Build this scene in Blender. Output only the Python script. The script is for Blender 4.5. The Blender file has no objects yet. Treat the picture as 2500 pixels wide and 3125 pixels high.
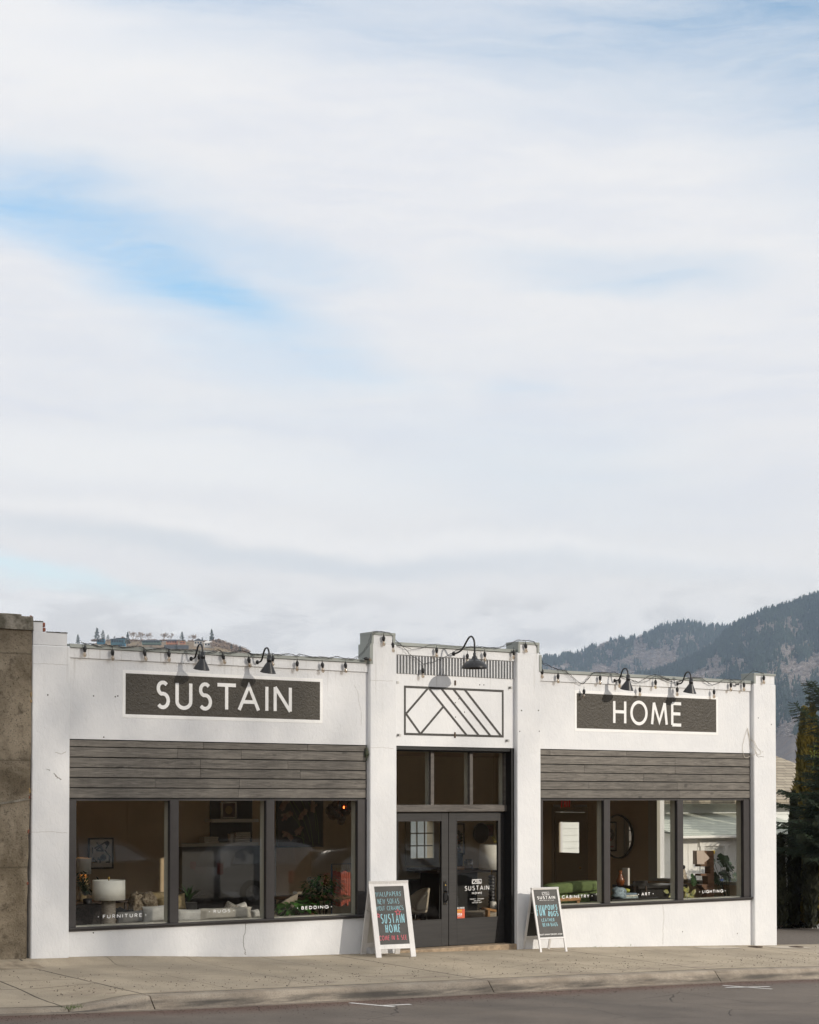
import bpy, math, random
import numpy as np
from mathutils import Vector, Matrix, noise as mn
random.seed(7); rng = np.random.default_rng(7)
S = bpy.context.scene
PI = math.pi; R = math.radians

# ------------------------------------------------------------------ camera
F_PX, PHI, TH = 5500.0, R(35.75), R(1.5)
CAM = Vector((0, -22.82, 2.34))
YP = 2438 - F_PX*math.tan(TH)
cam = bpy.data.objects.new('camera', bpy.data.cameras.new('camera'))
S.collection.objects.link(cam); S.camera = cam
cam.location = CAM
cam.rotation_euler = (PI/2 + TH, 0, -PHI)
cam.data.sensor_fit = 'HORIZONTAL'; cam.data.sensor_width = 36
cam.data.lens = 36*F_PX/2500
cam.data.shift_y = (YP-1562.5)/2500
cam.data.clip_start = .1; cam.data.clip_end = 30000

# ------------------------------------------------------------------ light
SUN_AZ, SUN_EL = R(25.0), R(21.0)      # azimuth right of the street side normal (-y), elevation
sd = Vector((math.sin(SUN_AZ)*math.cos(SUN_EL), -math.cos(SUN_AZ)*math.cos(SUN_EL), math.sin(SUN_EL)))
sl = bpy.data.lights.new('sun', 'SUN'); sl.energy = 2.6; sl.angle = R(.5); sl.color = (1, .91, .79)
so = bpy.data.objects.new('sun', sl); S.collection.objects.link(so)
so.rotation_euler = sd.to_track_quat('Z', 'Y').to_euler(); so.location = (20, -30, 20)
S.view_settings.view_transform = 'Standard'; S.view_settings.look = 'None'
S.view_settings.exposure = 0; S.view_settings.gamma = 1; S.view_settings.use_curve_mapping = False
S.cycles.max_bounces = 8; S.cycles.diffuse_bounces = 4; S.cycles.glossy_bounces = 4
S.cycles.transparent_max_bounces = 24; S.cycles.volume_bounces = 0
S.cycles.use_denoising = True; S.cycles.sample_clamp_indirect = 6
S.cycles.caustics_reflective = False; S.cycles.caustics_refractive = False

class NT:
    def __init__(s, tree): s.t = tree; s.n = tree.nodes; s.l = tree.links
    def new(s, typ, **kw):
        n = s.n.new(typ)
        for k, v in kw.items(): setattr(n, k, v)
        return n
    def put(s, sock, v):
        if isinstance(v, bpy.types.NodeSocket): s.l.new(v, sock)
        elif v is not None:
            if isinstance(v, (tuple, list)) and len(v) == 3 and sock.type == 'RGBA': v = (*v, 1)
            sock.default_value = v
    def math(s, op, a, b=None, c=None, clamp=False):
        n = s.new('ShaderNodeMath', operation=op, use_clamp=clamp)
        s.put(n.inputs[0], a)
        if b is not None: s.put(n.inputs[1], b)
        if c is not None: s.put(n.inputs[2], c)
        return n.outputs[0]
    def mix(s, f, a, b, typ='MIX'):
        n = s.new('ShaderNodeMix', data_type='RGBA', blend_type=typ); n.clamp_factor = True
        s.put(n.inputs[0], f); s.put(n.inputs[6], a); s.put(n.inputs[7], b); return n.outputs[2]
    def noise(s, vec, scale, detail=4, rough=.55, dist=0, out=0):
        n = s.new('ShaderNodeTexNoise'); s.put(n.inputs['Vector'], vec)
        n.inputs['Scale'].default_value = scale; n.inputs['Detail'].default_value = detail
        n.inputs['Roughness'].default_value = rough; n.inputs['Distortion'].default_value = dist
        return n.outputs[out]
    def ramp(s, f, lo, hi, a=0., b=1., smooth=True):
        n = s.new('ShaderNodeMapRange', interpolation_type='SMOOTHSTEP' if smooth else 'LINEAR')
        s.put(n.inputs[0], f); s.put(n.inputs[1], lo); s.put(n.inputs[2], hi); s.put(n.inputs[3], a); s.put(n.inputs[4], b)
        return n.outputs[0]
    def comb(s, x, y, z):
        n = s.new('ShaderNodeCombineXYZ'); s.put(n.inputs[0], x); s.put(n.inputs[1], y); s.put(n.inputs[2], z); return n.outputs[0]
    def mapv(s, vec, loc=(0,0,0), rot=(0,0,0), sc=(1,1,1)):
        n = s.new('ShaderNodeMapping'); s.put(n.inputs[0], vec)
        n.inputs[1].default_value = loc; n.inputs[2].default_value = rot; n.inputs[3].default_value = sc; return n.outputs[0]

# ------------------------------------------------------------------ sky: clear sky texture with a sheet of high cloud
W = bpy.data.worlds.new('World'); S.world = W; W.use_nodes = True
W.cycles.sampling_method = 'MANUAL'; W.cycles.sample_map_resolution = 512
w = NT(W.node_tree); bg = w.n['Background']
sky = w.new('ShaderNodeTexSky', sky_type='NISHITA'); sky.sun_disc = False
sky.sun_elevation = SUN_EL; sky.sun_rotation = PI - SUN_AZ; sky.air_density = 1.0; sky.dust_density = 1.2; sky.ozone_density = 1.5
tc = w.new('ShaderNodeTexCoord'); sp = w.new('ShaderNodeSeparateXYZ'); w.l.new(tc.outputs['Generated'], sp.inputs[0])
dx, dy, dz = sp.outputs
az = w.math('MULTIPLY', w.math('SUBTRACT', w.math('ARCTAN2', dx, dy), PHI), 57.2958)   # degrees from due "up the hill"
el = w.math('MULTIPLY', w.math('ARCSINE', dz), 57.2958)
AE = w.comb(az, el, 0.)
wn = w.noise(w.mapv(AE, sc=(.05, .11, 1)), 1.0, 3, .5, 0, 1)
wv = w.new('ShaderNodeVectorMath', operation='MULTIPLY_ADD'); w.l.new(wn, wv.inputs[0]); wv.inputs[1].default_value = (5, 3, 0); w.l.new(AE, wv.inputs[2])
wn2 = w.noise(w.mapv(AE, rot=(0, 0, R(12)), sc=(.16, .50, 1)), 1.0, 6, .62, 0, 1)
wv2 = w.new('ShaderNodeVectorMath', operation='MULTIPLY_ADD'); w.l.new(wn2, wv2.inputs[0]); wv2.inputs[1].default_value = (2.6, 1.5, 0); w.l.new(wv.outputs[0], wv2.inputs[2])
AEw = wv2.outputs[0]
def ae(px, py):
    a = math.atan((px-1250)/F_PX); return math.degrees(a), math.degrees(math.atan((2438-py)/F_PX*math.cos(a)))
def patch(px, py, lx, ly, rot, k, soft=1.0):
    a, e = ae(px, py); q = 57.3/F_PX
    v = w.mapv(AEw, loc=(-a-3.8, -e-2.25, 0))
    v = w.mapv(v, rot=(0, 0, R(rot)))
    v = w.mapv(v, sc=(1/(lx*q), 1/(ly*q), 0))
    n = w.new('ShaderNodeVectorMath', operation='LENGTH'); w.l.new(v, n.inputs[0])
    return w.ramp(n.outputs[1], 1.0+.35*soft, max(.0, .45-.45*soft), 0., k)
def add(*a):
    r = a[0]
    for b in a[1:]: r = w.math('ADD', r, b)
    return r
blue = add(patch(20, 605, 470, 130, 14, .52), patch(470, 745, 620, 185, 17, .42), patch(820, 960, 560, 90, 22, .27),
           patch(600, 920, 560, 200, 24, .26), patch(960, 780, 300, 60, 12, .36), patch(1900, 820, 420, 75, 2, .46),
           patch(2500, -60, 1200, 290, -9, .50), patch(1450, 30, 1150, 160, -4, .50), patch(650, -40, 560, 90, 0, .45),
           patch(2560, 300, 500, 330, 30, .30), patch(40, 1760, 520, 42, 6, .42), patch(1000, 1280, 1000, 260, 10, .07),
           patch(1700, 1400, 600, 300, 20, .08), patch(1650, 1160, 160, 40, -5, .16))
streak = w.noise(w.mapv(AEw, rot=(0, 0, R(13)), sc=(.07, .50, 1)), 1.0, 9, .62)
streak2 = w.noise(w.mapv(AEw, rot=(0, 0, R(10)), sc=(.07, .42, 1), loc=(3, 7, 0)), 1.0, 8, .6)
wisp = w.noise(w.mapv(AEw, rot=(0, 0, R(16)), sc=(.22, 1.5, 1), loc=(1, 2, 0)), 1.0, 8, .66)
puff = w.noise(w.mapv(AE, rot=(0, 0, R(-4)), sc=(.30, .75, 1), loc=(1.3, 5.5, 0)), 1.0, 8, .62, .25)
blue = w.math('MULTIPLY', blue, w.math('MULTIPLY', w.ramp(streak, .32, .68, .55, 1.3), w.ramp(wisp, .3, .7, .85, 1.12)), clamp=True)
# cloud body brightness
cl = w.mix(w.ramp(streak2, .40, .62), (.845, .86, .90), (.90, .90, .91))
cl = w.mix(w.ramp(wisp, .35, .70, 0., .5), cl, (.965, .95, .935))
cl = w.mix(w.ramp(el, 4.0, 12.5, .8, 0.), cl, (1.02, .985, .93))
for (px_, py_, lx, ly, ro, k, cc) in ((1100, 1655, 1900, 42, 4.5, .85, (1.02, 1.0, .975)), (350, 1430, 1300, 130, 4, .75, (.99, .985, .97)), (200, 120, 700, 260, 0, .5, (.97, .965, .96)),
                                      (300, 1870, 900, 45, 3, .7, (1.0, .99, .97)), (700, 1690, 1100, 45, 3.5, .75, (.80, .83, .85)), (1500, 1730, 1300, 40, 3, .45, (.82, .85, .87)), (1750, 1500, 900, 120, 5, .3, (.82, .85, .89))):
    cl = w.mix(patch(px_, py_, lx, ly, ro, k, .7), cl, cc)
grey = w.math('MULTIPLY', w.math('MULTIPLY', w.ramp(el, 5.6, 7.4, 1., 0.), w.ramp(puff, .44, .60)), .85)
cl = w.mix(grey, cl, (.79, .775, .755))
# brighter toward the sun behind the photographer
dt = w.new('ShaderNodeVectorMath', operation='DOT_PRODUCT'); w.l.new(tc.outputs['Generated'], dt.inputs[0]); dt.inputs[1].default_value = sd
glow = w.math('POWER', w.ramp(dt.outputs['Value'], .0, 1., 0., 1., False), 3.)
k10 = w.new('ShaderNodeVectorMath', operation='SCALE'); w.l.new(cl, k10.inputs[0])
w.put(k10.inputs['Scale'], w.math('MULTIPLY_ADD', glow, 2.0, 10.0))
skyb = w.new('ShaderNodeVectorMath', operation='MULTIPLY'); w.l.new(sky.outputs[0], skyb.inputs[0]); skyb.inputs[1].default_value = (2.1, 2.35, 2.25)
SKYB = skyb
col = w.mix(blue, k10.outputs[0], skyb.outputs[0])
w.l.new(col, bg.inputs[0]); bg.inputs[1].default_value = .1

# ------------------------------------------------------------------ geometry helpers
CR = dict(A=(0,1850,2.6136),B=(600,1850,2.6136),C=(1060,1850,2.6136),D=(1560,1850,3.45),E=(2000,1850,3.45),F=(0,2400,2.6136),G=(600,2400,3.0804),H=(1080,2400,3.0804),I=(1560,2400,3.1944),J=(2000,2400,3.45),K=(0,2825,1.38),L=(1250,2825,1.38),M=(1950,2420,4.929),N=(1640,2420,5.673),P=(200,1900,2.875),Q=(1200,2450,4.792),U=(2300,2050,4.79))
def px(c, x, y):
    o = CR[c]; return o[0]+x/o[2], o[1]+y/o[2]
FW = Vector((math.sin(PHI)*math.cos(TH), math.cos(PHI)*math.cos(TH), math.sin(TH)))
RT = Vector((math.cos(PHI), -math.sin(PHI), 0)); UP = RT.cross(FW)
def ray(p, q): return FW + RT*((p-1250)/F_PX) - UP*((q-YP)/F_PX)
def AY(p, q, y): d = ray(p, q); return CAM + d*((y-CAM.y)/d.y)          # surveyed point on a plane y = const
def AX(p, q, x): d = ray(p, q); return CAM + d*((x-CAM.x)/d.x)
def AZ(p, q, Z): return CAM + ray(p, q)*Z                                # at distance Z
def CY(c, x, y, Y): return AY(*px(c, x, y), Y)
def lerp(a, b, t): return a+(b-a)*t
def interp(x, pts):
    if x <= pts[0][0]: return pts[0][1]
    for (a, b), (c, d) in zip(pts, pts[1:]):
        if x <= c: return b+(d-b)*(x-a)/(c-a)
    return pts[-1][1]
def sm(a, b, x): t = min(1, max(0, (x-a)/(b-a))); return t*t*(3-2*t)

class MB:
    def __init__(s): s.v = []; s.f = []; s.sm = []
    def quad(s, a, b, c, d):
        n = len(s.v); s.v += [tuple(a), tuple(b), tuple(c), tuple(d)]; s.f.append((n, n+1, n+2, n+3)); s.sm.append(0); return s
    def tri(s, a, b, c):
        n = len(s.v); s.v += [tuple(a), tuple(b), tuple(c)]; s.f.append((n, n+1, n+2)); s.sm.append(0); return s
    def box(s, x0, x1, y0, y1, z0, z1, b=0.):
        if b <= 0:
            n = len(s.v)
            s.v += [(x0,y0,z0),(x1,y0,z0),(x1,y1,z0),(x0,y1,z0),(x0,y0,z1),(x1,y0,z1),(x1,y1,z1),(x0,y1,z1)]
            for f in ((0,3,2,1),(4,5,6,7),(0,1,5,4),(1,2,6,5),(2,3,7,6),(3,0,4,7)): s.f.append(tuple(n+i for i in f)); s.sm.append(0)
        else:
            b = min(b, (x1-x0)*.45, (y1-y0)*.45, (z1-z0)*.45); n = len(s.v)
            pts = {}
            for ix, X in ((0,x0),(1,x1)):
                for iy, Y in ((0,y0),(1,y1)):
                    for iz, Z in ((0,z0),(1,z1)):
                        sx, sy, sz = (b if ix == 0 else -b), (b if iy == 0 else -b), (b if iz == 0 else -b)
                        for k, p in enumerate(((X, Y+sy, Z+sz), (X+sx, Y, Z+sz), (X+sx, Y+sy, Z))):
                            pts[(ix,iy,iz,k)] = len(s.v); s.v.append(p)
            g = lambda a, b_, c, k: pts[(a,b_,c,k)]
            F = [[g(0,0,0,0),g(0,0,1,0),g(0,1,1,0),g(0,1,0,0)],[g(1,0,0,0),g(1,1,0,0),g(1,1,1,0),g(1,0,1,0)],
                 [g(0,0,0,1),g(1,0,0,1),g(1,0,1,1),g(0,0,1,1)],[g(0,1,0,1),g(0,1,1,1),g(1,1,1,1),g(1,1,0,1)],
                 [g(0,0,0,2),g(0,1,0,2),g(1,1,0,2),g(1,0,0,2)],[g(0,0,1,2),g(1,0,1,2),g(1,1,1,2),g(0,1,1,2)]]
            for z in (0,1):
                for y in (0,1): F.append([g(0,y,z,1),g(1,y,z,1),g(1,y,z,2),g(0,y,z,2)])
                for x in (0,1): F.append([g(x,0,z,0),g(x,1,z,0),g(x,1,z,2),g(x,0,z,2)])
            for x in (0,1):
                for y in (0,1): F.append([g(x,y,0,0),g(x,y,1,0),g(x,y,1,1),g(x,y,0,1)])
            for x in (0,1):
                for y in (0,1):
                    for z in (0,1): F.append([g(x,y,z,0),g(x,y,z,1),g(x,y,z,2)])
            for f in F: s.f.append(tuple(f)); s.sm.append(0)
        return s
    def tube(s, pts, r, n=8, cap=True, smooth=1, taper=None):
        pts = [Vector(p) for p in pts]; base = len(s.v); m = len(pts)
        prev = None
        for i, p in enumerate(pts):
            d = (pts[min(i+1, m-1)]-pts[max(i-1, 0)])
            d = d.normalized() if d.length > 1e-9 else Vector((0,0,1))
            if prev is None:
                a = d.cross(Vector((0,0,1)) if abs(d.z) < .9 else Vector((1,0,0))).normalized()
            else:
                a = prev - d*prev.dot(d); a = a.normalized() if a.length > 1e-6 else d.orthogonal().normalized()
            prev = a; b = d.cross(a)
            rr = (r[i] if isinstance(r, (list, tuple)) else r)
            if taper is not None: rr = lerp(r, taper, i/max(1, m-1))
            for k in range(n):
                t = 2*PI*k/n; s.v.append(tuple(p+a*math.cos(t)*rr+b*math.sin(t)*rr))
        for i in range(m-1):
            for k in range(n):
                k2 = (k+1) % n
                s.f.append((base+i*n+k, base+i*n+k2, base+(i+1)*n+k2, base+(i+1)*n+k)); s.sm.append(smooth)
        if cap and n > 2:
            s.f.append(tuple(base+k for k in reversed(range(n)))); s.sm.append(0)
            s.f.append(tuple(base+(m-1)*n+k for k in range(n))); s.sm.append(0)
        return s
    def lathe(s, prof, c=(0,0,0), n=24, M=None, smooth=1):
        base = len(s.v); c = Vector(c); m = len(prof)
        for (r, z) in prof:
            for k in range(n):
                t = 2*PI*k/n; p = Vector((r*math.cos(t), r*math.sin(t), z))
                if M is not None: p = M @ p
                s.v.append(tuple(c+p))
        for i in range(m-1):
            for k in range(n):
                k2 = (k+1) % n
                s.f.append((base+i*n+k, base+i*n+k2, base+(i+1)*n+k2, base+(i+1)*n+k)); s.sm.append(smooth)
        return s
    def poly(s, pts, ext):                                    # polygon given in 3D, extruded by vector ext
        n = len(s.v); m = len(pts); e = Vector(ext)
        s.v += [tuple(p) for p in pts] + [tuple(Vector(p)+e) for p in pts]
        s.f.append(tuple(range(n, n+m))); s.f.append(tuple(reversed(range(n+m, n+2*m)))); s.sm += [0, 0]
        for i in range(m):
            j = (i+1) % m; s.f.append((n+i, n+m+i, n+m+j, n+j)); s.sm.append(0)
        return s
    def blob(s, c, r, n=10, jit=.0, sq=1., M=None):           # soft super-ellipsoid (cushions, foliage cores)
        base = len(s.v); c = Vector(c); rows = n
        for i in range(rows+1):
            ph = -PI/2+PI*i/rows
            for k in range(2*n):
                t = PI*k/n
                sg = lambda v: math.copysign(abs(v)**sq, v)
                p = Vector((r[0]*sg(math.cos(ph))*sg(math.cos(t)), r[1]*sg(math.cos(ph))*sg(math.sin(t)), r[2]*sg(math.sin(ph))))
                if jit: p *= 1+jit*mn.noise((p+c)*3.1/max(r))
                if M is not None: p = M @ p
                s.v.append(tuple(c+p))
        for i in range(rows):
            for k in range(2*n):
                k2 = (k+1) % (2*n)
                s.f.append((base+i*2*n+k, base+i*2*n+k2, base+(i+1)*2*n+k2, base+(i+1)*2*n+k)); s.sm.append(1)
        return s
    def stroke(s, pts, wd, fr, th=.002, off=0., closed=False):
        """flat painted/cut stroke. pts 2D; fr(u, v, d) gives the 3D point at depth d off the surface"""
        P = [Vector((a, b)) for a, b in pts]; m = len(P); L = []; Rr = []
        for i in range(m):
            if closed: a, b = P[i-1], P[(i+1) % m]
            else: a, b = P[max(0, i-1)], P[min(m-1, i+1)]
            d1 = (P[i]-a); d2 = (b-P[i])
            if d1.length < 1e-9: d1 = d2
            if d2.length < 1e-9: d2 = d1
            d1.normalize(); d2.normalize(); t = (d1+d2)
            t = t.normalized() if t.length > 1e-6 else d1
            nn = Vector((-t.y, t.x)); k = 1/max(.45, abs(nn.dot(Vector((-d1.y, d1.x)))))
            L.append(P[i]+nn*wd/2*k); Rr.append(P[i]-nn*wd/2*k)
        n = len(s.v)
        for i in range(m):
            for q in (L[i], Rr[i]):
                s.v.append(tuple(fr(q.x, q.y, off+th))); s.v.append(tuple(fr(q.x, q.y, off)))
        for i in range(m if closed else m-1):
            a = n+4*i; b = n+4*((i+1) % m)
            for f in ((a, a+2, b+2, b), (a, b, b+1, a+1), (a+2, a+3, b+3, b+2)): s.f.append(f); s.sm.append(0)
        if not closed:
            e = n+4*(m-1); s.f += [(n, n+1, n+3, n+2), (e, e+2, e+3, e+1)]; s.sm += [0, 0]
        return s
    def disc(s, u, v, r, fr, th=.002, n=16):
        return s.stroke([(u+r*.5*math.cos(t*2*PI/n), v+r*.5*math.sin(t*2*PI/n)) for t in range(n)], r, fr, th, closed=True)

def org(o):
    p = Vector((0,0,0))
    while o is not None: p = p+Vector(o.location); o = o.parent
    return p
def build(name, mb, mat, parent=None, rot=None):
    me = bpy.data.meshes.new(name); c = org(parent)
    v = np.array(mb.v, dtype=np.float32).reshape(-1, 3) - np.array(c, dtype=np.float32)
    if rot is not None: v = v @ np.array(rot).T
    nf = len(mb.f); tot = [len(f) for f in mb.f]
    me.vertices.add(len(v)); me.vertices.foreach_set('co', v.ravel())
    me.loops.add(sum(tot)); me.loops.foreach_set('vertex_index', [i for f in mb.f for i in f])
    me.polygons.add(nf); me.polygons.foreach_set('loop_start', np.concatenate(([0], np.cumsum(tot)[:-1])).astype(np.int32))
    me.polygons.foreach_set('loop_total', tot)
    me.polygons.foreach_set('use_smooth', [bool(x) for x in mb.sm])
    me.update(calc_edges=True); me.validate()
    me.materials.append(mat)
    o = bpy.data.objects.new(name, me); S.collection.objects.link(o)
    if parent is not None: o.parent = parent
    return o
def tag(o, label=None, cat=None, group=None, kind=None):
    for k, v in (('label', label), ('category', cat), ('group', group), ('kind', kind)):
        if v: o[k] = v
    return o
def thing(name, label, cat, loc=(0,0,0), rz=0, group=None):
    o = bpy.data.objects.new(name, None); o.empty_display_size = .2; S.collection.objects.link(o); o.location = loc; o.rotation_euler = (0,0,rz)
    return tag(o, label, cat, group)
def struct(name, mb, mat): return tag(build(name, mb, mat), kind='structure')
def copy_tree(o, loc=None, rz=None, label=None, scale=None):
    c = o.copy(); S.collection.objects.link(c)
    for ch in o.children:
        d = ch.copy(); S.collection.objects.link(d); d.parent = c
        for g in ch.children:
            e = g.copy(); S.collection.objects.link(e); e.parent = d
    if loc is not None: c.location = loc
    if rz is not None: c.rotation_euler = (0,0,rz)
    if label: c['label'] = label
    if scale: c.scale = (scale,)*3 if not isinstance(scale, tuple) else scale
    return c

# ------------------------------------------------------------------ materials
def mat(name, col, rough=.7, var=.0, vs=3., bump=0., bs=30., metal=0., spec=.5, col2=None, detail=5, stretch=(1,1,1), fn=None, island=0.):
    m = bpy.data.materials.new(name); m.use_nodes = True; t = NT(m.node_tree); b = t.n['Principled BSDF']
    g = t.new('ShaderNodeNewGeometry'); pos = t.mapv(g.outputs['Position'], sc=stretch)
    b.inputs['Roughness'].default_value = rough; b.inputs['Metallic'].default_value = metal; b.inputs['Specular IOR Level'].default_value = spec
    c = tuple(col)
    out = None
    if var or col2:
        n = t.noise(pos, vs, detail, .6)
        dark = tuple(x*(1-var) for x in c); lite = tuple(min(1, x*(1+var*.6)) for x in c)
        out = t.mix(t.ramp(n, .3, .7), col2 if col2 else dark, lite if not col2 else c)
    if island:
        f = t.ramp(g.outputs['Random Per Island'], 0, 1, 1-island, 1+island, False)
        h = t.new('ShaderNodeVectorMath', operation='SCALE'); t.put(h.inputs[0], out if out is not None else c); t.l.new(f, h.inputs['Scale']); out = h.outputs[0]
    if bump:
        bn = t.new('ShaderNodeBump'); bn.inputs['Strength'].default_value = min(1, bump*10); bn.inputs['Distance'].default_value = .003*bump*10
        t.l.new(t.noise(pos, bs, 4, .6), bn.inputs['Height']); t.l.new(bn.outputs[0], b.inputs['Normal'])
    if fn: out = fn(t, g.outputs['Position'], out if out is not None else c, b, g) or out
    t.put(b.inputs['Base Color'], out if out is not None else c)
    return m
def set_bump(t, b, h, dist, st=1.):
    bn = t.new('ShaderNodeBump'); bn.inputs['Strength'].default_value = st; bn.inputs['Distance'].default_value = dist
    t.l.new(h, bn.inputs['Height']); t.l.new(bn.outputs[0], b.inputs['Normal'])

def stucco(t, pos, c, b, g):
    wv = t.noise(pos, 2.3, 4, .6)
    chips = t.new('ShaderNodeTexVoronoi', feature='DISTANCE_TO_EDGE'); t.l.new(t.mapv(t.mix(.10, pos, t.noise(pos, 6., 3, .5, 0, 1)), sc=(1,1,1)), chips.inputs['Vector']); chips.inputs['Scale'].default_value = 14.
    edge = t.math('MULTIPLY', t.ramp(chips.outputs['Distance'], 0., .025, 1., 0.), t.ramp(t.noise(pos, 3.7, 2), .52, .62))
    h = t.math('ADD', t.math('MULTIPLY', t.noise(t.mapv(pos, rot=(0, .5, 0), sc=(1, 1, .6)), 17, 6, .62, .6), .9), t.math('MULTIPLY', edge, .10))
    h = t.math('ADD', h, t.math('MULTIPLY', t.noise(pos, 90, 2, .5), .10))
    set_bump(t, b, h, .008, 1.)
    spx = t.new('ShaderNodeSeparateXYZ'); t.l.new(pos, spx.inputs[0])
    out = t.mix(t.ramp(wv, .3, .75), (.725, .735, .75), (.78, .785, .79))
    run = t.noise(t.mapv(pos, sc=(5.5, 5.5, .35)), 1., 5, .6)
    out = t.mix(t.math('MULTIPLY', t.ramp(run, .60, .80), .30), out, (.58, .57, .55))
    # dirt splashed up from the pavement
    low = t.math('MULTIPLY', t.ramp(t.math('ADD', spx.outputs[2], t.math('MULTIPLY', spx.outputs[0], .037)), .62, .36, 0., 1.), t.ramp(t.noise(pos, 9, 5, .7), .35, .7))
    out = t.mix(t.math('MULTIPLY', low, .75), out, (.40, .35, .28))
    drip = t.noise(t.mapv(pos, sc=(14, 14, .5), loc=(5, 0, 0)), 1., 4, .6)
    out = t.mix(t.math('MULTIPLY', t.math('MULTIPLY', t.ramp(drip, .56, .70), t.ramp(spx.outputs[2], 3.7, 4.4)), .45), out, (.40, .385, .35))
    sc_ = t.noise(t.mapv(pos, sc=(1, 1, 1), loc=(3, 3, 9)), 5.0, 3, .7)
    return t.mix(t.math('MULTIPLY', t.ramp(sc_, .735, .76), .55), out, (.35, .31, .27))
M_WHITE = mat('painted_stucco', (.76,.76,.75), .62, fn=stucco, spec=.35)
def signpaint(t, pos, c, b, g):
    h = t.math('ADD', t.noise(pos, 22, 6, .65), t.math('MULTIPLY', t.noise(pos, 70, 3, .6), .35))
    vo = t.new('ShaderNodeTexVoronoi', feature='DISTANCE_TO_EDGE'); t.l.new(t.mix(.12, pos, t.noise(pos, 7., 3, .5, 0, 1)), vo.inputs['Vector']); vo.inputs['Scale'].default_value = 7.
    h = t.math('ADD', h, t.math('MULTIPLY', t.math('MULTIPLY', t.ramp(vo.outputs['Distance'], 0., .04, 1., 0.), t.ramp(t.noise(pos, 2.7, 3), .45, .6)), .08))
    set_bump(t, b, h, .016, 1.)
    return t.mix(t.noise(pos, 5, 4), (.032, .026, .017), (.056, .046, .031))
M_SIGN = mat('dark_sign_paint', (.06,.056,.048), .42, fn=signpaint, spec=.6)
M_LETTER = mat('white_sign_paint', (.88,.88,.87), .5, .03, 9, .1, 40)
M_BLACKLINE = mat('dark_line_paint', (.045,.042,.038), .5, .3, 30, .3, 40)
def wood(t, pos, c, b, g):
    isl = g.outputs['Random Per Island']
    off = t.comb(t.math('MULTIPLY', isl, 37.), t.math('MULTIPLY', isl, 11.), t.math('MULTIPLY', isl, 53.))
    ad = t.new('ShaderNodeVectorMath', operation='ADD'); t.l.new(pos, ad.inputs[0]); t.l.new(off, ad.inputs[1])
    p = t.mapv(ad.outputs[0], sc=(.55, 1, 7.0))
    gr = t.noise(p, 4., 7, .68, 1.4)
    fine = t.noise(t.mapv(ad.outputs[0], sc=(1.2, 1, 60)), 3., 3, .6)
    saw = t.noise(t.mapv(ad.outputs[0], sc=(60, 1, .6)), 2., 3, .6)
    kn = t.ramp(t.noise(t.mapv(ad.outputs[0], sc=(1, 1, 2.2)), 3.3, 1), .73, .80)
    o = t.mix(t.ramp(gr, .25, .78), tuple(x*.45 for x in c), tuple(x*1.45 for x in c))
    o = t.mix(t.math('MULTIPLY', t.ramp(fine, .45, .75), .35), o, tuple(x*.5 for x in c))
    o = t.mix(t.math('MULTIPLY', t.ramp(saw, .5, .8), .18), o, tuple(x*1.7 for x in c))
    o = t.mix(t.math('MULTIPLY', kn, .7), o, tuple(x*.3 for x in c))
    bl_ = t.noise(t.mapv(pos, sc=(.8, 1, .8)), 2.4, 4, .6); o = t.mix(t.math('MULTIPLY', t.ramp(bl_, .5, .75), .25), o, (.26,.24,.215))
    f = t.new('ShaderNodeVectorMath', operation='SCALE'); t.l.new(o, f.inputs[0]); t.l.new(t.ramp(isl, 0, 1, .80, 1.14, False), f.inputs['Scale'])
    set_bump(t, b, t.math('ADD', gr, t.math('MULTIPLY', fine, .6)), .004, .8)
    return f.outputs[0]
M_BOARD = mat('weathered_boards', (.160,.146,.127), .68, fn=wood)
M_FRAME = mat('dark_window_paint', (.038,.034,.034), .42, .12, 6, .025, 60)
M_DOOR = mat('charcoal_door_paint', (.026,.024,.023), .5, .25, 5, .07, 40, col2=(.016,.015,.015), stretch=(.4,1,5))
M_RAIL = mat('weathered_rail', (.12,.105,.092), .6, fn=wood)
M_CREAM = mat('cream_interior_paint', (.50,.49,.42), .5)
M_FLASH = mat('grey_green_flashing', (.29,.31,.29), .45, .10, 2, metal=.15)
M_GROOVE = mat('grey_groove_paint', (.17,.175,.18), .7, .1, 20, .2, 50)
M_BLACK = mat('black_enamel', (.012,.012,.013), .30, metal=.0, spec=.5, bump=.03, bs=80)
M_IRON = mat('black_iron', (.02,.02,.02), .35, metal=.3, bump=.1, bs=60)
M_RUST = mat('green_rust', (.09,.075,.04), .7, .4, 40, .4, 90, col2=(.04,.09,.06))
M_CABLE = mat('black_cable', (.012,.012,.013), .5)
def glassm(name, tint=(.86,.88,.86), refl=1.0, rough=0.):
    m = bpy.data.materials.new(name); m.use_nodes = True; t = NT(m.node_tree); t.n.remove(t.n['Principled BSDF'])
    tr = t.new('ShaderNodeBsdfTransparent'); tr.inputs[0].default_value = (*tint, 1)
    gl = t.new('ShaderNodeBsdfGlossy'); gl.inputs['Roughness'].default_value = rough
    g = t.new('ShaderNodeNewGeometry'); dp = t.new('ShaderNodeVectorMath', operation='DOT_PRODUCT'); t.l.new(g.outputs['Normal'], dp.inputs[0]); t.l.new(g.outputs['Incoming'], dp.inputs[1])
    one = t.math('SUBTRACT', 1., t.math('ABSOLUTE', dp.outputs['Value'])); fr = t.math('MULTIPLY_ADD', t.math('POWER', one, 5.), .96, .042)
    mx = t.new('ShaderNodeMixShader'); t.l.new(t.math('MULTIPLY', fr, refl, clamp=True), mx.inputs[0])
    t.l.new(tr.outputs[0], mx.inputs[1]); t.l.new(gl.outputs[0], mx.inputs[2]); t.l.new(mx.outputs[0], t.n['Material Output'].inputs[0])
    return m
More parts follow.
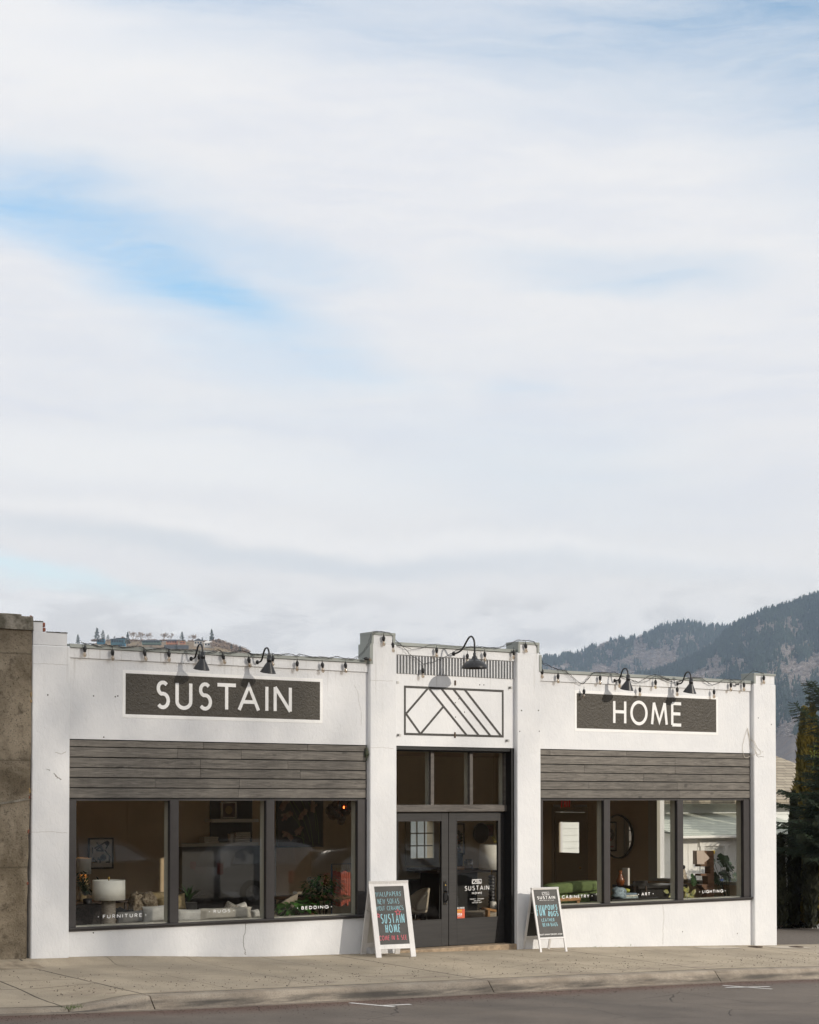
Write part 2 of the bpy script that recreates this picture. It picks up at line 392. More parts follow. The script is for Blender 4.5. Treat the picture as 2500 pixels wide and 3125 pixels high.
M_GLASS = glassm('window_glass', (.995,.995,.985), 1.15)
M_BULBGLASS = glassm('bulb_glass', (.80,.74,.66), 3.5, .08)
M_FILA = mat('amber_filament', (.75,.45,.2), .4)
M_MIRROR = mat('mirror', (.85,.85,.85), .02, metal=1.)

# ------------------------------------------------------------------ stroke lettering
def arc(cx, cy, rx, ry, a0, a1, n=14): return [(cx+rx*math.cos(R(lerp(a0, a1, i/n))), cy+ry*math.sin(R(lerp(a0, a1, i/n)))) for i in range(n+1)]
def cr(pts, n=6):
    out = []; P = [pts[0]]+list(pts)+[pts[-1]]
    for i in range(1, len(P)-2):
        p0, p1, p2, p3 = P[i-1:i+3]
        for k in range(n):
            t = k/n; out.append(tuple(.5*((2*p1[j])+(-p0[j]+p2[j])*t+(2*p0[j]-5*p1[j]+4*p2[j]-p3[j])*t*t+(-p0[j]+3*p1[j]-3*p2[j]+p3[j])*t**3) for j in (0,1)))
    out.append(tuple(pts[-1])); return out
SS = arc(.27,.765,.215,.235,38,270,12)[:-1]+arc(.27,.275,.25,.275,90,-142,12)
G = {
 'A': (.68, [[(0,0),(.34,1),(.68,0)], [(.12,.34),(.56,.34)]]), 'B': (.5, [[(0,0),(0,1)], [(0,1)]+arc(.25,.76,.22,.24,90,-90,8)+[(0,.52)], [(0,.52)]+arc(.26,.26,.25,.26,90,-90,8)+[(0,0)]]),
 'C': (.68, [arc(.45,.5,.45,.5,48,312,18)]), 'D': (.62, [[(0,0),(0,1)], [(0,1)]+arc(.18,.5,.44,.5,90,-90,14)+[(0,0)]]),
 'E': (.45, [[(0,0),(0,1)], [(0,1),(.45,1)], [(0,.52),(.41,.52)], [(0,0),(.45,0)]]), 'F': (.43, [[(0,0),(0,1)], [(0,1),(.43,1)], [(0,.52),(.38,.52)]]),
 'G': (.72, [arc(.45,.5,.45,.5,48,355,20), [(.48,.46),(.90,.46)]]), 'H': (.56, [[(0,0),(0,1)], [(.56,0),(.56,1)], [(0,.52),(.56,.52)]]),
 'I': (.02, [[(.01,0),(.01,1)]]), 'J': (.35, [[(.35,1),(.35,.2)]+arc(.17,.2,.18,.2,0,-170,8)]), 'K': (.5, [[(0,0),(0,1)], [(.5,1),(0,.42)], [(.15,.58),(.5,0)]]),
 'L': (.4, [[(0,1),(0,0)], [(0,0),(.4,0)]]), 'M': (.76, [[(0,0),(.1,1)], [(.1,1),(.38,.12),(.66,1)], [(.66,1),(.76,0)]]), 'N': (.6, [[(0,0),(0,1)], [(0,1),(.6,0)], [(.6,0),(.6,1)]]),
 'O': (.76, [arc(.38,.5,.38,.5,0,360,28)]), 'P': (.46, [[(0,0),(0,1)], [(0,1)]+arc(.22,.74,.24,.26,90,-90,8)+[(0,.48)]]),
 'Q': (.76, [arc(.38,.5,.38,.5,0,360,28), [(.45,.25),(.75,-.05)]]), 'R': (.48, [[(0,0),(0,1)], [(0,1)]+arc(.22,.74,.24,.26,90,-90,8)+[(0,.48)], [(.2,.48),(.48,0)]]),
 'S': (.52, [SS]), 'T': (.56, [[(.28,0),(.28,1)], [(0,1),(.56,1)]]), 'U': (.54, [[(0,1)]+arc(.27,.27,.27,.27,180,360,14)+[(.54,1)]]),
 'V': (.6, [[(0,1),(.3,0),(.6,1)]]), 'W': (.9, [[(0,1),(.22,0),(.45,.9),(.68,0),(.9,1)]]), 'X': (.55, [[(0,0),(.55,1)], [(0,1),(.55,0)]]),
 'Y': (.56, [[(0,1),(.28,.5),(.56,1)], [(.28,.5),(.28,0)]]), 'Z': (.5, [[(0,1),(.5,1),(0,0),(.5,0)]]),
 '&': (.6, [cr([(.6,0),(.15,.75),(.3,1),(.42,.8),(.05,.3),(.2,0),(.55,.35)])]), '-': (.3, [[(0,.45),(.3,.45)]]), '.': (.04, [[(.0,.03),(.05,.03)]]), '|': (.02, [[(.01,0),(.01,1)]]),
 '(': (.2, [arc(.3,.5,.3,.6,130,230,6)]), ')': (.2, [arc(-.1,.5,.3,.6,50,-50,6)]), ' ': (.3, []), '*': (.1, [[(.0,.5),(.1,.5)]]),
 '0': (.5, [arc(.25,.5,.25,.5,0,360,16)]), '1': (.2, [[(0,.8),(.15,1),(.15,0)]]), '2': (.48, [arc(.24,.74,.23,.26,160,-30,8)+[(0,0),(.48,0)]]),
 '3': (.46, [arc(.2,.75,.23,.25,150,-90,8), arc(.2,.26,.26,.26,90,-150,8)]), '4': (.5, [[(.38,0),(.38,1),(0,.28),(.5,.28)]]),
 '5': (.46, [[(.42,1),(.06,1),(.03,.58)]+arc(.2,.3,.25,.3,110,-150,10)]), '6': (.48, [arc(.24,.3,.24,.3,0,360,12), [(.02,.38),(.3,1)]]),
 '7': (.46, [[(0,1),(.46,1),(.15,0)]]), '8': (.46, [arc(.23,.27,.23,.27,0,360,12), arc(.23,.77,.2,.23,0,360,12)]), '9': (.48, [arc(.24,.7,.24,.3,0,360,12), [(.46,.62),(.18,0)]]),
}
def letter(mb, ch, u0, u1, v0, v1, sw, fr, th=.002, jit=0., off=0.):
    wd, st = G[ch]; wd = wd or .02; k = 0
    a, b = u0+sw/2, u1-sw/2; c, d = v0+sw/2, v1-sw/2
    ang = random.uniform(-1, 1)*jit; mx = (u0+u1)/2; my = (v0+v1)/2
    for p in st:
        q = []
        for (x, y) in p:
            X = lerp(a, b, x/wd) if wd > .05 else (u0+u1)/2+(x-.01)*(v1-v0); Y = lerp(c, d, y)
            X += random.gauss(0, 1)*jit*.10*(v1-v0); Y += random.gauss(0, 1)*jit*.10*(v1-v0)
            X, Y = mx+(X-mx)-(Y-my)*ang, my+(Y-my)+(X-mx)*ang
            q.append((X, Y))
        cl = len(p) > 9 and abs(p[0][0]-p[-1][0]) < 1e-6 and abs(p[0][1]-p[-1][1]) < 1e-6
        mb.stroke(q[:-1] if cl else q, sw, fr, th, off=off+k*.0004, closed=cl); k += 1
def text(mb, s, u0, u1, v0, v1, sw, fr, th=.002, jit=0., gap=.22, off=0.):
    ws = [max(G[c][0], .10) for c in s]; tot = sum(ws)+gap*(len(s)-1); k = (u1-u0)/tot; x = u0
    for c, wd in zip(s, ws):
        if c != ' ': letter(mb, c, x, x+wd*k, v0, v1, sw, fr, th, jit, off)
        x += (wd+gap)*k
LOGO = [[(.235,.97),(.02,.43)], [(.02,.43),(.16,.03)], [(.16,.03),(.38,.59)], [(.242,.97),(.618,.03)], [(.367,.97),(.743,.03)], [(.486,.97),(.862,.03)], [(.601,.97),(.972,.03)]]
def logo(mb, u0, u1, v0, v1, sw, fr, th=.002):
    h = sw/2
    mb.stroke([(u0+h,v0+h),(u1-h,v0+h),(u1-h,v1-h),(u0+h,v1-h)], sw, fr, th, closed=True)
    for i, p in enumerate(LOGO): mb.stroke([(lerp(u0,u1,a), lerp(v0,v1,b)) for a, b in p], sw*.95, fr, th, off=.0004*(i+1))
def wallfr(Y): return lambda u, v, d: (u, Y-d, v)
# ================================================================== ground, road, pavement
ZS = [(-120,4.2),(-80,3),(-20,1.2),(5,.30),(9.4,.125),(10.6,.09),(13,.035),(15.6,-.025),(19.6,-.125),(24,-.295),(30,-.54),(45,-1.1),(120,-3),(400,-6)]
def zs(x): return interp(x, ZS)
def ramp_dip(x, y):                                   # lowered kerb at the driveway on the left
    return -.115*sm(9.95, 8.85, x)*sm(-1.6, -3.6, y)
def zwalk(x, y): return zs(x)+.02*y+ramp_dip(x, y)+ .085*sm(14.2, 10.8, x)*sm(-.42, -.05, y)*(1 if x < 14.2 else 0)
def zroad(x, y): return zs(x)-.076-.152 + .012*sm(-4, -9, y) - .0*x
def sheet(xs, ys, zf):
    m = MB(); nx = len(xs)
    for y in ys:
        for x in xs: m.v.append((x, y, zf(x, y)))
    for j in range(len(ys)-1):
        for i in range(nx-1): m.f.append((j*nx+i, j*nx+i+1, (j+1)*nx+i+1, (j+1)*nx+i)); m.sm.append(1)
    return m
fr_ = lambda a, b, n: [lerp(a, b, i/n) for i in range(n+1)]
JX = [-20,-15.4,-10.8,-6.2,-1.6, 3.2, 8.88, 9.92, 14.97, 19.22, 23.6, 28.4, 33.2, 38]
JM = [6.0, 11.2, 12.45, 13.7, 16.4, 17.8, 20.7, 22.1, 25.2, 26.8]
def walkmat(t, pos, c, b, g):
    s_ = t.new('ShaderNodeSeparateXYZ'); t.l.new(pos, s_.inputs[0]); x, y, z = s_.outputs
    wob = t.math('MULTIPLY', t.math('SUBTRACT', t.noise(pos, 3, 4, .6), .5), .05)
    xx = t.math('ADD', x, wob)
    grv = None
    for lst, wd, st in ((JX, .017, 1.), (JM, .009, .6)):
        for j in lst:
            if j < 4 or j > 30: continue
            f = t.math('MULTIPLY', t.ramp(t.math('ABSOLUTE', t.math('SUBTRACT', xx, j)), wd*.3, wd*1.3, 1., 0.), st)
            grv = f if grv is None else t.math('MAXIMUM', grv, f)
    wob2 = t.math('MULTIPLY', t.math('SUBTRACT', t.noise(pos, 2, 4, .6, 0), .5), .04)
    f = t.ramp(t.math('ABSOLUTE', t.math('SUBTRACT', t.math('ADD', y, wob2), -3.60)), .004, .016, 1., 0.); grv = t.math('MAXIMUM', grv, t.math('MULTIPLY', f, .9))
    for (yy, x0, x1) in ((-2.45, 3, 9.9), (-1.9, 5, 9.9)):
        f = t.math('MULTIPLY', t.ramp(t.math('ABSOLUTE', t.math('SUBTRACT', t.math('ADD', y, wob2), yy)), .003, .014, 1., 0.), t.math('LESS_THAN', x, x1)); grv = t.math('MAXIMUM', grv, t.math('MULTIPLY', f, .8))
    cell = t.noise(t.comb(t.math('FLOOR', t.math('DIVIDE', x, 1.26)), 0., 0.), 5.3, 0)
    o = t.mix(t.ramp(t.noise(pos, 1.1, 5, .6), .3, .7), (.355,.30,.22), (.48,.405,.30))
    o = t.mix(t.math('MULTIPLY', t.ramp(t.noise(pos, 60, 3, .7), .45, .75), .5), o, (.20,.17,.135))
    o = t.mix(t.math('MULTIPLY', t.ramp(t.noise(pos, 240, 2, .7), .55, .72), .5), o, (.56,.50,.42))
    o = t.mix(t.ramp(cell, .4, .6, 0., .16), o, (.25,.22,.19))
    st2 = t.math('MULTIPLY', t.ramp(t.noise(t.mapv(pos, sc=(.5, 1.6, 1)), 1.6, 5, .65), .52, .72), t.ramp(y, -2.2, -3.6, .1, .6))
    o = t.mix(st2, o, (.19,.145,.125))
    near = t.ramp(y, -.35, -.02, 0., .55)
    o = t.mix(t.math('MULTIPLY', near, t.ramp(t.noise(pos, 6, 5, .7), .35, .65)), o, (.24,.20,.14))
    o = t.mix(t.math('MULTIPLY', t.ramp(t.noise(t.mapv(pos, loc=(4,4,0)), 2.6, 3, .5), .70, .74), .45), o, (.17,.12,.10))
    gv = t.new('ShaderNodeTexVoronoi'); t.l.new(pos, gv.inputs['Vector']); gv.inputs['Scale'].default_value = 2.6
    gum = t.math('MULTIPLY', t.ramp(gv.outputs['Distance'], .035, .055, 1., 0.), t.math('GREATER_THAN', t.noise(t.mapv(pos, loc=(6,6,0)), 1.4, 1), .52)); o = t.mix(t.math('MULTIPLY', gum, .6), o, (.12,.10,.085))
    vc = t.new('ShaderNodeTexVoronoi', feature='DISTANCE_TO_EDGE'); t.l.new(t.mix(.10, pos, t.noise(pos, 3., 5, .6, 0, 1)), vc.inputs['Vector']); vc.inputs['Scale'].default_value = .55
    grv = t.math('MAXIMUM', grv, t.math('MULTIPLY', t.math('MULTIPLY', t.ramp(vc.outputs['Distance'], .0, .004, 1., 0.), t.ramp(t.noise(t.mapv(pos, loc=(2,9,0)), .6, 2), .50, .58)), .6))
    o = t.mix(t.math('MULTIPLY', grv, .85), o, (.05,.045,.04))
    h = t.math('SUBTRACT', t.math('ADD', t.math('MULTIPLY', t.noise(pos, 90, 4, .7), .25), t.math('MULTIPLY', t.noise(pos, 4, 3), .3)), t.math('MULTIPLY', grv, 1.5))
    set_bump(t, b, h, .006, 1.)
    return o
M_WALK = mat('pavement_concrete', (.38,.33,.27), .85, fn=walkmat, spec=.3)
def kerbmat(t, pos, c, b, g):
    s_ = t.new('ShaderNodeSeparateXYZ'); t.l.new(pos, s_.inputs[0]); x, y, z = s_.outputs
    face = t.math('MULTIPLY', t.ramp(y, -3.84, -3.90, 0., 1.), t.ramp(y, -3.975, -3.93, 0., 1.))
    o = t.mix(t.ramp(t.noise(pos, 2.2, 5, .65), .3, .7), (.27,.225,.175), (.40,.345,.275))
    o = t.mix(t.math('MULTIPLY', t.ramp(t.noise(pos, 55, 3, .7), .42, .75), .55), o, (.15,.13,.105))
    tyre = t.math('MULTIPLY', face, t.ramp(t.noise(t.mapv(pos, sc=(.45, 1, 5)), 1.3, 6, .65), .36, .62))
    o = t.mix(t.math('MULTIPLY', tyre, .85), o, (.055,.05,.045))
    o = t.mix(t.math('MULTIPLY', t.ramp(t.noise(pos, 11, 5, .7), .60, .70), .5), o, (.10,.085,.07))
    gut = t.math('MULTIPLY', t.ramp(y, -3.95, -4.0, 0., 1.), t.noise(t.mapv(pos, sc=(1.5,6,1)), 2., 4)); o = t.mix(gut, o, (.09,.06,.05))
    set_bump(t, b, t.noise(pos, 70, 4, .7), .004, 1.)
    return o
M_KERB = mat('kerb_concrete', (.34,.3,.24), .85, fn=kerbmat, spec=.3)
def roadmat(t, pos, c, b, g):
    s_ = t.new('ShaderNodeSeparateXYZ'); t.l.new(pos, s_.inputs[0]); x, y, z = s_.outputs
    o = t.mix(t.ramp(t.noise(pos, .8, 5, .6), .3, .7), (.145,.122,.101), (.20,.168,.138))
    o = t.mix(t.math('MULTIPLY', t.ramp(t.noise(pos, 110, 3, .8), .40, .75), .65), o, (.07,.063,.058))
    o = t.mix(t.math('MULTIPLY', t.ramp(t.noise(pos, 260, 2, .8), .60, .75), .55), o, (.36,.33,.30))
    edge = t.math('MULTIPLY', t.ramp(t.math('ADD', y, t.math('MULTIPLY', t.math('SUBTRACT', t.noise(t.mapv(pos, sc=(.6,1,1)), 2., 4), .5), .7)), -4.95, -4.1, 0., 1.), .85)
    o = t.mix(edge, o, (.135,.080,.062))
    seal = t.math('MULTIPLY', t.ramp(t.noise(t.mapv(pos, sc=(.7, 7, 1)), 1.8, 3, .6), .73, .76), .8)
    o = t.mix(seal, o, (.045,.04,.042))
    vc = t.new('ShaderNodeTexVoronoi', feature='DISTANCE_TO_EDGE'); t.l.new(t.mix(.12, pos, t.noise(pos, 2.2, 5, .6, 0, 1)), vc.inputs['Vector']); vc.inputs['Scale'].default_value = .75
    crk = t.math('MULTIPLY', t.ramp(vc.outputs['Distance'], .0, .007, 1., 0.), t.ramp(t.noise(t.mapv(pos, loc=(9,4,0)), .5, 2), .48, .58))
    o = t.mix(t.math('MULTIPLY', crk, .75), o, (.03,.027,.025))
    o = t.mix(t.math('MULTIPLY', t.ramp(t.noise(t.mapv(pos, loc=(1,8,0)), 3.5, 4, .6), .66, .74), .45), o, (.06,.052,.047))
    wheel = t.math('MULTIPLY', t.ramp(t.math('ABSOLUTE', t.math('SUBTRACT', y, -5.6)), .1, .5, .16, 0.), t.noise(t.mapv(pos, sc=(.3,2,1)), 2, 3)); o = t.mix(wheel, o, (.06,.055,.05))
    set_bump(t, b, t.math('SUBTRACT', t.math('ADD', t.noise(pos, 150, 4, .8), t.math('MULTIPLY', t.noise(pos, 8, 3), .5)), crk), .006, 1.)
    return o
M_ROAD = mat('asphalt', (.14,.13,.12), .82, fn=roadmat, spec=.35)
M_GROUND = mat('rough_ground', (.16,.13,.09), .95, .4, .8, .3, 20)
M_GRAVEL = mat('gravel_drive', (.20,.17,.14), .95, .5, 25, .6, 60, col2=(.09,.075,.06))
M_MARK = mat('worn_white_line', (.70,.68,.65), .7, .12, 30, .2, 90)

gx = [-550,-400,-300,-120,-80,-40,-20,0,5,9.4,13,15.6,19.6,24,30,45,80,120,300,800,2500,4650]
gy = [-280,-200,-100,-80,-60,-40,-24.9,-24.4,-14,-4,-1,0,7,9,14,20,40,100,300,900,2500,4950]
def zground(x, y):
    z = zs(x)-.55
    if y < -24.8: z = zs(x)+3.2+max(0, -y-26)*.22
    z -= .02*max(0, min(y, 200))
    return z
struct('ground', sheet(gx, gy, zground), M_GROUND)
rx = fr_(-60, 110, 170); struct('road', sheet(rx, [-24.4,-20,-15,-9,-6,-5,-4.3,-3.97], zroad), M_ROAD)
wx = sorted(set(fr_(3, 9, 12)+fr_(9, 30, 105)+fr_(30, 60, 15)+fr_(-60, 3, 20)))
struct('sidewalk', sheet(wx, [-3.64,-3.3,-2.9,-2.4,-1.9,-1.6,-1.2,-.8,-.45,-.38,-.31,-.24,-.17,-.1,-.04,.05], zwalk), M_WALK)
# kerb: sections between joints, real step
k = MB()
for i in range(len(JX)-1):
    a, b2 = JX[i]+.008, JX[i+1]-.008
    n = 10 if 3 < a < 30 else 3
    prof = lambda x: [(-3.636, zwalk(x,-3.636)-.003), (-3.80, zwalk(x,-3.7)-.006), (-3.835, zwalk(x,-3.7)-.018), (-3.85, zwalk(x,-3.7)-.04), (-3.955, zroad(x,-4)+.002), (-4.12, zroad(x,-4)+.004), (-4.12, zroad(x,-4)-.1), (-3.636, zroad(x,-4)-.1)]
    base = len(k.v)
    for j in range(n+1):
        x = lerp(a, b2, j/n)
        for (y, z) in prof(x):
            q = mn.noise(Vector((x*3, y*5, z*3)))*.006; k.v.append((x, y+q, z))
    for j in range(n):
        for p in range(8):
            p2 = (p+1) % 8; k.f.append((base+j*8+p, base+(j+1)*8+p, base+(j+1)*8+p2, base+j*8+p2)); k.sm.append(1 if p in (1,2) else 0)
    k.f.append(tuple(base+p for p in range(8))); k.f.append(tuple(base+n*8+p for p in reversed(range(8)))); k.sm += [0,0]
struct('kerb', k, M_KERB)
m = MB()
def bar2(a, b, wd):
    a = Vector(a); b = Vector(b); n = 6; d = (b-a); t = Vector((-d.y, d.x)).normalized()*wd/2
    for i in range(n):
        p = a+d*i/n; q = a+d*(i+1)/n
        m.quad(*[(v.x, v.y, zroad(v.x, v.y)+z) for v, z in ((p-t,.004),(q-t,.004),(q+t,.004),(p+t,.004))])
bar2((12.44,-4.28),(12.66,-4.92),.075); bar2((12.62,-4.74),(13.02,-4.76),.075)
bar2((18.74,-4.46),(18.98,-5.18),.075)
tag(build('parking_mark', m, M_MARK), kind='structure')
m = MB(); bar2((18.50,-4.75),(19.22,-4.91),.075)
for v in range(len(m.v)): m.v[v] = (m.v[v][0], m.v[v][1], m.v[v][2]+.003)
tag(build('parking_mark', m, M_MARK), kind='structure')
# driveway beside the shop
struct('driveway', sheet(fr_(24.45, 45, 24), [.0,.5,1.2,2,3,4,5,6.4], lambda x, y: zs(x)-.012-.012*y+.01*mn.noise(Vector((x*2,y*2,0)))), M_GRAVEL)
M_PATCH = mat('pale_concrete', (.52,.46,.37), .85, .15, 8, .2, 60)
M_CAST = mat('rusty_cast_iron', (.10,.065,.04), .75, .4, 30, .5, 60)
for i, (cx, cy, lx, ly) in enumerate(((22.75,-.42,.46,.20),(24.45,-.50,.42,.24))):
    m = MB(); P = []
    for k_ in range(36):
        t = 2*PI*k_/36; rr = 1+.06*mn.noise(Vector((math.cos(t)*2, math.sin(t)*2, i)))
        c_, s_ = math.cos(t), math.sin(t); f = lambda v: math.copysign(abs(v)**.4, v)
        P.append((cx+lx*f(c_)*rr, cy+ly*f(s_)*rr))
    m.v = [(x, y, zwalk(x, y)+.005) for x, y in P]; m.f = [tuple(range(36))]; m.sm = [0]
    tag(build('concrete_patch', m, M_PATCH), kind='structure')
for i, (cx, cy, lb) in enumerate(((23.70,-.40,'rusty round iron cover in the pavement, before the white corner pillar'), (24.62,-.52,'rusty round iron cover in the pavement beside the driveway, right of the corner pillar'))):
    r = .125; z0 = zwalk(cx, cy)+.006
    t = thing('manhole_cover', lb, 'manhole cover', (cx, cy, z0), 0, 'iron covers in the pavement')
    m = MB().lathe([(0,.008),(r*.8,.008),(r*.82,.004),(r*.9,.004)], (cx,cy,z0), 28, smooth=0)
    for a in range(6): m.box(cx-.08+a*.03, cx-.07+a*.03, cy-.07, cy+.07, z0+.008, z0+.011)
    build('lid', m, M_CAST, t)
    build('rim', MB().lathe([(r*.93,.0),(r*.93,.007),(r*1.05,.007),(r*1.08,.0)], (cx,cy,z0), 28, smooth=0), M_CAST, t)
# grit and small stones swept to the kerb
m = MB()
def stone(x, y, z, r):
    b = len(m.v); a0 = random.uniform(0, 6)
    for i in range(5): m.v.append((x+r*math.cos(a0+i*1.257)*random.uniform(.7,1.2), y+r*math.sin(a0+i*1.257)*random.uniform(.7,1.2), z))
    m.v.append((x, y, z+r*random.uniform(.5,1))); 
    for i in range(5): m.f.append((b+i, b+(i+1)%5, b+5)); m.sm.append(0)
for i in range(2600):
    x = random.uniform(7.5, 27); y = -random.betavariate(3.0, 1.6)*3.55-.05
    if mn.noise(Vector((x*.7, y*1.2, 3))) < -.15 and random.random() < .6: continue
    stone(x, y, zwalk(x, y), random.choice((.004,.005,.006,.008,.012)))
for i in range(3000):
    x = random.uniform(7.5, 25); y = -4.12-random.expovariate(3.2)
    stone(x, y, zroad(x, y), random.choice((.004,.005,.007,.009)))
M_GRIT = mat('dark_grit', (.06,.045,.035), .9, island=.5)
tag(build('grit', m, M_GRIT), 'dark grit and small stones scattered over the pavement and gutter', 'grit', kind='stuff')
M_LEAFG = mat('weed_green', (.10,.16,.03), .6, .3, 60)
def tuft(x, y, z, n, h, sp):
    m = MB()
    for i in range(n):
        a = random.uniform(0, 6.28); r = random.uniform(0, sp); bx, by = x+r*math.cos(a), y+r*math.sin(a)*.5
        hh = h*random.uniform(.4, 1); lx, ly = random.gauss(0, .5)*hh, random.gauss(0, .5)*hh; w_ = .004
        m.tri((bx-w_, by, z), (bx+w_, by, z), (bx+lx, by+ly, z+hh))
    return m
wz = zwalk(8.95,-3.8)-.02
tag(build('weed', tuft(8.95,-3.80, wz, 70, .07, .13), M_LEAFG), 'small green weed growing from the kerb joint at the lowered driveway', 'weed')
tag(build('moss', tuft(20.2,-.02, zwalk(20.2,-.02), 60, .03, .9), M_LEAFG), 'thin moss along the foot of the white wall', 'moss', kind='stuff')

# ================================================================== the shop
shop = thing('shop_building', 'single-storey white stucco shop with dark painted signs, boarded bands and wide windows', 'shop', (17.35, 0, 0))
XL, XR = 10.65, 24.03
wl = MB()
def panel(x0, x1, top, led):
    wl.box(x0, x1, 0, .2, 3.165, top); wl.box(x0, x1, -.022, -.0005, led, top-.0005)
panel(10.63, 15.64, 4.42, 4.285); panel(19.02, 24.04, 4.42, 4.285)
wl.box(16.12, 18.54, 0, .2, 3.165, 4.72); wl.box(16.12, 18.54, -.02, -.0005, 4.585, 4.7195)
for a, b in ((10.63, 15.64), (19.02, 24.04)): wl.box(a, b, 0, .2, -.9, .53)
wl.box(10.1, 24.58, .2, .4, 3.25, 4.38)
build('wall', wl, M_WHITE, shop)
def pilaster(x0, x1, z1, b=.012): return MB().box(x0, x1, -.078, .19, -.9, z1, b)
p = pilaster(10.085, 10.64, 4.43); p.box(10.09, 10.595, -.075, .19, 4.43, 4.61, .008); p.box(10.095, 10.235, -.073, .19, 4.605, 4.745, .006); build('pilaster', p, M_WHITE, shop)
for x0, x1 in ((15.63, 16.13), (18.53, 19.03)):
    p = pilaster(x0, x1, 4.725); p.box(x0+.04, x1-.05, -.074, .19, 4.72, 4.885, .006); build('pilaster', p, M_WHITE, shop)
p = pilaster(24.03, 24.61, 4.42); p.box(24.045, 24.58, -.074, .19, 4.415, 4.60, .006); build('pilaster', p, M_WHITE, shop)
fl = MB()
def coping(x0, x1, z): fl.box(x0, x1, -.036, .24, z-.052, z, .004); fl.box(x0, x1, -.046, -.036, z-.052, z-.044)
coping(10.65, 15.63, 4.475); coping(19.03, 24.03, 4.475); coping(16.08, 18.57, 4.775)
for x0, x1, z0 in ((15.63,16.13,4.42), (18.53,19.03,4.72)):
    fl.box(x0+.022, x1-.03, -.088, .24, 4.862, 4.905, .003)
    fl.box(x0+.020, x0+.058, -.087, .23, 4.725, 4.861)
    fl.box(x1-.078, x1-.034, -.087, .0, 4.735, 4.861)
    if z0 < 4.5: fl.box(x0-.012, x0+.045, -.088, .23, 4.41, 4.724)
fl.box(18.995, 19.045, -.088, .23, 4.43, 4.70)
fl.box(24.032, 24.60, -.088, .24, 4.575, 4.615, .003); fl.box(24.03, 24.075, -.087, .23, 4.43, 4.574)
for x in [10.9+1.35*i for i in range(10)]: 
    if not 15.6 < x < 19: fl.lathe([(.009,0),(.006,.004),(0,.005)], (x,-.037,4.455), 8, M=Matrix.Rotation(PI/2, 3, 'X'))
build('coping', fl, M_FLASH, shop)
# broken brick edge on the left pillar
M_BRICK = mat('old_red_brick', (.26,.09,.055), .85, .35, 30, .3, 60)
build('broken_brick', MB().box(10.236, 10.285, -.06, .19, 4.615, 4.67, .008), M_BRICK, shop); build('broken_brick', MB().box(10.237, 10.28, -.055, .19, 4.678, 4.74, .008), M_BRICK, shop)
M_DRIP = mat('dark_weathering', (.06,.05,.035), .9, .5, 30)
for x0, x1, z in ((10.088, 10.236, 4.746), (10.287, 10.598, 4.611)):
    dr = MB(); n = 24; P = [(lerp(x0, x1, i/n), -.080, z+random.uniform(.003,.011)) for i in range(n+1)]; P += [(x1, -.080, z-.004), (x0, -.080, z-.004)]
    dr.poly(P, (0, .09, 0)); build('cap_dirt', dr, M_DRIP, shop)
# boarded bands
rows = [2.345, 2.490, 2.632, 2.772, 2.915, 3.058, 3.160]
JL = [[12.9,14.55],[12.35,13.6],[13.35],[11.62,14.9],[12.75,13.5],[12.0,14.2]]
def boards(x0, x1, joints):
    m = MB()
    for r in range(6):
        xs = [x0]+joints[r]+[x1]
        for a, b in zip(xs, xs[1:]):
            dz_ = random.uniform(-.002, .002)
            m.box(a+.0012, b-.0012, .004+random.uniform(0,.003), .03, rows[r]+.007+dz_, rows[r+1]-.007+dz_, .003)
    return m
JLL = [[13.35],[12.0,13.37],[12.72,14.42],[12.72,14.2],[12.35,13.4],[12.77,14.55]]
JR = [[22.25],[20.15,22.2],[21.4,23.05],[20.05,22.15],[22.15],[19.3,21.0]]
for x0, x1, J in ((10.655, 15.625, JLL), (19.035, 24.025, JR)):
    o = build('board_cladding', boards(x0, x1, J), M_BOARD, shop)
    build('backing', MB().box(x0-.01, x1+.01, .031, .2, 2.335, 3.165), M_IRON, o)
# painted signs
def sign(x0, x1, z0, z1, letters, zl0, zl1, sw, name):
    o = build('painted_sign', MB().box(x0+.045, x1-.045, -.0025, .001, z0+.045, z1-.045), M_SIGN, shop)
    f = wallfr(0); b = MB(); h = .0235
    b.stroke([(x0+h,z0+h),(x1-h,z0+h),(x1-h,z1-h),(x0+h,z1-h)], .047, f, .0035, closed=True); build('border', b, M_LETTER, o)
    l = MB()
    for ch, a, c in letters: letter(l, ch, a, c, zl0, zl1, sw, f, .0045, off=.003)
    build('lettering', l, M_LETTER, o); return o
def xs_(c, y, *v): return [CY(c, a, y, 0).x for a in v]
zt = CY('A', 1295, 593, 0).z; zb = CY('A', 1295, 822, 0).z
L1 = [('S',*xs_('A',700,1238,1354)),('U',*xs_('A',700,1398,1533)),('S',*xs_('A',700,1576,1690)),('T',*xs_('B',700,152,324)),('A',*xs_('B',700,326,505)),('I',*xs_('B',700,545,573)),('N',*xs_('B',700,613,758))]
sign(11.47, 14.81, 3.48, 4.15, L1, zb, zt, .053, 'sustain')
zt2 = CY('D', 1140, 985, 0).z; zb2 = CY('D', 1140, 1248, 0).z
L2 = [('H',*xs_('D',1100,1072,1211)),('O',*xs_('D',1100,1253,1435)),('M',*xs_('D',1100,1470,1647)),('E',*xs_('E',1100,165,281))]
sx0 = CY('D', 667, 885, 0); sx1 = CY('E', 660, 955, 0); sb = CY('D', 672, 1314, 0).z
sign(sx0.x, sx1.x, sb, sx0.z, L2, zb2, zt2, .053, 'home')
em = MB(); e0 = CY('C', 452, 633, 0); e1 = CY('C', 1247, 665, 0); eb = CY('C', 452, 1028, 0).z
logo(em, e0.x, e1.x, eb, e0.z, .036, wallfr(0), .003); build('painted_emblem', em, M_BLACKLINE, shop)
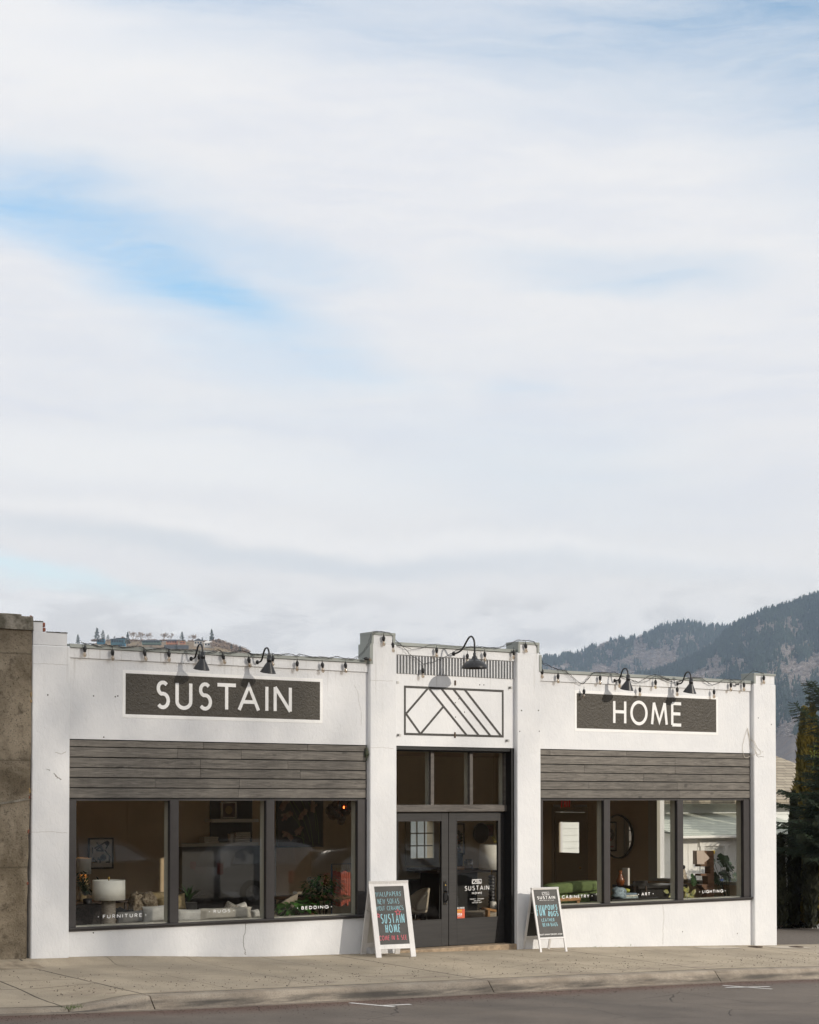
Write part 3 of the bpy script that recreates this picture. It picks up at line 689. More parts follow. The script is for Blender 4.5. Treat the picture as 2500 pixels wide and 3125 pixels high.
# fluted band
fb = MB(); f0 = MB().box(16.14, 18.53, -.004, .001, 4.29, 4.575)
o = build('fluted_panel', f0, M_GROOVE, shop)
for i in range(41):
    x = 16.15+i*(2.37/40); fb.box(x-.010, x+.010, -.022, -.0042, 4.292, 4.572, .003)
build('rib', fb, M_WHITE, o)
# small steel sign brackets and screw holes
M_STEEL = mat('galvanised_steel', (.45,.45,.44), .4, metal=.7)
for i, (c, x, y) in enumerate((('C',392,608),('C',1300,650),('C',410,1028),('C',1275,1072))):
    q = CY(c, x, y, 0); m = MB().box(q.x-.045, q.x+.045, -.006, 0, q.z-.018, q.z+.018); m.box(q.x-.02, q.x-.014, -.05, -.006, q.z-.018, q.z+.018); build('sign_bracket', m, M_STEEL, shop)
for (c, x, y, dz_) in (('C',860,612,.04),('C',858,1028,.045)):
    q = CY(c, x, y, 0); m = MB().box(q.x-.014, q.x+.014, -.012, 0, q.z-dz_, q.z+dz_, .003); build('rusty_bracket', m, M_CAST, shop)
for (c, x, y) in (('C',1057,627),('C',1090,628),('C',862,770),('C',935,845),('C',890,740),('C',863,885),('C',1365,833),('C',1502,833),('C',1352,1000),('A',828,1045),('A',747,716),('A',940,716),('A',920,722),('A',362,710),('D',255,1100),('D',265,1318),('D',80,1102),('E',1052,1178),('E',1190,1248),('F',745,1168),('J',865,1550),('J',288,1530),('E',510,840)):
    q = CY(c, x, y, 0); pl = -.079 if (10.08 < q.x < 10.63 or 15.63 < q.x < 16.13 or 18.53 < q.x < 19.03 or q.x > 24.03) else 0
    build('screw_hole', MB().lathe([(.011,0),(.007,.003),(0,.003)], (q.x, pl, q.z), 7, M=Matrix.Rotation(PI/2, 3, 'X')), M_DRIP, shop)
# hairline cracks
M_CRACK = mat('crack', (.16,.14,.12), .9)
M_CRACK2 = mat('fine_crack', (.42,.40,.37), .9)
def crack(pts, w_, Y, mt):
    P = [CY(c, x, y, Y) for c, x, y in pts]; q = [(p.x, p.z) for p in P]; z = []
    for a, b in zip(q, q[1:]):
        for i in range(7): t = i/7; z.append((lerp(a[0],b[0],t)+random.gauss(0,.005), lerp(a[1],b[1],t)+random.gauss(0,.003)))
    z.append(q[-1]); m = MB(); m.stroke(z, w_, wallfr(Y), .0008); build('crack', m, mt, shop)
crack([('G',465,1280),('G',450,1400),('G',437,1470),('G',452,1540),('G',462,1585)], .007, 0, M_CRACK)
crack([('A',432,1333),('A',455,1365),('A',490,1382)], .009, -.078, M_CRACK)
crack([('A',378,1298),('A',398,1312)], .006, -.078, M_CRACK)
crack([('B',1262,630),('B',1290,700),('B',1300,780),('B',1315,870),('B',1310,950)], .004, 0, M_CRACK2)
crack([('A',440,1165),('A',485,1180),('A',528,1162)], .006, -.078, M_CRACK2)
crack([('C',182,590),('C',260,593),('C',365,597)], .004, -.078, M_CRACK2)
crack([('C',182,1130),('C',260,1125),('C',372,1138)], .004, -.078, M_CRACK2)
crack([('I',1478,1160),('I',1490,1280),('I',1480,1420),('I',1482,1540)], .0035, 0, M_CRACK2)
crack([('A',268,458),('A',400,460),('A',545,468)], .004, -.078, M_CRACK2)
crack([('F',242,365),('F',400,362),('F',538,372)], .004, -.078, M_CRACK2)
crack([('E',1066,1535),('E',1068,1570),('E',1085,1588),('E',1120,1582),('E',1145,1588)], .006, -.078, M_CRACK)
crack([('J',78,1240),('J',95,1330),('J',82,1500),('J',80,1670)], .003, 0, M_CRACK2)

# display windows
def window(x0, x1, posts, words):
    fm = MB(); zt, zb = 2.334, .572
    for a, b in posts: fm.box(a, b, .012, .085, zb, zt, .004)
    fm.box(x0, x1, .02, .084, 2.312, zt); 
    o = build('window_frame', fm, M_FRAME, shop)
    inn = MB()
    for a, b in posts: inn.box(a+.006, b-.002, .086, .20, .585, 2.33)
    inn.box(x0, x1, .0865, .30, .555, .58); build('inner_stop', inn, M_CREAM, o)
    build('window_sill', MB().box(x0-.012, x1+.006, -.045, .085, .545, .572, .004).box(x0-.004, x1, -.022, .08, .520, .5445, .003), M_FRAME, o)
    for i in range(3):
        a, b = posts[i][1]-.004, posts[i+1][0]+.004
        build('pane', MB().box(a, b, .074, .0775, .572, 2.315), M_GLASS, o)
    for s_, c, xl, xr, yt, yb, d1, d2 in words:
        a = CY(c, xl, yb, .073); b = CY(c, xr, yb, .073); zt_ = CY(c, xl, yt, .073).z; m = MB(); f = wallfr(.0735); sw = (zt_-a.z)*.20
        text(m, s_, a.x, b.x, a.z, zt_, sw, f, .0012, gap=.26)
        for d in (d1, d2): m.disc(CY(c, d, yb, .073).x, (a.z+zt_)/2, sw*.75, f, .0012)
        build('window_lettering', m, M_LETTER, o)
window(10.65, 15.635, [(10.65,10.785),(12.235,12.378),(13.832,13.975),(15.462,15.634)],
       [('FURNITURE','F',820,1132,1024,1055,785,1163),('RUGS','G',160,317,1160,1191,120,350),('BEDDING','G',985,1238,1127,1159,950,1268)])
window(19.03, 24.03, [(19.03,19.150),(20.492,20.632),(22.205,22.348),(23.85,24.03)],
       [('CABINETRY','I',495,762,1064,1095,455,790),('ART','I',1272,1356,1036,1067,1243,1385),('LIGHTING','J',497,713,1093,1126,468,738)])
# doorway: transom, rail and two doors
dw = MB()
dw.box(18.47, 18.545, .0, .215, -.1, 3.165); dw.box(16.12, 16.14, .0, .215, -.1, 3.165)
dw.box(16.12, 18.53, .02, .1, 3.11, 3.165); dw.box(16.12, 18.47, .1, .2, 3.085, 3.165)
dfr = build('doorway_frame', dw, M_IRON, shop)
tf = MB()
for a, b in ((16.13,16.17),(16.945,17.01),(17.725,17.79),(18.44,18.47)): tf.box(a, b, .14, .20, 2.235, 3.09, .003)
tf.box(16.13, 18.47, .141, .199, 2.2325, 2.246); to = build('transom_window', tf, M_RAIL, shop)
ti = MB()
for a, b in ((16.945,17.0),(17.725,17.78),(18.44,18.47)): ti.box(a+.004, b, .2165, .30, 2.235, 3.09)
build('inner_stop', ti, M_CREAM, to)
for a, b in ((16.165,16.95),(17.005,17.73),(17.785,18.445)): build('pane', MB().box(a, b, .208, .2115, 2.235, 3.09), M_GLASS, to)
build('door_rail', MB().box(16.135, 18.468, .115, .215, 2.135, 2.232, .004), M_RAIL, shop)
M_THRESH = mat('worn_threshold', (.36,.27,.18), .8, .3, 12, .3, 60)
th_ = MB(); th_.box(16.1, 18.53, -.07, .4, -.12, -.008, .012); build('threshold', th_, M_THRESH, shop)
M_BRASS = mat('brass', (.55,.36,.10), .35, metal=.8)
for (a, b, g0, g1, side) in ((16.145, 17.322, 16.335, 17.185, 0), (17.332, 18.465, 17.495, 18.335, 1)):
    d = MB(); y0, y1 = .18, .225; zb, zt = .0, 2.13; gz0, gz1 = .425, 1.985
    d.box(a, g0, y0, y1, zb, zt, .003); d.box(g1, b, y0, y1, zb, zt, .003); d.box(g0, g1, y0, y1, gz1, zt); d.box(g0, g1, y0, y1, zb, gz0)
    e = .012
    d.box(g0-e, g1+e, y0-.006, y0-.0005, gz1, gz1+e); d.box(g0-e, g1+e, y0-.006, y0-.0005, gz0-e, gz0); d.box(g0-e, g0, y0-.006, y0-.0005, gz0, gz1); d.box(g1, g1+e, y0-.006, y0-.0005, gz0, gz1)
    do = build('door', d, M_DOOR, shop)
    build('pane', MB().box(g0-.002, g1+.002, .20, .204, gz0-.002, gz1+.002), M_GLASS, do)
    if side == 0:
        hx = 17.255; hm = MB().box(hx-.03, hx+.03, .168, .18, .655, 1.03, .004)
        hm.tube([(hx,.168,.87),(hx,.12,.86),(hx,.105,.80),(hx,.115,.73),(hx,.168,.70)], [.010,.014,.013,.012,.009], 8)
        hm.box(hx-.015, hx+.015, .135, .168, .872, .885, .003)
        build('door_handle', hm, M_BLACK, do)
        bm_ = MB()
        for sx_, sz_ in ((-.02,.67),(.02,.67),(-.02,1.015),(.02,1.015),(-.02,.85),(.02,.85)): bm_.lathe([(.004,0),(0,.003)], (hx+sx_,.167,sz_), 6, M=Matrix.Rotation(PI/2,3,'X'))
        bm_.lathe([(.012,0),(.010,.004),(0,.004)], (hx,.167,.965), 12, M=Matrix.Rotation(PI/2,3,'X')); build('door_lock', bm_, M_BRASS, do)
    else:
        m = MB(); f = wallfr(.198)
        def tx(s_, xl, xr, yt, yb, swk, gap=.24):
            p0 = CY('H', xl, yb, .198); p1 = CY('H', xr, yb, .198); zt_ = CY('H', xl, yt, .198).z
            text(m, s_, p0.x, p1.x, p0.z, zt_, (zt_-p0.z)*swk, f, .001, gap=gap)
        p0 = CY('H', 1112, 917, .198); p1 = CY('H', 1200, 917, .198); logo(m, p0.x, p1.x, p0.z, CY('H',1112,875,.198).z, .0075, f, .001)
        tx('SUSTAIN', 1042, 1272, 938, 981, .12); tx('HOME', 1112, 1204, 994, 1015, .18, .3)
        tx('TUESDAY - SATURDAY', 1090, 1223, 1056, 1066, .2); tx('10AM TO 5PM', 1128, 1188, 1073, 1082, .2); tx('(541)436-3397', 1112, 1203, 1089, 1100, .2)
        build('door_lettering', m, M_LETTER, do)
        q0 = CY('H', 962, 1245, .196); q1 = CY('H', 1043, 1240, .196); zt_ = CY('H', 962, 1132, .196).z; zm = CY('H', 962, 1156, .196).z
        st = build('window_sticker', MB().box(q0.x, q1.x, .195, .199, q0.z, zm), mat('orange_red_sticker', (.62,.11,.05), .5), do)
        build('sticker_header', MB().box(q0.x, q1.x, .1945, .199, zm, zt_), mat('black_sticker', (.02,.02,.02), .5), st)
        m = MB(); f = wallfr(.1935); h = zm-q0.z; wd = q1.x-q0.x
        text(m, '2023 SPONSOR', q0.x+.01, q1.x-.01, zm+.006, zt_-.008, .004, f, .001)
        text(m, 'OPEN', q0.x+.01, q0.x+wd*.66, q0.z+h*.36, q0.z+h*.58, .009, f, .001, gap=.15); text(m, 'STUDIOS', q0.x+.01, q0.x+wd*.66, q0.z+h*.24, q0.z+h*.33, .004, f, .001)
        build('sticker_lettering', m, M_LETTER, st)
        m = MB(); text(m, 'GORGE', q0.x+.01, q0.x+wd*.66, q0.z+h*.80, q0.z+h*.95, .007, f, .001, gap=.15); text(m, 'ARTISTS', q0.x+.01, q0.x+wd*.66, q0.z+h*.62, q0.z+h*.74, .005, f, .001, gap=.15)
        build('sticker_lettering', m, mat('yellow_print', (.75,.5,.04), .5), st)
# shell of the building and its rooms
M_WALLIN = mat('warm_interior_plaster', (.58,.45,.29), .8, .06, 2)
M_CEIL = mat('ceiling_paint', (.45,.35,.23), .8)
def floorw(t, pos, c, b, g):
    br = t.new('ShaderNodeTexBrick'); t.l.new(pos, br.inputs[0]); br.inputs['Scale'].default_value = 1; br.inputs['Brick Width'].default_value = 1.4; br.inputs['Row Height'].default_value = .11; br.inputs['Mortar Size'].default_value = .003
    br.inputs['Color1'].default_value = (.16,.10,.06,1); br.inputs['Color2'].default_value = (.22,.145,.09,1); br.inputs['Mortar'].default_value = (.03,.02,.015,1); return br.outputs[0]
M_FLOOR = mat('oak_floor', (.2,.13,.08), .4, fn=floorw)
fl2 = MB().box(10.3, 24.4, .226, 6.5, -.2, .01); build('floor', fl2, M_FLOOR, shop)
build('ceiling', MB().box(10.3, 24.42, .21, 6.7, 3.2, 3.25), M_CEIL, shop)
build('roof', MB().box(10.1, 24.59, .401, 6.9, 4.05, 4.15), mat('roof_felt', (.12,.12,.12), .9), shop)
bw0, bw1 = CY('H',525,500,6.5), CY('H',742,500,6.5); bz0 = CY('H',525,678,6.5).z; bz1 = CY('H',525,325,6.5).z
iw = MB()
iw.box(17.3, bw0.x, 6.5, 6.7, -.5, 3.2); iw.box(bw1.x, 24.42, 6.5, 6.7, -.5, 3.2); iw.box(bw0.x, bw1.x, 6.5, 6.7, -.5, bz0); iw.box(bw0.x, bw1.x, 6.5, 6.7, bz1, 3.2)
build('interior_wall', iw, mat('sun_brightened_plaster', (.78,.70,.53), .8, .04, 2), shop); iw = MB()  # back wall paler than the other plaster: sunlight behind the doors put into colour
iw.box(10.3, 17.3, 4.2, 4.4, -.5, 3.2); iw.box(17.3, 17.42, 4.4, 6.5, -.5, 3.2); iw.box(10.3, 10.5, .21, 4.2, -.5, 3.2)
build('interior_wall', iw, M_WALLIN, shop)
# side wall: display window y .5-2.85, door opening y 5.1-5.78 glazed
sw_ = MB(); X0, X1 = 24.42, 24.60; SZ0, SZ1 = .80, 2.55
D0, D1 = 4.95, 5.88
sw_.box(X0, X1, .19, .42, -.9, 4.1); sw_.box(X0, X1, .42, 2.84, -.9, SZ0); sw_.box(X0, X1, .42, 2.84, SZ1, 4.1)
sw_.box(X0, X1, 2.84, D0, -.9, 4.1); sw_.box(X0, X1, D0, D1, 2.10, 4.1); sw_.box(X0, X1, D1, 6.9, -.9, 4.1); sw_.box(X0, X1, D0, D1, -.9, 0.0)
build('side_wall', sw_, M_WHITE, shop)
so_ = MB().box(24.395, 24.4195, .19, .42, 0, 3.2); so_.box(24.395, 24.4195, 3.06, D0-.08, 0, 3.2); so_.box(24.395, 24.4195, D1+.08, 6.5, 0, 3.2); so_.box(24.395, 24.4195, .42, 3.06, 0, SZ0-.06); so_.box(24.395, 24.4195, .42, 3.06, SZ1+.04, 3.2); so_.box(24.395, 24.4195, D0-.08, D1+.08, 2.22, 3.2)
build('interior_wall', so_, M_WALLIN, shop)
sf = MB(); sf.box(24.37, 24.45, 2.80, 2.92, SZ0, SZ1); sf.box(24.38, 24.42, 2.93, 3.06, SZ0-.06, SZ1+.04); sf.box(24.37, 24.55, .42, 2.80, SZ0-.05, SZ0); sf.box(24.45, 24.5, .42, .47, SZ0, SZ1)
so2 = build('side_window', sf, M_CREAM, shop); build('pane', MB().box(24.47, 24.474, .42, 2.84, SZ0, SZ1), M_GLASS, so2)
M_DOORIN = mat('taupe_door_paint', (.40,.34,.25), .55)
sd_ = MB(); y0, y1 = 5.13, 5.76; z0, z1 = 1.23, 1.86
sd_.box(24.40, 24.44, D0, y0, .0, 2.06); sd_.box(24.40, 24.44, y1, D1, 0, 2.06); sd_.box(24.40, 24.44, y0, y1, 0, z0-.001); sd_.box(24.40, 24.44, y0, y1, z1, 2.06)
sdo = build('side_door', sd_, M_DOORIN, shop)
build('pane', MB().box(24.42, 24.424, y0, y1, z0, z1), M_GLASS, sdo)
pm = MB().box(24.385, 24.3995, 5.22, 5.66, .95, 1.0).box(24.385, 24.3995, 5.22, 5.66, .62, .65); build('door_panel', pm, M_DOORIN, sdo)
build('door_knob', MB().blob((24.37, 5.06, .93), (.03,.03,.03), 6), M_BRASS, sdo)
build('door_trim', MB().box(24.385, 24.40, D0-.10, D0-.01, 0, 2.17).box(24.385, 24.40, D1+.01, D1+.10, 0, 2.17).box(24.385, 24.40, D0-.01, D1+.01, 2.07, 2.17), M_DOORIN, sdo)
bwf = MB(); e = .035
bwf.box(bw0.x-.12, bw0.x, 6.46, 6.499, bz0-.14, bz1+.12); bwf.box(bw1.x, bw1.x+.12, 6.46, 6.499, bz0-.14, bz1+.12); bwf.box(bw0.x, bw1.x, 6.46, 6.499, bz0-.14, bz0); bwf.box(bw0.x, bw1.x, 6.46, 6.499, bz1, bz1+.12)
for i in (1, 2):
    x = lerp(bw0.x, bw1.x, i/3); bwf.box(x-.012, x+.012, 6.51, 6.53, bz0, bz1); z = lerp(bz0, bz1, i/3); bwf.box(bw0.x, bw1.x, 6.505, 6.509, z-.012, z+.012)
build('back_window', bwf, M_CREAM, shop)
# old iron bracket at the end of the left boards
q = CY('B', 1362, 1185, -.03)
m = MB(); m.blob((15.60,-.03,q.z+.02), (.028,.03,.05), 6, .5); m.tube([(15.6,-.03,q.z+.11),(15.595,-.035,q.z+.02),(15.59,-.03,q.z-.10)], [.012,.018,.008], 7); m.box(15.575, 15.622, -.012, .006, q.z-.04, q.z+.04, .005)
tag(build('shutter_hook', m, M_RUST), 'small corroded green and brown iron hook at the end of the left boarded band', 'hook')
# loop of white cable near the corner pillar
q = CY('E', 968, 1285, 0); m = MB()
m.tube([(q.x+dx_, -.09 if q.x+dx_ > 24.02 else -.012, q.z+dz_) for dx_, dz_ in cr([(0,0),(-.09,-.2),(-.13,-.38),(-.07,-.53),(.06,-.50),(.13,-.42),(.10,-.30),(.02,-.06),(0,0),(.05,-.16),(.16,-.34),(.26,-.42),(.20,-.48),(.10,-.40),(.04,-.2),(.01,-.02)], 5)], .0035, 5)
tag(build('cable_loop', m, mat('white_cable', (.62,.58,.50), .5)), 'thin white cable looped from a nail beside the right corner pillar', 'cable')
# ================================================================== old concrete building on the left
def concmat(t, pos, c, b, g):
    o = t.mix(t.ramp(t.noise(pos, 1.6, 6, .62, .4), .32, .70), (.16,.13,.09), (.36,.305,.23))
    o = t.mix(t.math('MULTIPLY', t.ramp(t.noise(t.mapv(pos, loc=(2,5,1)), 5.5, 6, .7), .52, .68), .65), o, (.07,.055,.04))
    o = t.mix(t.math('MULTIPLY', t.ramp(t.noise(t.mapv(pos, loc=(7,1,4)), 1.1, 4, .5), .60, .70), .55), o, (.40,.36,.29))
    o = t.mix(t.math('MULTIPLY', t.ramp(t.noise(pos, 40, 4, .8), .55, .66), .8), o, (.035,.03,.022))
    s_ = t.new('ShaderNodeSeparateXYZ'); t.l.new(pos, s_.inputs[0])
    lift = t.math('PINGPONG', t.math('ADD', s_.outputs[2], t.math('MULTIPLY', t.noise(pos, 3, 3), .04)), .72)
    o = t.mix(t.math('MULTIPLY', t.ramp(lift, .0, .02, 1., 0.), .5), o, (.06,.05,.035))
    set_bump(t, b, t.math('ADD', t.noise(pos, 9, 7, .72), t.math('MULTIPLY', t.noise(pos, 70, 4, .8), .45)), .03, 1.)
    return o
M_CONC = mat('old_board_marked_concrete', (.2,.17,.12), .95, fn=concmat, spec=.2)
M_CONC2 = mat('pale_coping_concrete', (.34,.31,.26), .95, .45, 7, .9, 18, col2=(.10,.09,.065))
M_OCHRE = mat('crumbling_mortar', (.30,.21,.10), .9, .3, 30)
cb = thing('concrete_building', 'old brown stained concrete building butting against the left end of the white shop', 'building', (7.5, 0, 0))
m = MB(); EZ = fr_(-.6, 4.62, 60); ed = []
for z in EZ: ed.append(10.07-.03*sm(3.6, 0, z)*2.0+.012*mn.noise(Vector((z*4, 1, 2)))+.008*mn.noise(Vector((z*17, 1, 2))))
for (za, xa), (zb_, xb) in zip(zip(EZ, ed), zip(EZ[1:], ed[1:])):
    m.quad((5,-.085,za),(xa,-.085,za),(xb,-.085,zb_),(5,-.085,zb_)); m.quad((xa,-.085,za),(xa,-.0,za),(xb,-.0,zb_),(xb,-.085,zb_))
m.box(-6, 5, -.085, 9, -.6, 4.62); m.box(5, 10.06, .0, 9, -.6, 4.62)
build('wall', m, M_CONC, cb)
m = MB(); n = 60
for i in range(n):
    x0 = lerp(5, 10.075, i/n); x1 = lerp(5, 10.075, (i+1)/n); z = 4.825+.012*mn.noise(Vector((x0*5,0,0)))-(.02 if i > n-3 else 0)
    m.box(x0, x1, -.115, .3, 4.621, z)
m.box(-6, 5, -.115, .3, 4.621, 4.82); build('coping', m, M_CONC2, cb)
for (zc, h) in ((4.79,.04),(3.75,.05),(3.66,.03),(2.45,.06),(2.36,.03),(1.9,.04),(1.2,.03)):
    xe = interp(zc, list(zip(EZ, ed))); build('exposed_brick', MB().blob((xe-.004, -.068, zc), (.016,.022,h*.8), 5, .5, .6), M_OCHRE if zc < 4 and zc > 2.4 else M_BRICK, cb)
m = MB()
m.stroke([(9.30,2.30),(9.55,2.27),(9.8,2.30),(10.02,2.34)], .025, lambda u, v, d: (u, -.085-d, v), .012)
build('plaster_ridge', m, M_CONC2, cb)
# sloped footing of rough concrete at the foot of both buildings
M_FOOT = mat('rough_footing', (.40,.33,.24), .9, .3, 6, .5, 70)
ft = sheet(fr_(4, 10.08, 24), [-.55,-.42,-.25,-.10,.02], lambda x, y: zwalk(x, -.55)+.004+.075*sm(-.55, -.12, y)+.008*mn.noise(Vector((x*3, y*5, 0))))
tag(build('footing', ft, M_FOOT), kind='structure')

# ================================================================== gooseneck wall lamps
RX = Matrix.Rotation(PI/2, 3, 'X')
def arm_lamp(name, label, x, zp, path, r, shade, cat='wall lamp', group=None, Y=0):
    t = thing(name, label, cat, (x, 0, zp), 0, group)
    pl = MB().lathe([(0,0),(.062,0),(.064,.004),(.060,.014),(.040,.018),(.022,.026),(.018,.04),(0,.04)], (x,Y,zp), 24, M=RX)
    build('wall_plate', pl, M_BLACK, t)
    P = cr(path, 6); build('arm', MB().tube([(x, -y, zp+z) for y, z in P], r, 10), M_BLACK, t)
    shade(t, x, zp+path[-1][1], -path[-1][0]); return t
def cone_shade(t, x, z, y):
    Mx = Matrix.Rotation(R(13), 3, 'X')
    n = MB().lathe([(0,.10),(.030,.10),(.032,.098),(.032,.07),(.036,.068),(.036,.0),(.034,-.002),(0,-.002)], (x,y,z-.06), 20); build('lamp_neck', n, M_BLACK, t)
    c = MB().lathe([(.034,.0),(.040,-.012),(.115,-.150),(.118,-.156),(.112,-.152),(.036,-.014),(0,-.01)], (x,y,z-.058), 32, M=Mx); build('lamp_shade', c, M_BLACK, t)
CP = [(.02,0),(.085,.0),(.135,.02),(.175,.08),(.21,.15),(.255,.19),(.31,.185),(.345,.135),(.355,.07),(.355,.04)]
q = [CY('A',1528,420,-.03).x, CY('B',488,448,-.03).x, CY('D',1095,780,-.03).x, CY('E',238,815,-.03).x]
for x, lb in zip(q, ('black gooseneck lamp with cone shade above the first S and U of SUSTAIN', 'black gooseneck lamp with cone shade above the letters A and I of SUSTAIN',
                     'black gooseneck lamp with cone shade above the letter H of HOME', 'black gooseneck lamp with cone shade above the letter E of HOME')):
    arm_lamp('gooseneck_lamp', lb, x, 4.35, CP, .013, cone_shade, group='gooseneck lamps with cone shades')
def dome_shade(t, x, z, y):
    n = MB().lathe([(0,.05),(.022,.05),(.024,.03),(.024,.0),(.04,-.012),(.045,-.05),(0,-.05)], (x,y,z), 20); build('lamp_neck', n, M_BLACK, t)
    c = MB().lathe([(.044,-.03),(.06,-.055),(.10,-.075),(.135,-.09),(.14,-.097),(.165,-.112),(.193,-.15),(.203,-.185),(.206,-.196),(.200,-.196),(.188,-.155),(.16,-.118),(.10,-.085),(0,-.06)], (x,y,z), 40); build('lamp_shade', c, M_BLACK, t)
    b_ = MB().blob((x,y,z-.13), (.03,.03,.045), 6); build('bulb', b_, M_LETTER, t)
xm = CY('C', 852, 378, -.03).x
arm_lamp('dome_lamp', 'large black gooseneck lamp with dome shade above the diamond and stripes emblem', xm, 4.645,
         [(.02,0),(.09,.005),(.20,.035),(.28,.09),(.36,.175),(.43,.235),(.50,.235),(.55,.17),(.562,.08),(.562,-.07)], .0145, dome_shade)

# ================================================================== string light along the parapet
sl_ = thing('string_light', 'long black string light with clear bulbs draped along the whole parapet', 'string light', (17.3, -.05, 4.5))
M_SOCK = mat('black_rubber', (.015,.015,.016), .55)
proto = None
def hang(x, y, z, tx=0., ty=0., cord=.03):
    global proto
    if proto is None:
        s_ = MB().lathe([(0,.012),(.008,.012),(.012,.004),(.024,-.012),(.027,-.03),(.022,-.055),(.019,-.075),(0,-.075)], (17.3,-.05,4.5), 12)
        s_.tube([(17.3,-.05,4.51),(17.3,-.05,4.55)], .004, 5)
        proto = build('bulb_socket', s_, M_SOCK, sl_); proto.location = (0,0,0)
        bb = MB().lathe([(.014,-.075),(.020,-.09),(.027,-.108),(.026,-.128),(.016,-.146),(0,-.152)], (17.3,-.05,4.5), 14)
        build('bulb_glass', bb, M_BULBGLASS, proto)
        fi = MB().tube([(17.293,-.05,4.42),(17.290,-.05,4.375),(17.3,-.05,4.392),(17.31,-.05,4.375),(17.307,-.05,4.42)], .0018, 5); build('filament', fi, M_FILA, proto)
        o = proto
    else:
        o = proto.copy(); S.collection.objects.link(o); o.parent = sl_
        for ch in proto.children: d = ch.copy(); S.collection.objects.link(d); d.parent = o
    o.location = (x-17.3, y+.05, z-4.5); o.rotation_euler = (tx, ty, random.uniform(0, .5) if tx == 0 else 0)
BL = [('A',678,322,0,.05),('A',897,350,0,-.05),('A',1150,355,0,-.25),('A',1347,362,0,-.05),('A',1590,385,0,.0),('B',208,385,0,-.3),('B',415,412,0,-.28),('B',608,400,0,0),('B',803,440,0,0),('B',1003,452,0,-.12),('B',1187,455,0,-.12),
      ('C',290,240,0,-.05),('C',362,292,0,-.1),('C',713,335,0,0),('C',604,498,0,0),('C',958,382,0,.0),('C',1096,368,0,-.1),('C',1328,352,0,0),('C',1423,300,0,-.12),
      ('D',327,668,0,-.03),('D',495,718,0,0),('D',768,878,0,0),('D',938,735,0,0),('D',1143,770,0,0),('D',1357,858,0,0),('D',1522,782,0,0),('E',232,858,0,0),('E',620,883,0,0),('E',797,810,0,0),('E',935,810,0,0),('E',1144,735,0,0)]
for c_, x_, y_, _, ty in BL:
    yy = -.115 if (c_, x_) in (('C',290),('C',1423),('E',1144)) else -.075
    p_ = CY(c_, x_, y_, yy); hang(p_.x, yy, p_.z, 0, ty)
p_ = CY('B', 1335, 418, -.09); hang(p_.x, -.11, p_.z, 0, -PI/2+.1)
cab = MB()
def run(pts, Y=-.06, r=.0042, jit=.004, n=7):
    P = []
    for c_, x_, y_, *yy in pts: P.append(CY(c_, x_, y_, yy[0] if yy else Y))
    out = []
    for a, b2 in zip(P, P[1:]):
        for i in range(n):
            t = i/n; out.append(a.lerp(b2, t)+Vector((random.gauss(0,jit), random.gauss(0,jit), random.gauss(0,jit)*(1 if 0 < i else .3))))
    out.append(P[-1]); cab.tube([tuple(v) for v in out], r, 5)
left = [('A',650,285),('A',665,298),('A',720,297),('A',742,308),('A',800,322),('A',832,305),('A',860,310),('A',885,318),('A',940,312),('A',960,325),('A',1040,325),('A',1090,315),('A',1140,325),('A',1160,350),('A',1200,345),('A',1270,336),('A',1320,328),('A',1350,345),('A',1450,345),('A',1520,350),('A',1560,345),('A',1590,360),('B',80,372),('B',140,362),('B',175,345),('B',210,372),('B',270,370),('B',340,350),('B',400,365),('B',445,382),('B',560,380),('B',600,375),('B',650,388),('B',735,378),('B',800,395),('B',820,380),('B',870,395),('B',930,405),('B',990,402),('B',1060,412),('B',1110,400),('B',1180,415),('B',1250,418),('B',1290,400),('B',1330,360,-.1),('B',1375,290,-.1),('B',1390,225,-.1),('B',1430,200,-.1),('C',290,203,-.1)]
run(left, -.05); run([(c_, x_+12, y_+4+4*math.sin(i*1.7), *r_) for i, (c_, x_, y_, *r_) in enumerate(left)], -.065, .0038)
run([('C',205,200,-.1),('C',290,205,-.1),('C',335,210,-.1),('C',375,262),('C',440,318),('C',500,385),('C',560,425),('C',603,460),('C',700,440),('C',780,405),('C',830,378),('C',870,350),('C',950,330),('C',1020,325),('C',1070,325),('C',1200,335),('C',1290,310),('C',1350,270,-.1),('C',1420,272,-.1),('C',1480,280,-.1),('D',262,390),('D',300,500),('D',340,612),('D',420,640),('D',490,665),('D',580,675),('D',600,705),('D',690,780),('D',757,820),('D',800,785),('D',860,705),('D',900,692),('D',1000,700),('D',1080,692),('D',1140,715),('D',1230,760),('D',1340,803),('D',1400,770),('D',1450,735),('D',1510,720),('D',1600,740),('D',1680,780),('E',100,770),('E',180,800),('E',240,805),('E',330,760),('E',400,748),('E',480,750),('E',560,812),('E',610,828),('E',670,810),('E',720,770),('E',790,772),('E',850,775),('E',925,775),('E',960,740,-.1),('E',1030,680,-.1),('E',1090,695,-.1),('E',1142,708,-.1)])
run([('C',350,232),('C',430,315),('C',520,345),('C',590,335),('C',670,305),('C',710,302),('C',830,318),('C',940,325),('C',1040,318),('C',1110,335),('C',1240,320),('C',1310,290),('C',1365,268,-.1),('D',130,362,-.1),('D',245,372,-.1),('D',290,470),('D',330,605),('D',400,560)][:17]+[('D',370,600),('D',430,645),('D',500,665),('D',560,672),('D',620,735),('D',690,800)], -.07, .0038)
run([('D',757,820),('D',830,740),('D',870,697),('D',1100,705),('D',1180,735),('D',1300,795),('D',1350,805),('D',1440,790),('D',1530,725),('D',1640,770),('E',40,735),('E',120,775),('E',200,805),('E',300,770),('E',350,752),('E',490,755),('E',540,800),('E',600,828)], -.07, .0038)
run([('E',800,778),('E',840,800),('E',860,830),('E',900,800),('E',930,778)], -.07)
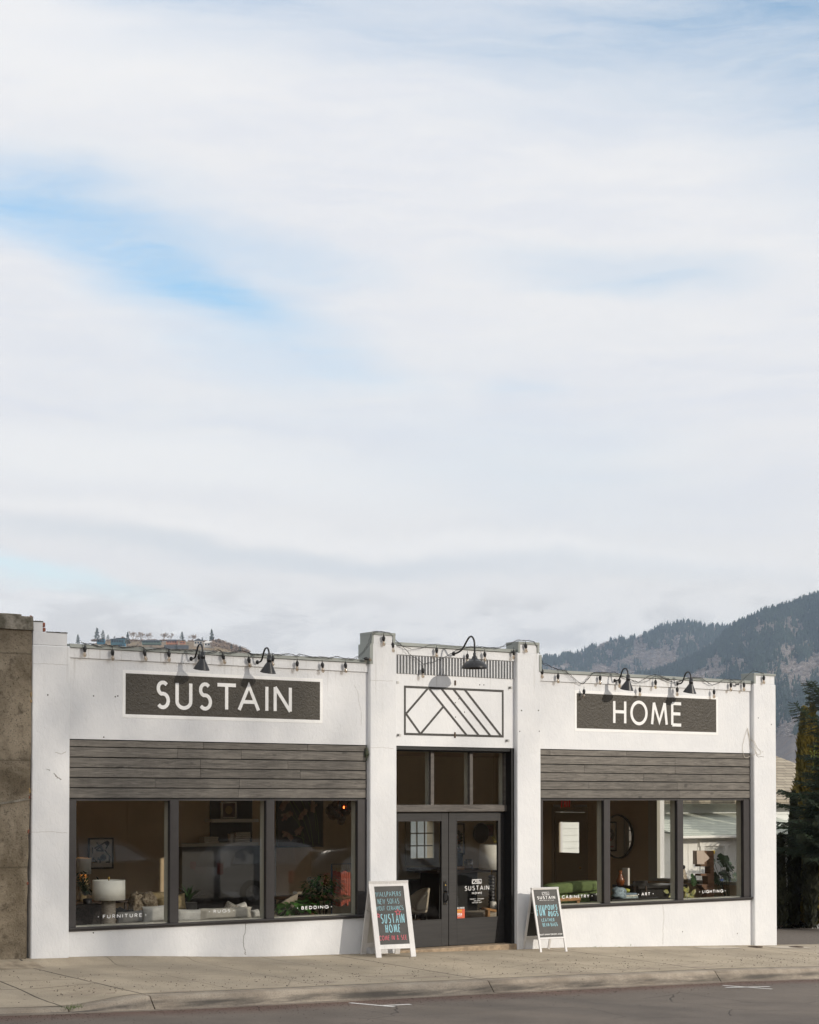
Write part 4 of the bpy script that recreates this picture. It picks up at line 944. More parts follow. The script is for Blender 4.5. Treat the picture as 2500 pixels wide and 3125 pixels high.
cab.box(*(lambda p_: (p_.x-.04, p_.x+.04, -.08, -.06, p_.z-.012, p_.z+.012))(CY('E', 865, 825, -.07)))
build('cable', cab, M_CABLE, sl_)

# ================================================================== pavement boards
M_CHALK = mat('blackboard', (.030,.029,.027), .55, .35, 6, .1, 30)
M_WWOOD = mat('whitewashed_wood', (.74,.73,.72), .6, .06, 8, .3, 40, stretch=(1,1,.3))
M_BLUE = mat('pale_blue_chalk', (.32,.60,.68), .8, .25, 90)
M_PINK = mat('pink_chalk', (.75,.16,.20), .8, .25, 90)
M_BOARDW = mat('whiteboard_panel', (.60,.58,.53), .5, .06, 3)
def aboard(label, cx, cy, rz, Wd, H, sp, bw, pw0, inner_mat, back_panel, z0, lines, pm):
    """A-frame; local u across, w up the slanted face, d outwards"""
    t = thing('a_frame_sign', label, 'a-frame sign', (cx, cy, z0), 0, 'pavement boards outside the shop')
    ux = Vector((math.cos(rz), math.sin(rz), 0)); fx = Vector((math.sin(rz), -math.cos(rz), 0)); top = math.sqrt(H*H-sp*sp)
    def fr(sgn):
        dn = (fx*sgn*sp+Vector((0,0,-top))); dn.normalize();
        nv = Vector((fx.x*sgn*top, fx.y*sgn*top, sp)).normalized()
        return lambda u, v, d: tuple(Vector((cx, cy, z0+top))+ux*u*1.0+dn*(H-v)+nv*d)
    F, B = fr(1), fr(-1)
    def bar(mb, f, u0, u1, v0, v1, d0, d1):
        n = len(mb.v); mb.v += [f(u0,v0,d0),f(u1,v0,d0),f(u1,v1,d0),f(u0,v1,d0),f(u0,v0,d1),f(u1,v0,d1),f(u1,v1,d1),f(u0,v1,d1)]
        for q_ in ((0,3,2,1),(4,5,6,7),(0,1,5,4),(1,2,6,5),(2,3,7,6),(3,0,4,7)): mb.f.append(tuple(n+i for i in q_)); mb.sm.append(0)
    for f, nm, pmn in ((F, 'front_frame', pm), (B, 'back_frame', inner_mat)):
        m = MB(); h = Wd/2; th = .022
        bar(m, f, -h, -h+bw, 0, H, -th, 0); bar(m, f, h-bw, h, 0, H, -th, 0)
        bar(m, f, -h+bw, h-bw, H-bw, H, -th, -.001); bar(m, f, -h+bw, h-bw, pw0-bw*.8, pw0, -th, -.001)
        o = build(nm, m, M_WWOOD, t)
        m = MB(); bar(m, f, -h+bw, h-bw, pw0, H-bw, -.014, -.009); build('blackboard_panel' if f is F else 'rear_panel', m, pmn, o)
        if f is F:
            iw_ = Wd-2*bw; ih = H-bw-pw0; U = lambda a: -h+bw+iw_*a; V = lambda a: pw0+ih*(1-a)
            ff = lambda u, v, d: F(u, v, -.009+d)
            for mt, items in lines:
                mm = MB()
                for it in items:
                    if it[0] == 'star':
                        _, a, b_, r_ = it; P = []
                        for k in range(10):
                            rr = r_*iw_*(1 if k % 2 == 0 else .42); an = PI/2+k*PI/5; P.append((U(a)+rr*math.cos(an), V(b_)+rr*math.sin(an)))
                        mm.stroke(P, .008, ff, .0012, off=.0022, closed=True)
                    elif it[0] == 'logo': _, a, c_, b0, b1, s_ = it; logo(mm, U(a), U(c_), V(b1), V(b0), s_, ff, .0012)
                    else:
                        s_, a, c_, b0, b1, sw, jt = it; text(mm, s_, U(a), U(c_), V(b1), V(b0), sw, ff, .0012, jt, gap=.24)
                build('chalk_lettering' if mt is not M_LETTER else 'printed_lettering', mm, mt, o)
    m = MB()
    for s_ in (-1, 1):
        p0 = Vector(F(s_*(Wd/2-.012), H*.62, -.02)); p1 = Vector(B(-s_*0+s_*(Wd/2-.012), H*.62, -.02)); m.tube([tuple(p0), tuple(p0.lerp(p1, .5)+Vector((0,0,-.02))), tuple(p1)], .003, 5)
    build('brace', m, M_STEEL, t)
    m = MB()
    for s_ in (-1, 1):
        c_ = Vector(F(s_*Wd*.3, H-.012, -.012)); m.box(c_.x-.03, c_.x+.03, c_.y-.002, c_.y+.03, c_.z+.005, c_.z+.013)
    build('hinge', m, M_STEEL, t); return t
aboard('white framed blackboard with blue and pink chalk reading WALLPAPERS, left of the doors', 15.74, -.40, R(-8), .67, 1.175, .28, .085, .20, M_BOARDW, 1, zwalk(15.7,-.5)-.005,
    [(M_BLUE, [('WALLPAPERS',.03,.89,.095,.175,.0055,.14),('NEW SOFAS',.08,.80,.215,.305,.0055,.14),('WOLF CERAMICS',.0,.92,.34,.415,.0052,.14),('SUSTAIN',.12,.92,.475,.64,.0135,.06),('HOME',.24,.74,.655,.80,.0145,.08)]),
     (M_PINK, [('COME IN & SEE',.0,.93,.845,.925,.0062,.12),('star',.04,.50,.07),('star',.72,.455,.10)])], M_CHALK)
aboard('slim white framed blackboard reading FUN POUFS RUGS, right of the doors', 18.86, -.37, R(-8), .515, 1.065, .28, .034, .245, M_CHALK, 0, zwalk(18.85,-.4)-.005,
    [(M_LETTER, [('logo',.36,.66,.055,.12,.0033),('SUSTAIN',.13,.89,.14,.205,.0075,0),('TIMELESS DESIGN | BUILT TO LAST',.2,.83,.222,.237,.002,0),('SUSTAININTERIORS.COM',.02,.97,.925,.955,.004,0)]),
     (M_BLUE, [('FUN',.02,.37,.325,.555,.013,.12),('POUFS',.41,.92,.325,.435,.012,.12),('RUGS',.50,.92,.455,.57,.012,.12),('LEATHER',.18,.72,.605,.675,.0065,.12),('BEAN BAGS',.20,.83,.70,.775,.0065,.12)])], M_CHALK)

# ================================================================== house and garage to the right
def shingles(t, pos, c, b, g):
    s_ = t.new('ShaderNodeSeparateXYZ'); t.l.new(pos, s_.inputs[0])
    br = t.new('ShaderNodeTexBrick'); t.l.new(t.comb(s_.outputs[0], t.math('MULTIPLY', s_.outputs[2], 1.0), 0.), br.inputs[0]); br.inputs['Scale'].default_value = 1
    br.inputs['Brick Width'].default_value = .32; br.inputs['Row Height'].default_value = c[3] if len(c) > 3 else .075; br.inputs['Mortar Size'].default_value = .006; br.offset = .37
    br.inputs['Color1'].default_value = (.30,.26,.20,1); br.inputs['Color2'].default_value = (.44,.39,.30,1); br.inputs['Mortar'].default_value = (.09,.075,.06,1)
    set_bump(t, b, br.outputs['Fac'], .01, .5)
    return t.mix(t.math('MULTIPLY', t.noise(pos, 30, 3, .7), .4), br.outputs[0], (.22,.19,.15))
M_SHING = mat('tan_asphalt_shingles', (.38,.34,.26), .9, fn=shingles)
def shingles2(t, pos, c, b, g):
    s_ = t.new('ShaderNodeSeparateXYZ'); t.l.new(pos, s_.inputs[0])
    br = t.new('ShaderNodeTexBrick'); t.l.new(t.comb(s_.outputs[0], s_.outputs[2], 0.), br.inputs[0]); br.inputs['Scale'].default_value = 1
    br.inputs['Brick Width'].default_value = .30; br.inputs['Row Height'].default_value = .036; br.inputs['Mortar Size'].default_value = .003; br.offset = .4
    br.inputs['Color1'].default_value = (.50,.53,.46,1); br.inputs['Color2'].default_value = (.60,.63,.55,1); br.inputs['Mortar'].default_value = (.16,.17,.15,1)
    return br.outputs[0]
M_SHING2 = mat('pale_green_grey_shingles', (.55,.58,.5), .9, fn=shingles2)
M_CLAP = mat('pale_clapboard', (.80,.83,.81), .6, .05, 4)
M_GWALL = mat('garage_white_panelling', (.88,.87,.83), .6, .04, 5)
def clap(mb, x0, x1, Y, z0, z1, step=.15, ax='y'):
    z = z0
    while z < z1-.01:
        h = min(step, z1-z)
        if ax == 'y': mb.poly([(x0,Y,z),(x0,Y-.022,z),(x0,Y-.004,z+h),(x0,Y,z+h)], (x1-x0,0,0))
        else: mb.poly([(Y,x0,z),(Y-.022,x0,z),(Y-.004,x0,z+h),(Y,x0,z+h)], (0,x1-x0,0))
        z += step
hs = thing('neighbouring_house', 'pale clapboard house with tan shingle roof behind the dark trees at the right edge', 'house', (31, 9, -1))
m = MB(); m.box(25.6, 38, 8.9, 16, -1.4, 2.34); clap(m, 25.6, 38, 8.9, -1.2, 2.34); build('wall', m, M_CLAP, hs)
m = MB(); rr0 = Vector((25.2, 8.5, 2.32)); hr = 4.30
m.v += [(25.0,8.45,2.30),(38.4,8.45,2.30),(34.9,12.3,hr),(25.0,12.3,hr),(38.4,16.3,2.3),(25.0,16.3,2.3)]
m.f += [(0,1,2,3),(1,4,2),(4,5,3,2),(0,3,5)]; m.sm += [0]*4
m.box(24.95, 38.45, 8.38, 8.45, 2.22, 2.32); build('roof', m, M_SHING, hs)
gr = thing('garage', 'small white panelled garage with pale shingle roof seen through the right shop window', 'garage', (31, 7, -1))
m = MB(); m.box(28.95, 33.6, 6.95, 8.85, -1.4, 1.50); x = 28.98
while x < 33.6: m.box(x, x+.012, 6.938, 6.95, -1.2, 1.48); x += .30
m.poly([(28.95,6.95,1.5),(28.95,8.85,1.5),(28.95,8.85,1.90)], (4.65,0,0)); build('wall', m, M_GWALL, gr)
m = MB().poly([(28.80,6.72,1.455),(28.80,6.72,1.515),(28.80,8.86,1.985),(28.80,8.86,1.925)], (4.95,0,0)); build('roof', m, M_SHING2, gr)
m = MB().box(28.80, 33.75, 6.64, 6.72, 1.44, 1.50, .01); build('gutter', m, M_GWALL, gr)
d0, d1 = AY(2147,2590,6.95), AY(2208,2590,6.95)
m = MB().box(d0.x, d1.x, 6.935, 6.95, -1., 1.22); go = build('door', m, mat('grey_door', (.55,.55,.52), .5), gr)
m = MB(); m.box(d0.x-.12, d0.x, 6.91, 6.949, -1, 1.34); m.box(d1.x, d1.x+.12, 6.91, 6.949, -1, 1.34); m.box(d0.x-.16, d1.x+.16, 6.90, 6.949, 1.25, 1.36); build('door_trim', m, M_GWALL, gr)
ys = AY(2176,2600,6.93); m = MB().box(ys.x-.06, ys.x+.06, 6.925, 6.934, ys.z-.05, ys.z+.03); build('notice', m, mat('yellow_notice', (.80,.55,.02), .5), go)
q = AY(2236,2700,6.4); M_BLUEB = mat('blue_plastic', (.02,.10,.42), .4)
m = MB().box(q.x-.28, q.x+.25, 6.2, 6.7, -1, q.z+.12, .03); t = thing('blue_bin', 'blue wheeled bin with yellow lid band beside the white garage', 'bin', (q.x, 6.4, -1)); build('body', m, M_BLUEB, t)
m = MB().box(q.x-.30, q.x+.27, 6.18, 6.72, q.z-.14, q.z-.02, .02); build('band', m, mat('yellow_plastic', (.75,.55,.02), .4), t)
# house behind the shop, seen through the back window
M_TEAL = mat('teal_siding', (.10,.22,.25), .6, .1, 3); M_CONCW = mat('white_board', (.8,.8,.78), .6)
bh = thing('teal_house', 'teal boarded house wall with white trim seen through the small paned back window', 'house', (22, 14, -1))
m = MB(); m.box(18.5, 27, 16.5, 20, -1, 5.5); clap(m, 18.5, 27, 16.5, -1, 5.5, .2); build('wall', m, M_TEAL, bh)
m = MB(); m.box(26.2, 27.1, 16.3, 16.48, 1.2, 2.0); m.poly([(26.8,16.4,1.5),(28.6,16.4,2.3),(28.6,16.4,2.05),(26.9,16.4,1.2)], (0,.08,0)); build('window', m, M_CONCW, bh)

# ================================================================== trees beside the drive
M_THUJA = mat('thuja_foliage', (.26,.19,.03), .7, .4, 2.2, island=.45, col2=(.10,.085,.018))
M_THUJA2 = mat('dark_hedge_foliage', (.028,.030,.012), .75, .4, 5, island=.5)
M_SPRUCE = mat('blue_spruce_needles', (.030,.060,.040), .6, .3, 5, island=.35, col2=(.045,.070,.028))
M_BARK = mat('bark', (.10,.075,.05), .9, .3, 10, .8, 40)
def sprays(mb, c, r, h, n, s0, lump=.25, seed=0, skirt=0., lean=0.):
    c = Vector(c); rg = random.Random(seed)
    for i in range(n):
        v = rg.random()**.85; a = rg.uniform(0, 2*PI)
        env = (1-(v-.3)/.7)**.6 if v > .3 else lerp(.72, 1, v/.3)
        rad = r*env*(1+lump*1.6*mn.noise(Vector((math.cos(a)*1.6, math.sin(a)*1.6, v*h*1.5+seed))))*rg.uniform(.62, 1.05)
        p = c+Vector((rad*math.cos(a)+lean*v, rad*math.sin(a), v*h))
        s = s0*rg.uniform(.6, 1.3); o = Vector((math.cos(a), math.sin(a), 0)); up = (Vector((0,0,1))+o*rg.uniform(.1,.6)+Vector((rg.gauss(0,.3),rg.gauss(0,.3),0))).normalized()
        sd_ = up.cross(o+Vector((rg.gauss(0,.6),rg.gauss(0,.6),0))).normalized()
        q0 = p-up*s*.5; mb.quad(q0, p+sd_*s*.32, p+up*s, p-sd_*s*.32)
def thuja(label, x, y, z0, h, r, mt, n, seed):
    t = thing('thuja_tree', label, 'tree', (x, y, z0), 0, 'columnar evergreens beside the drive')
    build('trunk', MB().tube([(x,y,z0),(x,y,z0+h*.5),(x,y,z0+h*.92)], [.05,.035,.008], 7), M_BARK, t)
    m = MB(); sprays(m, (x,y,z0+.05), r, h, n, .11, .35, seed); sprays(m, (x,y,z0+.05), r*.6, h*.93, n//3, .10, .2, seed+9); build('foliage', m, mt, t)
TZ = -.62
def tpos(px_, Y): return AY(px_, 2800, Y).x
for lb, px_, Y, ptop, rpx, mt, n, sdn in (
    ('golden brown columnar evergreen, left of the two pointed tops at the right edge', 2460, 6.6, 2172, 40, M_THUJA, 5200, 1),
    ('golden brown columnar evergreen, right of the two pointed tops at the right edge', 2484, 6.2, 2163, 30, M_THUJA, 4200, 2),
    ('dark columnar evergreen cut by the right edge of the picture', 2506, 5.6, 2230, 26, M_THUJA, 3600, 3),
    ('short dark columnar evergreen closest to the white corner pillar', 2383, 6.0, 2560, 15, M_THUJA2, 2200, 4),
    ('slim dark columnar evergreen between the corner pillar evergreen and the golden ones', 2425, 6.3, 2430, 17, M_THUJA2, 2800, 5),
    ('dark bushy columnar evergreen in front of the golden pair', 2475, 5.6, 2440, 18, M_THUJA2, 3000, 6)):
    X = tpos(px_, Y); top = AY(px_, ptop, Y).z; thuja(lb, X, Y, TZ, top-TZ, rpx/145*1.25, mt, int(n*1.5), sdn)
# blue spruce with drooping boughs
def needles(mb, pts, ln, dens, rg):
    for a, b2 in zip(pts, pts[1:]):
        d = (b2-a); L_ = d.length; d.normalize(); o = d.orthogonal().normalized()
        for i in range(max(1, int(L_*dens))):
            p = a.lerp(b2, rg.random()); an = rg.uniform(0, 2*PI); s_ = (o*math.cos(an)+d.cross(o)*math.sin(an)); v = (s_+d*.9).normalized()*ln*rg.uniform(.7,1.1); w_ = s_.cross(d)*.007
            mb.tri(p-w_, p+w_, p+v)
def spruce(label, x, y, z0, h, rmax, nb, seed, ln=.03, extra=()):
    rg = random.Random(seed); t = thing('spruce_tree', label, 'tree', (x, y, z0))
    build('trunk', MB().tube([(x,y,z0),(x,y,z0+h*.5),(x,y,z0+h)], [.11,.07,.01], 8), M_BARK, t)
    nd = MB(); br = MB()
    def bough(base, dirv, L_):
        P = []; n = 7; side = Vector((-dirv.y, dirv.x, 0)).normalized()
        for i in range(n+1):
            f = i/n; P.append(base+dirv*L_*f+Vector((0,0,-.30*L_*f*(1-f*.55)))+side*L_*.06*math.sin(f*3+base.z*7))
        br.tube([tuple(p) for p in P], .012, 4, taper=.003); needles(nd, P, ln, 260, rg)
        m_ = int(L_/.05)
        for k in range(m_):
            f = (k+1)/(m_+1); i = int(f*n); p = P[i].lerp(P[min(n, i+1)], f*n-i); l2 = (1-f*.75)*L_*.42
            for s_ in (-1, 1):
                dd = (dirv*.7+side*s_*rg.uniform(.7,1)+Vector((0,0,rg.uniform(-.75,.05)))).normalized(); q = [p, p+dd*l2*.5+Vector((0,0,-.02)), p+dd*l2+Vector((0,0,-.05*l2))]
                br.tube([tuple(v) for v in q], .004, 3, cap=False); needles(nd, q, ln, 240, rg)
    for i in range(nb):
        v = (i+.5)/nb; zz = lerp(1.15, z0+h, v**1.25); a = i*2.4+rg.uniform(-.3,.3); L_ = (rmax if zz < 2.5 else lerp(rmax*.62, .12, sm(2.5, z0+h, zz)))*rg.uniform(.72,1.05)
        bough(Vector((x,y,zz)), Vector((math.cos(a), math.sin(a), rg.uniform(-.05,.25)+.35*v)).normalized(), L_)
    for b_, d_, L_ in extra: bough(Vector(b_), Vector(d_).normalized(), L_)
    build('branches', br, M_BARK, t); build('needles', nd, M_SPRUCE, t); return t
X = AY(2540, 2600, 4.9).x
e1_, e2_, e3_ = AY(2450, 2087, 4.7), AY(2466, 2084, 4.6), AY(2424, 2152, 4.8)
ex = []
for e_ in (e1_, e2_, e3_):
    b0 = Vector((X, 4.9, e_.z-.55)); d_ = e_-b0; L_ = d_.length; ex.append((b0+Vector((0,0,.06)), d_+Vector((0,0,.17*L_)), L_))
spruce('blue green spruce with drooping boughs reaching in from the right edge', X, 4.9, -.65, 6.4, 1.5, 120, 5, .036, ex)
# leafy sprig of lighter green
q = AY(2487, 2290, 5.2); m = MB()
rg = random.Random(3)
for i in range(60):
    c_ = q+Vector((rg.gauss(0,.10), rg.gauss(0,.05), rg.gauss(0,.13)-abs(rg.gauss(0,.05)))); u = Vector((rg.gauss(0,1),rg.gauss(0,1),rg.gauss(0,1))).normalized()*.03; v = u.orthogonal().normalized()*.02; m.quad(c_-u, c_+v, c_+u, c_-v)
m.tube([(q.x+.05,5.35,q.z-.6),(q.x+.02,5.25,q.z-.3),tuple(q)], [.008,.006,.003], 5)
tag(build('young_shrub', m, mat('lime_leaves', (.26,.30,.04), .6, island=.3)), 'small lime green leafy shoot in front of the golden evergreens', 'shrub')

m = MB(); rg = random.Random(44)
for i in range(5200):
    x = rg.uniform(31.5, 38); y = 6.75+rg.gauss(0,.12); h = .55*rg.random()+.12*mn.noise(Vector((x*1.5,0,0))); c_ = Vector((x, y, -.75+max(0,h))); u = Vector((rg.gauss(0,1),rg.gauss(0,1),rg.gauss(0,1))).normalized()*.05; v = u.orthogonal().normalized()*.03; m.quad(c_-u, c_+v, c_+u, c_-v)
tag(build('low_hedge', m, M_THUJA2), 'low dark ivy hedge along the foot of the evergreens', 'hedge')
# ================================================================== hills and far woods
def hillmat(c1, c2, c3, sc_):
    def f(t, pos, c, b, g):
        o = t.mix(t.ramp(t.noise(pos, .012*sc_, 6, .65), .38, .62), c1, c2)
        o = t.mix(t.math('MULTIPLY', t.ramp(t.noise(t.mapv(pos, loc=(90,20,0)), .03*sc_, 5, .7), .5, .7), .7), o, c3)
        return t.mix(t.math('MULTIPLY', t.noise(pos, .25*sc_, 3, .8), .5), o, (.035,.03,.02))
    return f
M_HILLG = mat('dry_hill_grass', (.2,.15,.09), .95, fn=hillmat((.34,.25,.14), (.24,.17,.10), (.16,.14,.08), 4))
M_MTN = mat('mountain_scrub', (.15,.11,.09), .95, fn=hillmat((.22,.185,.165), (.16,.135,.12), (.30,.21,.155), 1))
M_CONIF = mat('conifer_wood', (.026,.046,.028), .8, island=.45)
M_SCRUB = mat('bare_oak_wood', (.40,.35,.315), .9, island=.40)
M_SCRUB2 = mat('bare_oak_twigs', (.30,.225,.165), .9, island=.35)
def prof(tab, x): return interp(x, tab)
class Hill:
    def __init__(s, name, tab, x0, x1, Z0, Z1, pyb, nx, nt, mt, rough, seed, shape=1., zvar=0.):
        s.tab, s.Z0, s.Z1, s.pyb, s.rough, s.seed, s.shape, s.zvar = tab, Z0, Z1, pyb, rough, seed, shape, zvar
        m = MB()
        for i in range(nx+1):
            for j in range(nt+1): m.v.append(tuple(s.at(lerp(x0, x1, i/nx), j/nt)))
            p = Vector(m.v[-1]); d = Vector((p.x, p.y+22.8, 0)).normalized()
            m.v.append(tuple(p+d*(Z1*.02)+Vector((0,0,-Z1*.01)))); m.v.append(tuple(p+d*(Z1*.05)+Vector((0,0,-(p.z)-100))))
        k_ = nt+3
        for i in range(nx):
            for j in range(nt+2): m.f.append((i*k_+j, (i+1)*k_+j, (i+1)*k_+j+1, i*k_+j+1)); m.sm.append(1)
        s.o = struct(name, m, mt)
    def at(s, px_, t):
        ry = prof(s.tab, px_); py = lerp(s.pyb, ry, t**s.shape)
        w = s.rough*(1-t**4)*min(1, t*4)
        f = 1+w*(mn.noise(Vector((px_*.006+s.seed, t*2.2, 0)))*1.0+mn.noise(Vector((px_*.02+s.seed, t*5., 3)))*.4)
        Z = lerp(s.Z0, s.Z1, t)*f
        return AZ(px_, py, Z)
RF = [(1500,2035),(1600,2016),(1640,2012),(1667,2009),(1705,2005),(1757,1999),(1792,1983),(1821,1975),(1853,1958),(1893,1953),(1919,1952),(1937,1949),(1980,1933),(2024,1916),(2053,1910),(2084,1904),(2107,1904),(2130,1911),(2174,1916),(2232,1918),(2300,1925),(2500,1960),(2700,2000)]
RN = [(1560,2190),(1700,2150),(1850,2105),(1950,2075),(2058,2034),(2110,2016),(2139,2000),(2174,1977),(2214,1940),(2232,1922),(2255,1906),(2290,1894),(2327,1872),(2377,1862),(2435,1841),(2500,1820),(2600,1790),(2750,1760),(3000,1740)]
far = Hill('far_mountain', RF, 1420, 2720, 3300, 5200, 2440, 110, 50, M_MTN, .07, 3.3)
near = Hill('mountain', RN, 1500, 3000, 1900, 4200, 2440, 130, 60, M_MTN, .11, 7.7)
RL = [(150,2060),(230,2000),(262,1975),(285,1966),(300,1959),(330,1957),(400,1957),(480,1959),(560,1957),(620,1960),(655,1964),(690,1971),(720,1980),(750,1995),(790,2018),(900,2070)]
hill = Hill('hill', RL, 140, 930, 1100, 1900, 2440, 80, 40, M_HILLG, .03, 1.1)
def cone_tmpl(sides=7, tiers=4, seed=0):
    rg = random.Random(seed); V = []; Fc = []
    for k in range(tiers):
        z0 = .08+.92*k/tiers; z1 = min(1., z0+.92/tiers*1.75); r = .21*(1-k/tiers)**.8+.025
        b = len(V)
        for i in range(sides):
            a = 2*PI*i/sides+k; rr = r*rg.uniform(.65,1.2); V.append((rr*math.cos(a), rr*math.sin(a), z0+rg.uniform(-.03,.03)))
        V.append((0,0,z1 if k < tiers-1 else 1.))
        for i in range(sides): Fc.append((b+i, b+(i+1)%sides, b+sides))
    return np.array(V), np.array(Fc)
def fuzz_tmpl(n=34, seed=0):
    rg = random.Random(seed); V = []; Fc = []
    for i in range(n):
        v = Vector((rg.gauss(0,1), rg.gauss(0,1), abs(rg.gauss(0,1))*.9)).normalized()*rg.uniform(.35,1)*.5; v.z *= 1.15; v.z += .25
        u = Vector((rg.gauss(0,1),rg.gauss(0,1),rg.gauss(0,1))).normalized()*.15; w_ = u.orthogonal().normalized()*.12; b = len(V)
        V += [tuple(v-u), tuple(v+w_), tuple(v+u*1.3)]; Fc.append((b, b+1, b+2))
    return np.array(V), np.array(Fc)
def scatter(name, tmpls, items, mt, label, cat):
    VV = []; FF = []; off = 0
    for (p, h, wd, k) in items:
        V, Fc = tmpls[k % len(tmpls)]; a = rng.uniform(0, 6.28); c_, s_ = math.cos(a), math.sin(a)
        X = (V[:,0]*c_-V[:,1]*s_)*wd+p[0]; Y = (V[:,0]*s_+V[:,1]*c_)*wd+p[1]; Z = V[:,2]*h+p[2]
        VV.append(np.stack([X,Y,Z],1)); FF.append(Fc+off); off += len(V)
    V = np.concatenate(VV).astype(np.float32); Fc = np.concatenate(FF).astype(np.int32)
    me = bpy.data.meshes.new(name); me.vertices.add(len(V)); me.vertices.foreach_set('co', V.ravel()); me.loops.add(Fc.size); me.loops.foreach_set('vertex_index', Fc.ravel())
    me.polygons.add(len(Fc)); me.polygons.foreach_set('loop_start', np.arange(len(Fc), dtype=np.int32)*3); me.polygons.foreach_set('loop_total', np.full(len(Fc), 3, dtype=np.int32)); me.update(calc_edges=True)
    me.materials.append(mt); o = bpy.data.objects.new(name, me); S.collection.objects.link(o); return tag(o, label, cat, kind='stuff')
CT = [cone_tmpl(7, 4, i) for i in range(5)]; FT = [fuzz_tmpl(34, i) for i in range(5)]
def woods(H, x0, x1, n, base_px, seed, bias=0.):
    con, scr = [], []; rg = random.Random(seed)
    for i in range(n):
        x = rg.uniform(x0, x1); t = 1-rg.random()**1.25*.98; p = H.at(x, t); Zd = (p-CAM).length
        if lerp(H.pyb, prof(H.tab, x), t) > (2250 if x > 2340 else 2125): continue
        d = mn.noise(Vector((x*.011+seed, t*5.5, 1)))+.6*mn.noise(Vector((x*.035+seed, t*16, 4)))+bias+(.34 if t > .94 else 0)
        k = Zd/F_PX
        if d > -.01+rg.gauss(0,.15): h = base_px*k*rg.uniform(.55,1.3); con.append(((p.x,p.y,p.z-h*.05), h, h*rg.uniform(.85,1.25), i))
        elif rg.random() < .95: h = base_px*k*rg.uniform(.30,.62); scr.append(((p.x,p.y,p.z-h*.15), h, h*rg.uniform(1.0,1.7), i))
    return con, scr
c1, s1 = woods(far, 1560, 2330, 13000, 17, 11, .0); c2, s2 = woods(near, 1800, 2640, 26000, 20, 23, .03)
scatter('far_wood', CT, c1+c2, M_CONIF, 'dark conifer woods covering the far mountain slopes', 'woods')
scatter('far_scrub', FT, s1+s2, M_SCRUB, 'pale leafless oak woods between the conifers on the mountain', 'woods')
ch_, sh_ = woods(hill, 250, 900, 7000, 9, 31, -.55)
sh2 = [it for it in sh_ if (it[0][2] > 0)][:900]
scatter('hill_scrub', FT, sh2, M_SCRUB2, 'brown leafless scrub on the low hill behind the left parapet', 'scrub')
def hz(x, y):                                            # distance of the left hill's surface at a surveyed point
    ry = prof(RL, x); t = min(1, max(0, (2440-y)/(2440-ry))); return lerp(1100, 1900, t)*.995, t
M_HGREY = mat('dark_grey_roofing', (.075,.08,.085), .8); 
HM = {k: mat('house_paint_'+k, c, .7) for k, c in dict(tan=(.42,.33,.22), teal=(.05,.13,.16), blue=(.06,.20,.30), orange=(.40,.17,.09), white=(.72,.70,.66), timber=(.50,.46,.40), green=(.10,.15,.12)).items()}
M_HWIN = mat('dark_house_window', (.02,.025,.03), .2)
